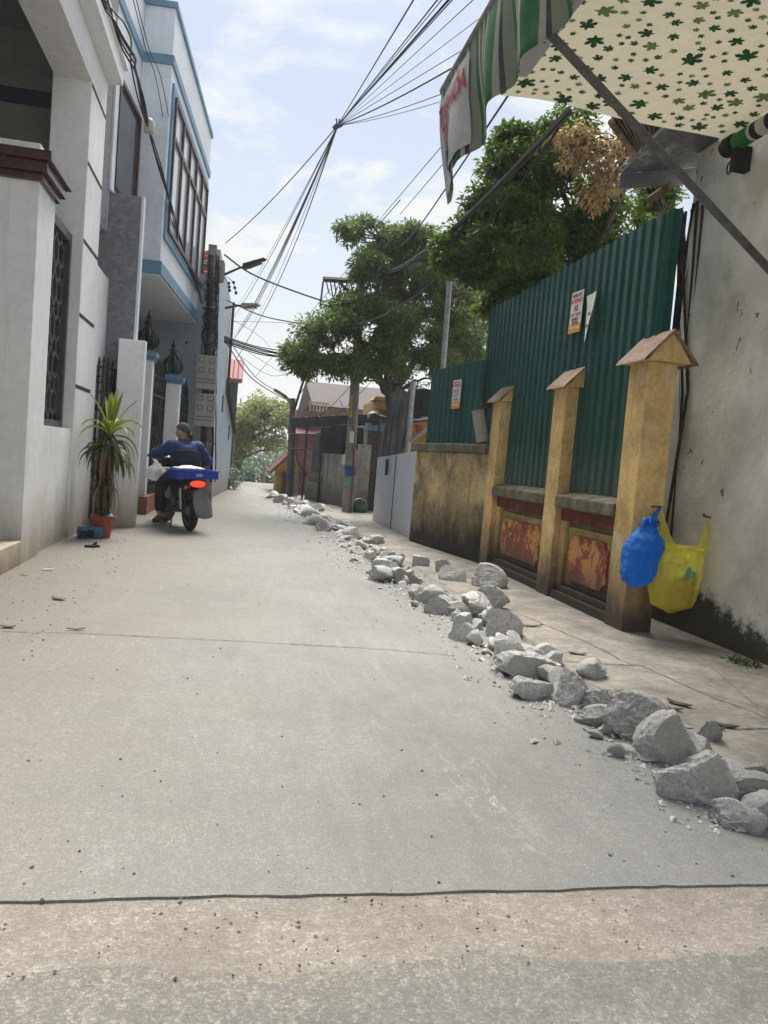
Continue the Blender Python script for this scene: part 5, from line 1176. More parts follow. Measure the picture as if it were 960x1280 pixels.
for i, (x0, x1) in enumerate(((168, 205), (172, 212))):
    cable('thin cable hanging in front of the blue trimmed parapet', [O(x0-4, -10, 10), O(x0+14, 60, 11), O(x1-4, 130, 12.5), O(x1+24, 330, 16)], .006, CABLE, 'thin cables before the parapet')

# ------------------------------------------------------------------ broken concrete along the lane
def rock_material(name, dark, lite, smoothish):
    mt, T, b, out = newmat(name)
    tc = N(T, 'ShaderNodeTexCoord'); P = tc.outputs['Object']
    oi = N(T, 'ShaderNodeObjectInfo')
    ad = N(T, 'ShaderNodeVectorMath', operation='ADD'); T.links.new(P, ad.inputs[0]); T.links.new(oi.outputs['Location'], ad.inputs[1]); P = ad.outputs[0]
    n1 = nz(T, P, 7, 7, .7, .3); n2 = nz(T, P, 45, 5, .7)
    c = ramp(T, mth(T, 'ADD', mth(T, 'MULTIPLY', n1, .6), mth(T, 'MULTIPLY', n2, .4)), .40, .60, dark, lite)
    vo = N(T, 'ShaderNodeTexVoronoi', i_Scale=38.0); T.links.new(P, vo.inputs['Vector'])
    sc = N(T, 'ShaderNodeSeparateColor'); T.links.new(vo.outputs['Color'], sc.inputs[0])
    sp = mth(T, 'MULTIPLY', mth(T, 'LESS_THAN', vo.outputs['Distance'], .32), mth(T, 'GREATER_THAN', sc.outputs[0], .6))
    c = mixc(T, mth(T, 'MULTIPLY', sp, .0 if smoothish else .65), c, (.16, .155, .15))
    c = mixc(T, mth(T, 'MULTIPLY', ramp(T, nz(T, P, 11, 8, .75, .5), .56, .68), .6), c, (.62, .61, .585))
    k = N(T, 'ShaderNodeMath', operation='MULTIPLY_ADD'); T.links.new(oi.outputs['Random'], k.inputs[0]); k.inputs[1].default_value = .35; k.inputs[2].default_value = .80
    cc = N(T, 'ShaderNodeVectorMath', operation='SCALE'); T.links.new(c, cc.inputs[0]); T.links.new(k.outputs[0], cc.inputs['Scale'])
    T.links.new(cc.outputs[0], b.inputs['Base Color']); b.inputs['Roughness'].default_value = .95; b.inputs['Specular IOR Level'].default_value = .2
    bump(T, b, mth(T, 'ADD', mth(T, 'MULTIPLY', nz(T, P, 22, 8, .75), 1.0), mth(T, 'MULTIPLY', n2, .5)), .2 if smoothish else .8, .015)
    return mt
ROCKM = rock_material('broken_concrete', (.38, .376, .362), (.80, .795, .78), False)
ROCKF = rock_material('formed_concrete_face', (.29, .29, .265), (.38, .38, .35), True)
def rock_mesh(seed, sub=4, cuts=None, formed=0, rough=.085):
    """broken slab lump: a rough ball sheared off by random fracture planes; `formed` of the planes stay smooth and darker"""
    rg = random.Random(seed); bm = bmesh.new(); bmesh.ops.create_icosphere(bm, subdivisions=sub, radius=1.25)
    planes = []
    fixed = [(Vector((rg.uniform(-.2, .2), rg.uniform(-.2, .2), -1)).normalized(), .62)]
    for i in range(cuts or rg.randint(6, 9)):
        n_ = Vector((rg.gauss(0, 1), rg.gauss(0, 1), rg.gauss(0, .75))).normalized(); fixed.append((n_, rg.uniform(.52, .85)))
    for i in range(formed): fixed[1+i] = (Vector((rg.uniform(.1, .9)*(1 if i == 0 else -.3), -1, rg.uniform(-.1, .45))).normalized(), rg.uniform(.38, .5))
    so = Vector((seed*3.7, seed*1.3, 0)); hit = {}
    for v in bm.verts:
        p = v.co.copy(); last = None
        for _ in range(2):
            for i, (n_, d) in enumerate(fixed):
                sm = 1 <= i <= formed
                dd = d+(0 if sm else rough*(noise.noise(p*2.6+so)+.6*noise.noise(p*6+so)+.35*noise.noise(p*13+so)))
                e = p.dot(n_)-dd
                if e > 0: p -= n_*e; last = i
        if last is None or not (1 <= last <= formed): p += p.normalized()*rough*.6*(noise.noise(p*5+so)+.7*noise.noise(p*12+so)+.45*noise.noise(p*24+so))
        hit[v.index] = last; v.co = p
    me = bpy.data.meshes.new('concrete_chunk'); 
    for f in bm.faces:
        ls = [hit[v.index] for v in f.verts]; f.material_index = 1 if formed and all(l is not None and 1 <= l <= formed for l in ls) else 0
    bm.to_mesh(me); bm.free(); me.materials.append(ROCKM); me.materials.append(ROCKF)
    me.polygons.foreach_set('use_smooth', [True]*len(me.polygons)); me.set_sharp_from_angle(angle=R_(28))
    return me
def rock(me, p, size, rz, label, group=None, tilt=0):
    o = bpy.data.objects.new('concrete_chunk', me); COL.objects.link(o); o.location = p; o.scale = size; o.rotation_euler = (tilt, 0, rz)
    return tag(o, label, 'concrete chunk', group)
# (x centre, y foot, pixel width, pixel height, formed faces, label)
HERO = [
 (836, 958, 74, 62, 1, 'large concrete chunk with one smooth dark flat face'),
 (874, 1010, 90, 74, 1, 'large chalky chunk with a split dark side nearest the lane'),
 (788, 928, 72, 58, 0, 'round topped rough chunk left of the smooth faced one'),
 (750, 888, 74, 32, 0, 'long low chunk under the small upright block'),
 (741, 908, 44, 24, 0, 'flat pale chunk at the foot of the long low chunk'),
 (710, 886, 50, 53, 0, 'upright blocky chunk beside the long low one'),
 (742, 855, 40, 28, 1, 'smooth dark grey block leaning behind the upright chunk'),
 (659, 851, 82, 44, 1, 'broad chunk with greenish flat side and pale crest'),
 (661, 876, 46, 34, 0, 'squat pale block in front of the broad chunk'),
 (631, 827, 48, 36, 0, 'knobbly grey chunk up the row from the broad one'),
 (622, 800, 46, 44, 0, 'tall lumpy chunk leaning on its neighbours in the row'),
 (909, 1036, 42, 32, 0, 'small white crumbly chunk at the near end of the row'),
 (943, 1043, 30, 30, 0, 'small wedge shaped chunk standing by the crumbly one'),
 (940, 1010, 52, 36, 0, 'whitish chunk at the picture edge behind the wedge'),
 (952, 990, 44, 34, 0, 'dark sided chunk at the picture edge, farthest back'),
 (884, 934, 30, 34, 0, 'grey rubbly chunk behind the smooth faced block'),
 (768, 947, 18, 18, 0, 'fist sized rounded lump on the lane by the flat flakes'),
 (602, 739, 48, 33, 0, 'rectangular chunk out on the pavement before the yellow wall'),
 (563, 731, 30, 25, 0, 'leaning brownish chunk on the pavement, middle of three'),
 (550, 719, 22, 19, 0, 'smallest chunk on the pavement left of the leaning one'),
 (521, 711, 24, 22, 0, 'pale cube like chunk standing apart on the pavement'),
 (467, 683, 24, 17, 0, 'dark sided block lying apart near the pale sheet gate'),
 (591, 775, 58, 34, 0, 'wide pale chunk in the middle of the heap'),
 (580, 791, 28, 25, 0, 'small squared chunk at the lane edge of the heap'),
 (553, 771, 46, 32, 0, 'grey wedge beside the wide pale chunk'),
 (519, 751, 34, 24, 0, 'low rounded chunk where the heap thins'),
 (502, 732, 42, 24, 1, 'chunk with a clean flat front and dark end'),
 (481, 719, 34, 24, 0, 'tilted bright block in the bend of the row'),
 (496, 709, 22, 19, 0, 'brown stained lump behind the tilted bright block'),
 (594, 809, 26, 22, 0, 'small chunk wedged below the tall lumpy one'),
 (534, 757, 40, 26, 0, 'dusty chunk between the wedge and the low rounded one'),
 (610, 765, 40, 30, 0, 'grey chunk at the pavement side of the heap'),
]
for i, (x, y, w, h, fm, lab) in enumerate(HERO):
    me = rock_mesh(100+i*7, 5 if w > 40 else 4, None, fm)
    g0 = gp(x+w*.06, y-h*.14); d = (g0-CP).length; s = d/FPX; W_ = w*s/2*.84; H_ = h*s/2*.84
    rg = random.Random(i); yv = math.atan2(g0.x, g0.y)
    rock(me, (g0.x, g0.y, H_*.60+(.0 if g0.x < 2 else .01)), (W_*1.12, W_*rg.uniform(.7, .95), H_*1.22), -yv+rg.uniform(-.25, .25), lab)
VAR = [rock_mesh(900+i*11, 3, None, 1 if i % 4 == 0 else 0, .07) for i in range(14)]
PATH = [gp(*q) for q in ((990, 1030), (905, 985), (840, 935), (770, 905), (700, 862), (640, 815), (600, 785), (550, 758), (505, 728), (478, 706), (455, 688), (430, 671), (410, 658), (392, 646), (374, 635), (358, 628), (345, 622))]
CUM = [0]
for a, c in zip(PATH[:-1], PATH[1:]): CUM.append(CUM[-1]+(c-a).length)
def on_path(s):
    for i in range(len(PATH)-1):
        if s <= CUM[i+1]:
            t = (s-CUM[i])/(CUM[i+1]-CUM[i]); d = (PATH[i+1]-PATH[i]).normalized(); return PATH[i].lerp(PATH[i+1], t), Vector((d.y, -d.x, 0))
    return PATH[-1], Vector((1, 0, 0))
rng = random.Random(44); herop = [(gp(x, y), w*(gp(x, y)-CP).length/FPX/2) for x, y, w, h, f, l in HERO]
nr_ = 0
for tries in range(4000):
    s = CUM[-1]*rng.random()**1.15; p, nrm = on_path(s); p = p+nrm*rng.gauss(.02, .16 if s > 4 else .12)
    far = min(1, max(0, (p.y-5)/6)); size = rng.choice([.03, .04, .055, .07, .085])*(1+.8*far*rng.random())
    if p.y < 8.5 and any((p-q).length < r*.55+size*.3 for q, r in herop): continue
    if rng.random() > .95: continue
    sz = (size*rng.uniform(.8, 1.4), size*rng.uniform(.8, 1.3), size*rng.uniform(.45, .95))
    near_ = p.y < 7.5
    rock(VAR[rng.randrange(14)], (p.x, p.y, sz[2]*.55+.004), sz, rng.uniform(0, 6.28),
         'small broken chunk lying between the big near chunks' if near_ else 'small concrete chunk in the rubble row farther up the lane', 'small chunks among the big ones' if near_ else 'rubble row farther up the lane', rng.uniform(-.3, .3))
    nr_ += 1
    if nr_ >= 258: break
for i, (x, y, w) in enumerate(((780, 942, 36), (808, 948, 30), (845, 985, 30), (830, 972, 24), (742, 921, 16))):
    g0 = gp(x, y); s = (g0-CP).length/FPX
    rock(VAR[i+3], (g0.x, g0.y, .012), (w*s*.55, w*s*.5, .018), i*1.3, 'thin flat flake spalled onto the lane edge', 'flat flakes at the lane edge', rng.uniform(-.12, .12))
# crumbs and grit
def grit(name, n, place, smin, smax, mat, label, seed, cat='grit', kind='stuff'):
    rg = random.Random(seed); b = MB()
    T4 = [Vector(v) for v in ((1, 0, -.4), (-.5, .87, -.4), (-.5, -.87, -.4), (.1, .1, .7), (.7, .6, .2))]
    for i in range(n):
        p = place(rg); 
        if p is None: continue
        s = smin*(smax/smin)**(rg.random()**2.2); an = rg.uniform(0, 6.28); c_, s_ = math.cos(an), math.sin(an)
        vs = [Vector((p[0]+s*(v.x*c_-v.y*s_)*rg.uniform(.7, 1.3), p[1]+s*(v.x*s_+v.y*c_)*rg.uniform(.7, 1.3), p[2]+s*(v.z*.8+.3))) for v in T4]
        b.add(vs, [(0, 1, 2), (0, 4, 3), (4, 1, 3), (0, 1, 4), (1, 2, 3), (2, 0, 3)])
    return tag(b.build(name, mat), label, cat, None, kind)
def near_row(rg):
    s = CUM[-1]*rg.random()**1.5; p, nrm = on_path(s); p = p+nrm*rg.gauss(-.05, .17 if s < 5 else .25); return (p.x, p.y, .002)
grit('rubble_chips', 6500, near_row, .004, .030, ROCKM, 'crumbs and chips of concrete scattered round the rubble row', 3, 'chips')
def on_road(rg):
    y = 1.7+22*rg.random()**2.2; return (rg.uniform(-1.8, 1.9)*(1 if y < 9 else .8), y, .001)
grit('road_grit', 900, on_road, .002, .008, pmat('dark_grit', (.15, .135, .115), .95, .4, 30, 0), 'dark grit scattered over the concrete lane', 4)
def in_bed(rg): return (rg.uniform(-1.1, 2.0), rg.uniform(1.62, 2.02), -.006)
grit('bed_grit', 450, in_bed, .0015, .007, pmat('pale_grit', (.36, .32, .26), .95, .35, 30, 0), 'loose grit along the bared bed of the lane', 5)
def left_edge(rg): return (rg.uniform(-1.85, -1.0)-.0, 4+7*rg.random(), .001)
grit('verge_grit', 420, left_edge, .002, .011, pmat('brown_grit', (.20, .165, .125), .95, .4, 30, 0), 'brown dirt crumbs along the left wall foot', 6)

# ------------------------------------------------------------------ potted plant and the small things at the left wall foot
pp = Vector((-1.56, 9.80, 0))
pot = thing('plant_pot', 'terracotta coloured plastic flower pot on the lane', 'flower pot', tuple(pp))
b = MB(); b.lathe([(.095, 0), (.13, .22), (.148, .22), (.15, .265), (.132, .265), (.115, .20), (.02, .20)], pp, 20); b.build('pot', pmat('terracotta_plastic', (.33, .07, .035), .55, .15, 5, .05), pot, smooth=40)
b = MB(); b.lathe([(.118, 0), (.10, .012), (.01, .016)], pp+Vector((0, 0, .205)), 14); b.build('soil', pmat('potting_soil', (.06, .045, .03), 1, .4, 30, .6), pot)
LP = leafmat('fresh_strap_leaf', (.09, .14, .012), (.22, .28, .025), (.38, .40, .06), .3); LQ = leafmat('dull_strap_leaf', (.03, .055, .018), (.06, .10, .03), (.12, .15, .05), .25)
LBR = leafmat('withered_strap_leaf', (.09, .055, .03), (.17, .11, .06), (.26, .18, .10), .2)
plant = thing('potted_plant', 'dracaena plant with fresh green crown and withered brown lower leaves', 'plant', tuple(pp+Vector((0, 0, .2))))
def strap(mb, tones, rg, o, az, el, L, w, grav):
    """a strap leaf: starts along (az, el) and bends down under its weight"""
    d = Vector((math.cos(az)*math.cos(el), math.sin(az)*math.cos(el), math.sin(el))); p = Vector(o); n = 9; pts = [p.copy()]
    for i in range(n): d = (d+Vector((0, 0, -grav*(i+1)/n))).normalized(); p = p+d*L/n; pts.append(p.copy())
    sd = Vector((-math.sin(az), math.cos(az), rg.uniform(-.3, .3))).normalized(); vs = []
    for i, q in enumerate(pts):
        t = i/n; ww = w*(.45+1.5*t if t < .35 else 1.0)*(1 if t < .6 else max(.04, 1-((t-.6)/.4)**1.4)); up = Vector((0, 0, .012))
        vs += [q-sd*ww+up, q-up*.4, q+sd*ww+up]
    mb.add(vs, [(3*i+a, 3*i+a+1, 3*i+a+4, 3*i+a+3) for i in range(n) for a in (0, 1)]); tones += [rg.random()]*len(vs)
def straps(name, mat, gen, seed):
    rg = random.Random(seed); mb = MB(); tn = []; gen(mb, tn, rg); o = mb.build(name, mat, plant, smooth=180)
    at = o.data.attributes.new('tone', 'FLOAT', 'POINT'); at.data.foreach_set('value', tn); return o
top = pp+Vector((.03, -.02, 1.28))
b = MB(); b.tube([pp+Vector((.02, 0, .2)), pp+Vector((.01, -.01, .7)), top], [.026, .022, .018], 7); b.tube([pp+Vector((-.03, .02, .2)), pp+Vector((-.05, .02, .6)), pp+Vector((-.06, .0, 1.05))], [.022, .018, .014], 7)
b.tube([pp+Vector((-.08, .02, .2)), pp+Vector((-.09, .05, 1.95))], .012, 5); b.build('stem', BARK, plant, smooth=60)
def g_fresh(mb, tn, rg):
    for i in range(9): strap(mb, tn, rg, top, rg.uniform(0, 6.28), R_(rg.uniform(62, 85)), rg.uniform(.42, .60), .032, .12)
    for i in range(12): strap(mb, tn, rg, top-Vector((0, 0, .04)), i*.55+rg.uniform(-.2, .2), R_(rg.uniform(34, 66)), rg.uniform(.36, .52), .028, .42)
straps('fresh_leaves', LP, g_fresh, 2)
def g_dull(mb, tn, rg):
    for i in range(34): strap(mb, tn, rg, top-Vector((0, 0, rg.uniform(.05, .30))), rg.uniform(0, 6.28), R_(rg.uniform(-10, 32)), rg.uniform(.36, .56), .026, .75)
    for i in range(8): strap(mb, tn, rg, pp+Vector((-.06, 0, 1.05)), rg.uniform(0, 6.28), R_(rg.uniform(10, 60)), rg.uniform(.3, .42), .022, .6)
straps('drooping_leaves', LQ, g_dull, 3)
def g_dead(mb, tn, rg):
    for i in range(85): strap(mb, tn, rg, pp+Vector((rg.uniform(-.05, .05), rg.uniform(-.05, .03), rg.uniform(.62, 1.15))), rg.uniform(0, 6.28), R_(rg.uniform(-55, -5)), rg.uniform(.28, .5), .014, 1.5)
straps('withered_leaves', LBR, g_dead, 4)
t = thing('plastic_bottle', 'squat plastic bottle with teal cap on the pot soil', 'bottle', tuple(pp+Vector((.09, -.05, .21))))
b = MB(); b.lathe([(.03, 0), (.035, .03), (.033, .07), (.014, .09)], t.location, 12); b.build('body', GLASSL, t, smooth=50)
b = MB(); b.lathe([(.018, .085), (.018, .115), (.002, .117)], t.location, 12); b.build('cap', pmat('teal_cap', (.03, .30, .34), .4, .1, 5, 0), t)
q = gp(115, 672); t = thing('plastic_canister', 'blue plastic canister lying beside the flower pot', 'canister', (q.x, q.y, 0))
M = Matrix.Translation((q.x, q.y, .07)) @ Matrix.Rotation(R_(8), 4, 'Z')
b = MB(); b.box(-.17, .13, -.09, .09, -.07, .07, M); b.build('body', pmat('faded_blue_plastic', (.06, .145, .23), .5, .2, 6, .1), t, bevel=.03, smooth=50)
b = MB(); b.lathe([(.05, 0), (.05, .03), (.002, .032)], M @ Vector((-.02, -.088, -.015)), 12, Matrix.Rotation(R_(90), 3, 'X')); b.build('cap', GROOVE, t)
b = MB(); b.lathe([(.05, 0), (.042, .05), (.03, .07), (.03, .09), (.002, .09)], (q.x-.08, q.y-.16, .0), 10); tag(b.build('paint_tin', pmat('dark_tin', (.02, .02, .025), .5, .2, 8, .1)), 'small black tin beside the blue canister', 'tin')
def sandal(x, y, rz, lab):
    q = gp(x, y); M = Matrix.Translation((q.x, q.y, .0)) @ Matrix.Rotation(rz, 4, 'Z'); b = MB(); pts = []
    for i in range(16):
        a = 2*math.pi*i/16; pts.append(M @ Vector((.085*math.cos(a), .040*math.sin(a)*(1+.2*math.cos(a)), .003)))
    b.prism(pts, (0, 0, .02)); b.tube([M @ Vector((.02, -.045, .02)), M @ Vector((.05, 0, .055)), M @ Vector((.02, .045, .02))], .010, 5); tag(b.build('sandal', pmat('black_rubber', (.02, .02, .022), .7, .2, 10, .1)), lab, 'sandal')
sandal(115, 684, .5, 'black rubber sandal on the dust near the pot')
def scrap(x, y, s, rz, mat, lab, name='litter', cat='litter', ratio=.35, z=.004, curl=.02):
    q = gp(x, y, 0); b = MB(); n = 8; vs = []
    for i in range(n+1):
        u = i/n-.5; w = ratio*(1-abs(u*2)**2.5)*.5+.02
        for k_ in (-1, 0, 1): vs.append(Vector((q.x+s*(u*math.cos(rz)-k_*w*math.sin(rz)), q.y+s*(u*math.sin(rz)+k_*w*math.cos(rz)), z+curl*(u*u*2+.4*k_*k_*noise.noise(Vector((u*3, x, 0))))+.002)))
    b.add(vs, [(3*i+a, 3*i+a+1, 3*i+a+4, 3*i+a+3) for i in range(n) for a in (0, 1)]); o = b.build(name, mat, smooth=180); md = o.modifiers.new('t', 'SOLIDIFY'); md.thickness = .004; return tag(o, lab, cat)
DKLEAF = pmat('dry_pod', (.085, .07, .052), .8, .3, 20, .2)
scrap(848, 886, .14, -.9, DKLEAF, 'dark curled leaf on the pavement behind the round topped chunk', 'dry_leaf', 'leaf', z=.026)
scrap(842, 893, .09, -.5, DKLEAF, 'smaller dark leaf beside the curled one on the pavement', 'dry_leaf', 'leaf', z=.026)
scrap(905, 914, .13, -.5, DKLEAF, 'dark leaf by the pavement crack near the picture edge', 'dry_leaf', 'leaf', z=.026)
scrap(893, 917, .10, -.4, DKLEAF, 'slim dark leaf just left of the one by the crack', 'dry_leaf', 'leaf', z=.026)
scrap(721, 822, .12, -.3, DKLEAF, 'brown leaf on the pavement before the largest yellow pillar', 'dry_leaf', 'leaf', z=.026)
scrap(662, 787, .22, .1, DKLEAF, 'thin dark stick on the pavement before the middle pillar', 'stick', 'stick', .1, z=.026)
scrap(31, 719, .07, .4, pmat('orange_peel', (.55, .22, .03), .6, .2, 9, 0), 'bit of orange wrapper at the left wall foot', 'wrapper', 'wrapper', .5)
scrap(60, 713, .10, .2, PAPER, 'scrap of pale paper at the left wall foot', 'paper_scrap', 'paper', .3)
scrap(73, 750, .12, -.4, DKLEAF, 'grey brown leaf on the dusty left side of the lane', 'dry_leaf', 'leaf')
scrap(95, 788, .11, .15, DKLEAF, 'long thin stick on the dusty left side of the lane', 'stick', 'stick', .12)
scrap(10, 785, .09, .0, DKLEAF, 'curled brown leaf at the left edge of the lane', 'dry_leaf', 'leaf', .4)
q = gp(932, 834); cs = [(q.x+random.Random(i).gauss(0, .05), q.y+random.Random(i+50).gauss(0, .05), .03) for i in range(14)]
tag(leaves_mesh('weed_tuft', cs, .035, 18, .035, .014, LQ, None, 4), 'small green weed at the mouldy wall foot', 'weed')
for i, (x, y) in enumerate(((286, 600), (288, 606))):
    q = gp(x, 611); cs = [(q.x+.1+random.Random(i*30+j).gauss(0, .12), q.y+random.Random(j+i).gauss(0, .3), .1+.5*random.Random(j*3+i).random()) for j in range(22)]
tag(leaves_mesh('verge_shrub', cs, .14, 30, .09, .04, LG, None, 14), 'low green shrub at the far corner of the blue house', 'shrub')

# ------------------------------------------------------------------ rubbish bags on the pillar and wall
def film(name, col, alpha, rough=.22):
    mt, T, b, out = newmat(name); P = pos(T); b.inputs['Base Color'].default_value = rgba(col); b.inputs['Roughness'].default_value = rough; b.inputs['Specular IOR Level'].default_value = .6
    tl = N(T, 'ShaderNodeBsdfTranslucent'); tl.inputs[0].default_value = rgba(tuple(min(1, c*1.25) for c in col)); tp = N(T, 'ShaderNodeBsdfTransparent'); tp.inputs[0].default_value = rgba(tuple(min(1, c*.5+.5) for c in col))
    m1 = N(T, 'ShaderNodeMixShader'); m1.inputs[0].default_value = .5; T.links.new(b.outputs[0], m1.inputs[1]); T.links.new(tl.outputs[0], m1.inputs[2])
    m2 = N(T, 'ShaderNodeMixShader'); m2.inputs[0].default_value = alpha; T.links.new(m1.outputs[0], m2.inputs[1]); T.links.new(tp.outputs[0], m2.inputs[2]); T.links.new(m2.outputs[0], out.inputs[0])
    bump(T, b, mth(T, 'ADD', nz(T, stretch(T, P, (16, 16, 4)), 1.6, 5, .65, 1.2), mth(T, 'MULTIPLY', nz(T, P, 30, 4, .7, 1.0), .5)), .9, .03); return mt
def bag(name, label, cat, c, hw, hd, h, mat, prof, seed, lean=(0, 0), ears=0.0, yaw=0, amp=.02):
    """sack hanging from its top: c is the foot centre, prof gives the radius factor along the height"""
    n, k_ = 72, 46; vs = []; so = Vector((seed*2.1, seed, 0)); M = Matrix.Rotation(yaw, 3, 'Z')
    for j in range(k_+1):
        t = j/k_; i0 = min(int(t*(len(prof)-1)), len(prof)-2); f = t*(len(prof)-1)-i0; f = f*f*(3-2*f); r = prof[i0]*(1-f)+prof[i0+1]*f
        for i in range(n):
            a = 2*math.pi*i/n; ca, sa = math.cos(a), math.sin(a); e = ears*max(0, t-.62)/.38*(abs(ca)**4)
            v = Vector((hw*r*ca, hd*r*sa, h*t+e)); q = Vector((ca*1.6, sa*1.6, t*3))
            w = amp*(abs(noise.noise(q*1.3+so))*1.5-abs(noise.noise(q*2.8+so))*1.4+.8*noise.noise(Vector((ca*5, sa*5, t*2))+so))*(min(1, r*1.6))
            v += Vector((ca, sa, 0))*w; v.x += lean[0]*t+.02*noise.noise(Vector((t*3, seed, 0))); v.y += lean[1]*t; vs.append(M @ v+Vector(c))
    b = MB(); b.add(vs, [(j*n+i, j*n+(i+1) % n, (j+1)*n+(i+1) % n, (j+1)*n+i) for j in range(k_) for i in range(n)]+[tuple(range(n-1, -1, -1))])
    t_ = thing(name, label, cat, tuple(c)); b.build('sack', mat, t_, smooth=180); return t_
BLUEF = film('blue_bag_film', (.025, .29, .82), .14); YELF = film('yellow_bag_film', (.98, .84, .15), .26); WHITEF = film('white_bag_film', (.85, .85, .84), .15)
c0 = ony(792, 735, 5.30); c1 = ony(826, 640, 5.36)
bb = bag('rubbish_bag', 'knotted blue plastic rubbish bag hanging on the yellow pillar', 'rubbish bag', c0, .145, .12, .50, BLUEF, [.12, .72, .95, .90, .96, 1.0, .88, .52, .20], 3, (.10, .03), 0, 0, .018)
b = MB(); kn = c0+Vector((.10, .03, .50)); b.tube([kn+Vector((-.03, 0, -.02)), kn+Vector((.02, .01, .03)), c1+Vector((0, .02, .03))], [.035, .022, .012], 8)
for k_ in range(6): 
    a = k_*1.1; b.tube([kn, kn+Vector((.05*math.cos(a), .03*math.sin(a), .02+.04*math.sin(a*2))), kn+Vector((.085*math.cos(a), .05*math.sin(a), -.03+.03*math.cos(a)))], [.016, .02, .004], 5)
b.build('knot', BLUEF, bb, smooth=180)
c0 = ony(838, 766, 5.33)
yb = bag('rubbish_bag', 'translucent yellow plastic rubbish bag hung by its two handles', 'rubbish bag', c0, .20, .13, .52, YELF, [.15, .82, .93, .96, .98, 1.0, 1.0, .98, .96], 8, (.03, .02), .0, 0, .022)
hk0 = ony(828, 638, 5.38); hk1 = onx(884, 647, 3.63)
top = c0+Vector((.03, .02, .52))
def ear(hk, sx):
    b = MB(); vs = []; k_ = 12; a0 = top+Vector((sx*.20, -.06, -.0)); a1 = top+Vector((sx*.20, .09, -.02)); a2 = top+Vector((sx*.02, -.12, -.06)) if sx < 0 else top+Vector((sx*.05, -.12, -.05))
    E_ = [a1, a0+Vector((sx*.01, 0, 0)), a0.lerp(a2, .5)+Vector((0, -.015, 0)), a2]
    for i in range(k_+1):
        t = i/k_
        for j, e in enumerate(E_):
            q = e.lerp(hk, t**1.0); q.z -= .05*math.sin(math.pi*t)*(1 if j in (0, 3) else .1); q += Vector((.006*math.sin(9*t+j*2), .008*math.sin(7*t+j), 0))*(1-t); vs.append(q)
    b.add(vs, [(4*i+j, 4*i+j+1, 4*i+j+5, 4*i+j+4) for i in range(k_) for j in range(3)]); o = b.build('handle', YELF, yb, smooth=180)
ear(hk0, -1); ear(hk1, 1)
b = MB(); b.tube([hk1+Vector((.04, 0, 0)), hk1+Vector((-.03, 0, .01))], .008, 6); b.tube([hk1+Vector((-.03, 0, .01)), hk1+Vector((-.035, 0, .03))], .010, 6); tag(b.build('wall_nail', pmat('rust', (.16, .06, .03), .8, .3, 20, .2)), 'rusty nail in the limewashed wall holding the yellow bag', 'nail')
b = MB(); b.tube([c1+Vector((-.0, .16, .03)), c1+Vector((0, -.0, .04))], .008, 6); tag(b.build('wall_nail', MATS['rust']), 'nail in the yellow pillar holding the blue bag', 'nail')
def crumple(c, r, mat, lab, seed, sq=(1, 1, 1)):
    bm = bmesh.new(); bmesh.ops.create_icosphere(bm, subdivisions=4, radius=1)
    for v in bm.verts: q = v.co.normalized(); v.co = q*(1-.55*abs(noise.noise(q*1.7+Vector((seed, 0, 0))))-.35*abs(noise.noise(q*4+Vector((seed, 5, 0)))))
    me = bpy.data.meshes.new('crumpled_wrapper'); bm.to_mesh(me); bm.free(); me.materials.append(mat); o = bpy.data.objects.new('crumpled_wrapper', me); COL.objects.link(o); o.location = c; o.scale = (r*sq[0], r*sq[1], r*sq[2]); tag(o, lab, 'wrapper')
yc = c0+Vector((.02, 0, .0))
crumple(yc+Vector((.045, -.045, .33)), .085, pmat('teal_wrapper', (.07, .38, .46), .5, .15, 9, .1), 'crumpled teal wrapper seen through the yellow bag', 1)
crumple(yc+Vector((.01, -.03, .20)), .11, pmat('amber_wrapper', (.62, .33, .03), .5, .2, 9, .1), 'amber crumpled wrapper low in the yellow bag', 2, (1.2, .8, .8))
crumple(yc+Vector((-.06, -.02, .30)), .10, pmat('pale_wrapper', (.6, .58, .42), .5, .15, 9, .1), 'pale crumpled paper at the left inside the yellow bag', 3, (.8, .8, 1))
crumple(yc+Vector((.03, .0, .10)), .12, pmat('tan_wrapper', (.45, .38, .22), .5, .2, 9, .1), 'tan lump of waste at the bottom of the yellow bag', 4, (1.1, .75, .7))

# ------------------------------------------------------------------ motorbike
BH = R_(21); hv = Vector((-math.sin(BH), math.cos(BH), 0)); bo = Vector((-.60, 11.12, 0))
M4 = frame(bo, hv) @ Matrix.Rotation(R_(-2), 4, 'X')         # local x forward, y left, z up, origin under the rear wheel
RUB = pmat('tyre_rubber', (.022, .022, .021), .85, .25, 12, .2, 60, stains=((.12, .11, .095), 5, .5, .5)); RIM = pmat('dusty_alloy', (.20, .195, .18), .5, .25, 8, .1, metal=.5)
BBODY = pmat('black_fairing', (.018, .018, .02), .3, .2, 5, 0, spec=.6); ENG = pmat('engine_metal', (.10, .098, .092), .5, .3, 9, .1, metal=.6); SILV = pmat('silver_fairing', (.30, .34, .31), .35, .15, 5, 0, metal=.3)
SEATM = pmat('seat_vinyl', (.015, .015, .016), .6, .2, 12, .15); CHROME = pmat('worn_chrome', (.42, .42, .41), .25, .15, 8, 0, metal=.9)
bike = thing('motorbike', 'dark underbone motorbike with a lit tail light turning into the gate', 'motorbike', tuple(bo))
def L(u, v, z): return M4 @ Vector((u, v, z))
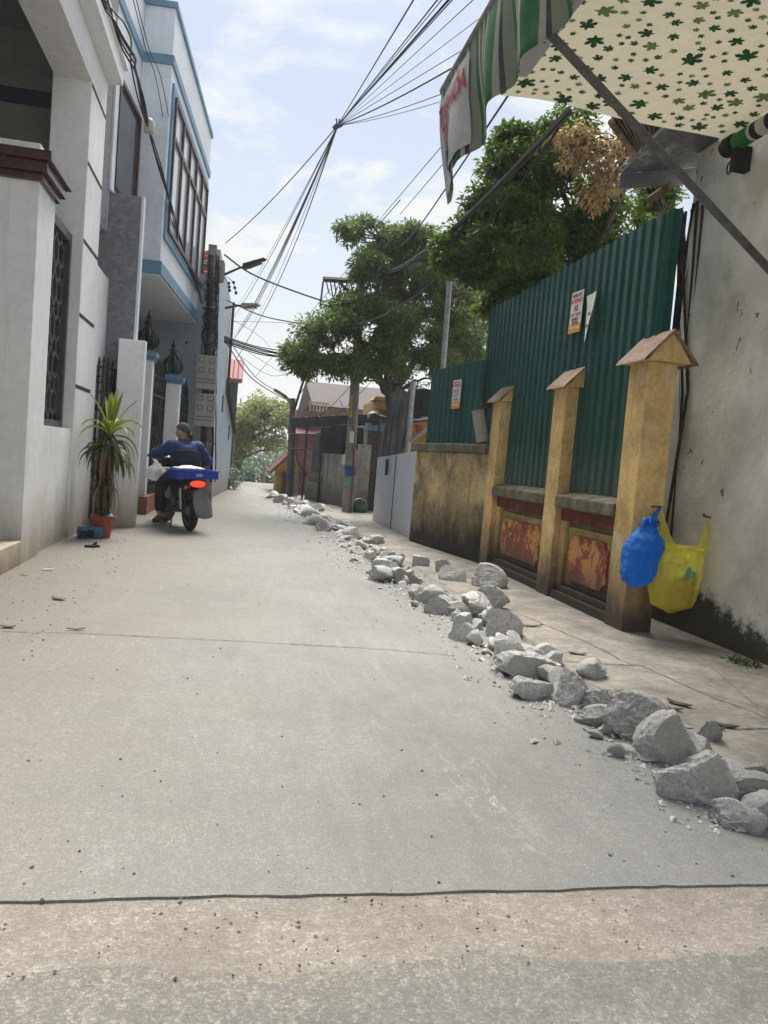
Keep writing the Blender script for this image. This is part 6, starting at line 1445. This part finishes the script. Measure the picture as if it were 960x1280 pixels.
def wheel(name, u, r, w, steer=0):
    c = Vector((u, 0, r)); Ms = Matrix.Translation(c) @ Matrix.Rotation(steer, 4, 'Z'); b = MB(); prof = []
    for q in range(11):
        a = R_(-115+230*q/10); prof.append((r-w+w*math.cos(a), w*.92*math.sin(a)))
    prof = [(r-1.75*w, -w*.55)]+prof+[(r-1.75*w, w*.55)]
    Rm = M4 @ Ms @ Matrix.Rotation(R_(90), 4, 'X')
    b.lathe(prof, (0, 0, 0), 36, Rm); b.build(name, RUB, bike, smooth=50); o = kids(bike)[-1]
    o = [k_ for k_ in bpy.data.objects if k_.parent == bike and k_.name.startswith(name)][-1]
    b = MB(); b.lathe([(r-2.0*w, -.028), (r-1.5*w, -.034), (r-1.5*w, .034), (r-2.0*w, .028)], (0, 0, 0), 30, Rm); b.lathe([(.055, -.06), (.075, -.04), (.075, .04), (.055, .06)], (0, 0, 0), 16, Rm)
    for q in range(6):
        a = q*math.pi/3; b.tube([Rm @ Vector((.05*math.cos(a), .05*math.sin(a), 0)), Rm @ Vector(((r-1.7*w)*math.cos(a+.1), (r-1.7*w)*math.sin(a+.1), 0))], .016, 5)
    b.build('rim', RIM, o, smooth=40)
wheel('rear_wheel', 0, .285, .052); wheel('front_wheel', 1.22, .28, .042, R_(14))
def side(name, poly, w, mat, bev=.02, parent=None, v0=0.0):
    b = MB(); b.prism([L(u, v0-w/2, z) for u, z in poly], M4.to_3x3() @ Vector((0, w, 0))); return b.build(name, mat, parent or bike, bevel=bev, smooth=50)
side('tail_body', [(-.28, .64), (-.22, .715), (.15, .72), (.62, .69), (.70, .55), (.60, .44), (.35, .46), (.05, .55)], .21, BBODY, .04)
side('seat', [(.18, .70), (.20, .75), (.3, .765), (.42, .755), (.62, .765), (.70, .71), (.6, .69), (.3, .70)], .25, SEATM, .03)
side('leg_shield', [(.78, .34), (.70, .44), (.86, .62), (.98, .86), (1.06, .92), (1.10, .84), (1.02, .60), (.94, .36), (.86, .28)], .34, BBODY, .03)
side('side_panel', [(.58, .42), (.72, .40), (.90, .66), (.96, .84), (.90, .86), (.76, .62)], .36, SILV, .015)
side('engine', [(.42, .24), (.42, .42), (.62, .46), (.82, .40), (.86, .28), (.66, .20)], .24, ENG, .03)
side('headlight_cowl', [(.98, .88), (.92, .96), (.98, 1.04), (1.10, 1.03), (1.18, .94), (1.12, .86)], .24, BBODY, .05)
side('front_mudguard', [(1.02, .40), (1.05, .52), (1.16, .595), (1.30, .585), (1.42, .50), (1.30, .55), (1.16, .56), (1.07, .49)], .11, BBODY, .01)
side('rear_mudguard', [(-.02, .56), (-.14, .60), (-.27, .58), (-.30, .52), (-.22, .54), (-.1, .56)], .15, BBODY, .015)
b = MB()
for s in (-1, 1): b.tube([L(.48, s*.10, .31), L(.2, s*.105, .29), L(0, s*.105, .285)], .026, 8)
b.build('swingarm', ENG, bike, smooth=60)
for s in (-1, 1):
    b = MB(); b.tube([L(.02, s*.125, .31), L(.08, s*.12, .60)], .024, 10)
    for q in range(9): 
        f = q/9; p = L(.02+.06*f, s*.125, .36+.2*f); b.tube([p-Vector((0, 0, .006)), p+Vector((0, 0, .006))], .040, 10)
    b.build('shock_absorber', CHROME, bike, smooth=50)
    b = MB(); b.tube([L(1.02, s*.075, .82), L(1.20, s*.075, .30)], .024, 8); b.build('fork_leg', CHROME, bike, smooth=60)
b = MB(); b.tube([L(.96, -.33, 1.02), L(1.0, -.16, 1.02), L(1.03, 0, .97), L(1.0, .16, 1.02), L(.96, .33, 1.02)], .013, 8); b.build('handlebar', STEELD, bike, smooth=60)
for s in (-1, 1):
    b = MB(); b.tube([L(.972, s*.24, 1.021), L(.955, s*.36, 1.019)], .019, 8); b.build('grip', RUB, bike, smooth=60)
    b = MB(); b.tube([L(1.0, s*.18, 1.02), L(1.02, s*.20, 1.10)], .007, 6); b.box(-.01, .01, -.035, .035, -.02, .03, M4 @ Matrix.Translation((1.02, s*.21, 1.12))); b.build('mirror', BBODY, bike, bevel=.004)
b = MB(); b.tube([L(.62, -.14, .22), L(.3, -.17, .25), L(-.02, -.18, .33), L(-.18, -.18, .38)], [.022, .03, .048, .045], 12); b.build('exhaust', ENG, bike, smooth=60)
b = MB()
for s in (-1, 1): b.tube([L(.5, s*.1, .24), L(.5, s*.27, .22)], .014, 6); b.tube([L(.26, s*.12, .33), L(.24, s*.22, .34)], .012, 6)
b.build('footpeg', RUB, bike)
b = MB(); b.tube([L(.4, .13, .24), L(.36, .16, .06), L(.30, .19, .02)], .013, 6); b.build('side_stand', ENG, bike)
b = MB()
for s in (-1, 1): b.tube([L(.3, s*.13, .72), L(-.05, s*.14, .738), L(-.22, s*.12, .738)], .013, 6)
for u in (-.2, -.05, .1): b.tube([L(u, -.14, .738), L(u, .14, .738)], .010, 6)
b.build('luggage_rack', STEELD, bike)
b = MB(); b.lathe([(.0015, -.015), (.06, -.012), (.075, 0), (.06, .03), (.0015, .045)], (0, 0, 0), 18, M4 @ Matrix.Translation((-.31, 0, .685)) @ Matrix.Rotation(R_(-78), 4, 'Y') @ Matrix.Diagonal((.62, 1.45, 1, 1)))
mt, T, bs, out = newmat('tail_light_lit'); em = N(T, 'ShaderNodeEmission', i_Strength=1.5); em.inputs[0].default_value = (1, .05, .02, 1); mx = N(T, 'ShaderNodeMixShader'); mx.inputs[0].default_value = .5
bs.inputs['Base Color'].default_value = (.6, .02, .01, 1); T.links.new(bs.outputs[0], mx.inputs[1]); T.links.new(em.outputs[0], mx.inputs[2]); T.links.new(mx.outputs[0], out.inputs[0])
tl = b.build('tail_light', mt, bike, smooth=60)
b = MB(); b.lathe([(.0015, -.02), (.07, -.018), (.082, -.006), (.07, .004), (.0015, .006)], (0, 0, 0), 18, M4 @ Matrix.Translation((-.295, 0, .685)) @ Matrix.Rotation(R_(-78), 4, 'Y') @ Matrix.Diagonal((.66, 1.55, 1, 1))); b.build('bezel', BBODY, tl, smooth=60)
for s in (-1, 1):
    b = MB(); b.tube([L(-.26, s*.09, .63), L(-.29, s*.16, .635)], .008, 6); b.lathe([(.002, -.03), (.022, -.015), (.024, .01), (.002, .03)], L(-.30, s*.165, .635), 10); b.build('indicator', pmat('amber_lens', (.45, .16, .02), .3, .1, 5, 0), bike, smooth=60)
b = MB(); vs = []
for i in range(9):
    t = i/8; w = (.075+.055*math.sin(math.pi*min(1, t*1.1)*.75)); uu = -.30-.10*t; z = .60-.36*t
    for k_ in range(5): s = k_/4*2-1; vs.append(L(uu+.015*s*s, -.035-.05*t+s*w, z-(.03*(1-s*s) if i == 8 else 0)))
b.add(vs, [(5*i+a, 5*i+a+1, 5*i+a+6, 5*i+a+5) for i in range(8) for a in range(4)]); o = b.build('mud_flap', pmat('grey_mud_flap', (.165, .175, .19), .6, .12, 6, .1, 40), bike, smooth=180); md = o.modifiers.new('t', 'SOLIDIFY'); md.thickness = .006
# crate strapped across the rack
CRB = pmat('royal_blue_crate', (.008, .055, .42), .4, .12, 6, .03)
ct = thing('plastic_crate', 'shallow royal blue plastic crate strapped across the motorbike rack', 'crate', tuple(L(-.05, 0, .75)))
cu0, cu1, cv, cz0, cz1 = -.30, .16, .29, .752, .852
b = MB(); b.box(cu0, cu1, -cv, cv, cz0, cz0+.012, M4)
for (a, c, d, e) in ((cu0, cu0+.012, -cv, cv), (cu1-.012, cu1, -cv, cv), (cu0+.012, cu1-.012, -cv, -cv+.012), (cu0+.012, cu1-.012, cv-.012, cv)): b.box(a, c, d, e, cz0+.012, cz1, M4)
body = b.build('body', CRB, ct)
b = MB()
for (a, c, d, e) in ((cu0-.014, cu0+.01, -cv-.014, cv+.014), (cu1-.01, cu1+.014, -cv-.014, cv+.014), (cu0+.01, cu1-.01, -cv-.014, -cv+.01), (cu0+.01, cu1-.01, cv-.01, cv+.014)): b.box(a, c, d, e, cz1, cz1+.014, M4)
for k_ in range(8): v = -cv+.04+k_*(2*cv-.08)/7; b.box(cu0-.010, cu0-.001, v-.006, v+.006, cz0+.01, cz1, M4)
for k_ in range(6): u = cu0+.04+k_*(cu1-cu0-.08)/5; b.box(u-.006, u+.006, cv+.001, cv+.010, cz0+.01, cz1, M4); b.box(u-.006, u+.006, -cv-.010, -cv-.001, cz0+.01, cz1, M4)
b.build('rim', CRB, ct)
b = MB(); b.box(cu0-.0125, cu0-.0105, -.06, .03, .785, .825, M4); b.build('printed_label', pmat('pale_crate_print', (.30, .42, .62), .5, .2, 30, 0), body)
b = MB(); n = 16; vs = [L(cu0+.08+.32*i/n, .25-.38*j/n, cz1+.02+.035*math.sin(math.pi*i/n)*math.sin(math.pi*j/n)+.012*noise.noise(Vector((i*.5, j*.5, 0)))) for i in range(n+1) for j in range(n+1)]
b.add(vs, [(i*(n+1)+j, (i+1)*(n+1)+j, (i+1)*(n+1)+j+1, i*(n+1)+j+1) for i in range(n) for j in range(n)]); o = b.build('white_cloth', pmat('white_sacking', (.62, .60, .58), .8, .1, 10, .2), smooth=180); md = o.modifiers.new('t', 'SOLIDIFY'); md.thickness = .02; tag(o, 'white sacking bulging over the blue crate rim', 'cloth')
b0 = L(.90, .25, .67)
bg = bag('shopping_bag', 'full white plastic shopping bag hanging from the left handlebar', 'shopping bag', tuple(b0-Vector((0, 0, .02))), .15, .11, .27, WHITEF, [.3, .9, 1.0, .96, .9, .8, .6, .35, .2], 12, (0, 0), 0, .4, .03)
b = MB(); b.tube([b0+Vector((0, 0, .24)), L(.96, .29, 1.01)], [.03, .012], 6); b.build('handle', WHITEF, bg)

# ------------------------------------------------------------------ rider
def skin(name, verts, edges, rad, sub=2, voxel=0.0):
    me = bpy.data.meshes.new(name); me.from_pydata([tuple(v) for v in verts], edges, []); o = bpy.data.objects.new(name, me); COL.objects.link(o)
    md = o.modifiers.new('s', 'SKIN'); md.use_smooth_shade = True
    for i, r in enumerate(rad):
        sv = me.skin_vertices[0].data[i]; sv.radius = r if isinstance(r, tuple) else (r, r); sv.use_root = (i == 0)
    md = o.modifiers.new('d', 'SUBSURF'); md.levels = sub; md.render_levels = sub
    dg = bpy.context.evaluated_depsgraph_get(); dg.update(); m2 = bpy.data.meshes.new_from_object(o.evaluated_get(dg)); bpy.data.objects.remove(o); return m2
def join(name, meshes, mat, parent, voxel=0, extra=None):
    bm = bmesh.new()
    for me in meshes: bm.from_mesh(me)
    me = bpy.data.meshes.new(name); bm.to_mesh(me); bm.free()
    o = bpy.data.objects.new(name, me); COL.objects.link(o)
    if voxel:
        md = o.modifiers.new('r', 'REMESH'); md.mode = 'VOXEL'; md.voxel_size = voxel; md2 = o.modifiers.new('sm', 'SMOOTH'); md2.iterations = 2
        dg = bpy.context.evaluated_depsgraph_get(); dg.update(); m2 = bpy.data.meshes.new_from_object(o.evaluated_get(dg)); o.modifiers.clear(); o.data = m2
    me = o.data; me.materials.clear(); me.materials.append(mat); me.polygons.foreach_set('use_smooth', [True]*len(me.polygons))
    off = Vector((0, 0, 0)); p = parent
    while p is not None: off += p.location; p = p.parent
    me.transform(Matrix.Translation(-off)); o.parent = parent; o.name = name; return o
SKINM = pmat('weathered_skin', (.36, .20, .13), .55, .12, 9, .05); JBLUE = pmat('royal_blue_jacket', (.009, .032, .13), .75, .15, 7, .3, 25); JNAVY = pmat('navy_jacket_panel', (.008, .012, .035), .8, .2, 7, .3, 25)
TROU = pmat('black_trousers', (.010, .010, .013), .85, .25, 8, .3, 25); CAPM = pmat('grey_knit_cap', (.05, .055, .065), .85, .2, 18, .4, 70); SLIP = pmat('brown_sandal', (.06, .04, .03), .7, .2, 9, .1)
J = {k_: L(*v) for k_, v in {
 'hip': (.40, -.03, .82), 'waist': (.38, -.03, .95), 'chest': (.42, -.035, 1.10), 'neck0': (.46, -.035, 1.22), 'neck1': (.49, -.03, 1.285), 'head': (.51, -.02, 1.37),
 'shL': (.43, .15, 1.17), 'elL': (.64, .33, 1.06), 'wrL': (.885, .325, 1.055), 'shR': (.43, -.215, 1.16), 'elR': (.50, -.40, .98), 'wrR': (.87, -.335, 1.05),
 'hpL': (.41, .08, .81), 'knL': (.78, .19, .62), 'anL': (.62, .255, .16), 'toL': (.78, .275, .085), 'hpR': (.41, -.13, .81), 'knR': (.80, -.19, .66), 'anR': (.58, -.215, .30), 'toR': (.76, -.235, .245)}.items()}
order = ['hip', 'waist', 'chest', 'neck0', 'neck1', 'head', 'shL', 'elL', 'wrL', 'shR', 'elR', 'wrR', 'hpL', 'knL', 'anL', 'toL', 'hpR', 'knR', 'anR', 'toR']
EDG = [('hip', 'waist'), ('waist', 'chest'), ('chest', 'neck0'), ('neck0', 'neck1'), ('neck1', 'head'), ('chest', 'shL'), ('shL', 'elL'), ('elL', 'wrL'), ('chest', 'shR'), ('shR', 'elR'), ('elR', 'wrR'), ('hip', 'hpL'), ('hpL', 'knL'), ('knL', 'anL'), ('anL', 'toL'), ('hip', 'hpR'), ('hpR', 'knR'), ('knR', 'anR'), ('anR', 'toR')]
RAD = dict(hip=.115, waist=.115, chest=.125, neck0=.06, neck1=.05, head=.07, shL=.062, elL=.042, wrL=.028, shR=.062, elR=.042, wrR=.028, hpL=.085, knL=.058, anL=.036, toL=.03, hpR=.085, knR=.058, anR=.036, toR=.03)
body = skin('b', [J[k_] for k_ in order], [(order.index(a), order.index(c)) for a, c in EDG], [RAD[k_] for k_ in order])
parts = [body]
# head turned to the rider's left
hc = J['head']+Vector((0, 0, .015)); fd = (M4.to_3x3() @ Vector((math.cos(R_(50)), math.sin(R_(50)), -.06))).normalized(); fl = Vector((-fd.y, fd.x, 0)).normalized(); fu = fd.cross(fl)
HM = Matrix((fd, fl, fu)).transposed().to_4x4(); HM.translation = hc
bm = bmesh.new(); bmesh.ops.create_icosphere(bm, subdivisions=4, radius=1)
for v in bm.verts:
    x, y, z = v.co; X = .100*x; Y = .080*y; Z = .118*z
    if z < -.1: X *= 1+.10*x*(-z); Y *= 1-.28*(-z)
    if x > .55: X -= .012*(x-.55)
    # nose, brow, eye sockets, lips, chin
    X += .026*math.exp(-((y*.076/.013)**2))*math.exp(-(((z*.112+.018)/.022)**2))*(1 if x > 0 else 0)
    if x > 0:
        X += .006*math.exp(-(((Z-.022)/.012)**2))*math.exp(-((Y/.05)**2))
        for s in (-1, 1): X -= .011*math.exp(-(((Y-s*.032)/.014)**2+((Z-.002)/.011)**2))
        X += .007*math.exp(-(((Z+.055)/.009)**2))*math.exp(-((Y/.024)**2)); X -= .004*math.exp(-(((Z+.047)/.004)**2))*math.exp(-((Y/.028)**2)); X += .010*math.exp(-(((Z+.092)/.016)**2))*math.exp(-((Y/.025)**2))
    v.co = HM @ Vector((X, Y, Z))
me = bpy.data.meshes.new('h'); bm.to_mesh(me); bm.free(); parts.append(me)
for s in (-1, 1):
    b = MB(); b.lathe([(.002, -.008), (.02, -.006), (.026, .002), (.018, .008), (.002, .006)], (0, 0, 0), 12, HM @ Matrix.Translation((-.006, s*.076, -.008)) @ Matrix.Rotation(R_(90), 4, 'X') @ Matrix.Diagonal((.8, 1.25, 1, 1)))
    me = bpy.data.meshes.new('e'); me.from_pydata(b.v, [], b.f); parts.append(me)
# hands closed round the grips: palm, four fingers of different length, thumb
for s, nm in ((1, 'wrL'), (-1, 'wrR')):
    w = J[nm]; g_ = L(.960, s*.305, 1.021); fx = M4.to_3x3()
    f_ = (fx @ Vector((1, 0, 0))); o_ = (fx @ Vector((0, s, 0))); u_ = Vector((0, 0, 1))
    pv = [w, w.lerp(g_, .55)+u_*.012, g_-f_*.018+u_*.022]
    parts.append(skin('p', pv, [(0, 1), (1, 2)], [(.028, .022), (.036, .018), (.038, .016)], 1))
    for k_, ln in enumerate((.92, 1.0, .95, .78)):
        a = g_+o_*(.033-.022*k_)-f_*.016+u_*.024; r = .0088-.0006*k_
        parts.append(skin('f', [a, a+f_*.026*ln+u_*.004, a+f_*.046*ln-u_*.020, a+f_*.034*ln-u_*.046], [(0, 1), (1, 2), (2, 3)], [r, r, r*.95, r*.8], 1))
    a = g_-o_*.036-f_*.022+u_*.010; parts.append(skin('t', [a, a-o_*.012+f_*.012-u_*.014, a-o_*.004+f_*.034-u_*.034], [(0, 1), (1, 2)], [.011, .010, .008], 1))
pr = join('person', parts, SKINM, None, .0065)
off = Vector(L(.40, 0, .70)); pr.data.transform(Matrix.Translation(-off)); pr.location = off
tag(pr, 'person in blue and navy jacket and grey cap riding a motorbike, head turned left', 'person')
def garment(name, keys, rads, mat, extra=(), vox=.011):
    K = list(keys); ed = [(K.index(a), K.index(c)) for a, c in EDG if a in K and c in K]
    ms = [skin('g', [J[k_] for k_ in K], ed, [rads[k_] for k_ in K])]+list(extra); return join(name, ms, mat, pr, vox)
J['wrLs'] = J['elL'].lerp(J['wrL'], .9); J['wrRs'] = J['elR'].lerp(J['wrR'], .9); J['coll'] = J['neck0'].lerp(J['neck1'], .35)
EDG += [('elL', 'wrLs'), ('elR', 'wrRs'), ('neck0', 'coll'), ('knL', 'anLs'), ('knR', 'anRs'), ('waist', 'hem')]
J['anLs'] = J['knL'].lerp(J['anL'], .92); J['anRs'] = J['knR'].lerp(J['anR'], .92); J['hem'] = J['waist'].lerp(J['hip'], .75)
def loft(rings, n=28):
    """rings: (centre, half width to the side, half depth fore and aft) stacked into one closed tube"""
    b = MB(); fx = M4.to_3x3(); vs = []
    for c, w, d in rings:
        for i in range(n):
            a = 2*math.pi*i/n; ca, sa = math.cos(a), math.sin(a); pw = .85
            vs.append(c+fx @ Vector((d*math.copysign(abs(sa)**pw, sa), w*math.copysign(abs(ca)**pw, ca), 0)))
    k_ = len(rings); b.add(vs, [(j*n+i, j*n+(i+1) % n, (j+1)*n+(i+1) % n, (j+1)*n+i) for j in range(k_-1) for i in range(n)]+[tuple(range(n-1, -1, -1)), tuple(range((k_-1)*n, k_*n))])
    me = bpy.data.meshes.new('l'); me.from_pydata(b.v, [], b.f); return me
def ball(c, r):
    bm = bmesh.new(); bmesh.ops.create_icosphere(bm, subdivisions=3, radius=r)
    for v in bm.verts: v.co += c
    me = bpy.data.meshes.new('s'); bm.to_mesh(me); bm.free(); return me
z_ = Vector((0, 0, 1))
torso = [(J['hip']-z_*.06, .195, .15), (J['hip']+z_*.05, .20, .155), (J['waist'], .205, .155), (J['waist'].lerp(J['chest'], .6), .215, .15), (J['chest']+z_*.02, .215, .14), (J['chest']+z_*.075, .19, .12), (J['neck0'], .125, .10), (J['neck0']+z_*.05, .092, .088), (J['neck1']+z_*.0, .085, .085)]
garment('jacket', ['shL', 'elL', 'wrLs'], dict(shL=.105, elL=.076, wrLs=.052), JBLUE, [loft(torso), skin('g', [J['shR'], J['elR'], J['wrRs']], [(0, 1), (1, 2)], [.105, .076, .052]), ball(J['shL'], .112), ball(J['shR'], .112), ball(J['shL'].lerp(J['chest'], .45)+z_*.01, .115), ball(J['shR'].lerp(J['chest'], .45)+z_*.01, .115), ball(J['elL'], .082), ball(J['elR'], .082), ball(J['shL'].lerp(J['elL'], .4), .10), ball(J['shR'].lerp(J['elR'], .4), .10)])
bk = M4.to_3x3() @ Vector((-1, 0, 0)); 
join('jacket_back', [loft([(c+bk*.008, w*1.015, d*1.015) for c, w, d in torso[:5]+[(torso[5][0]-z_*.02, torso[5][1]*.80, torso[5][2]*1.0)]]), ], JNAVY, pr, .011)
garment('trousers', ['hip', 'hpL', 'knL', 'anLs', 'hpR', 'knR', 'anRs'], dict(hip=.14, hpL=.12, knL=.105, anLs=.082, hpR=.12, knR=.105, anRs=.08), TROU)
bm = bmesh.new(); bmesh.ops.create_icosphere(bm, subdivisions=4, radius=1)
for v in bm.verts:
    x, y, z = v.co; lim = .12+.42*max(0, x)-.50*max(0, -x)
    zz = max(z, lim); f_ = 1.0 if zz == z else .99
    v.co = HM @ Vector((.117*x*f_-.006, .098*y*f_, .010+.134*zz+.004*noise.noise(Vector((x*4, y*4, z*4)))))
me = bpy.data.meshes.new('c'); bm.to_mesh(me); bm.free(); cp = join('cap', [me], CAPM, pr)
bm = bmesh.new(); bmesh.ops.create_icosphere(bm, subdivisions=3, radius=1)
for v in bm.verts: v.co = HM @ (Vector((-.112, 0, -.05))+Vector((.04*v.co.x, .05*v.co.y, .038*v.co.z))*(1+.25*noise.noise(v.co*3)))
for v in list(bm.verts): pass
me = bpy.data.meshes.new('c'); bm.to_mesh(me); bm.free()
tl_ = skin('pt', [HM @ Vector((-.10, .0, -.04)), HM @ Vector((-.13, .0, -.075)), HM @ Vector((-.125, .0, -.13))], [(0, 1), (1, 2)], [.03, .032, .012], 1)
join('hair', [me, tl_], pmat('black_hair', (.010, .009, .008), .6, .2, 30, .5, 90), pr)
for s, a, c in ((1, 'anL', 'toL'), (-1, 'anR', 'toR')):
    p = J[a]-Vector((0, 0, .05)); q = J[c]-Vector((0, 0, .02)); d = (q-p).normalized(); b = MB(); sd = d.cross(Vector((0, 0, 1))).normalized(); up = sd.cross(d)
    pts = [p-d*.05+d*.27*(.5-.5*math.cos(math.pi*2*i/18)) * 1 + sd*.05*math.sin(math.pi*2*i/18) for i in range(18)]
    b.prism([x-up*.022 for x in pts], up*.022); b.tube([p+d*.12-sd*.048, p+d*.13+up*.055, p+d*.12+sd*.048], .014, 6); b.build('sandal', SLIP, pr)

# ------------------------------------------------------------------ haze: one closed box of thin even air round the whole place
b = MB(); b.box(-260, 260, -40, 330, -6, 14)
mt = bpy.data.materials.new('haze_air'); mt.use_nodes = True; T = mt.node_tree; T.nodes.clear(); out = N(T, 'ShaderNodeOutputMaterial'); pv = N(T, 'ShaderNodeVolumePrincipled')
pv.inputs['Color'].default_value = (.86, .92, 1, 1); pv.inputs['Density'].default_value = .0012; pv.inputs['Anisotropy'].default_value = .25; T.links.new(pv.outputs[0], out.inputs['Volume'])
hz_ = b.build('haze', mt); tag(hz_, kind='stuff')
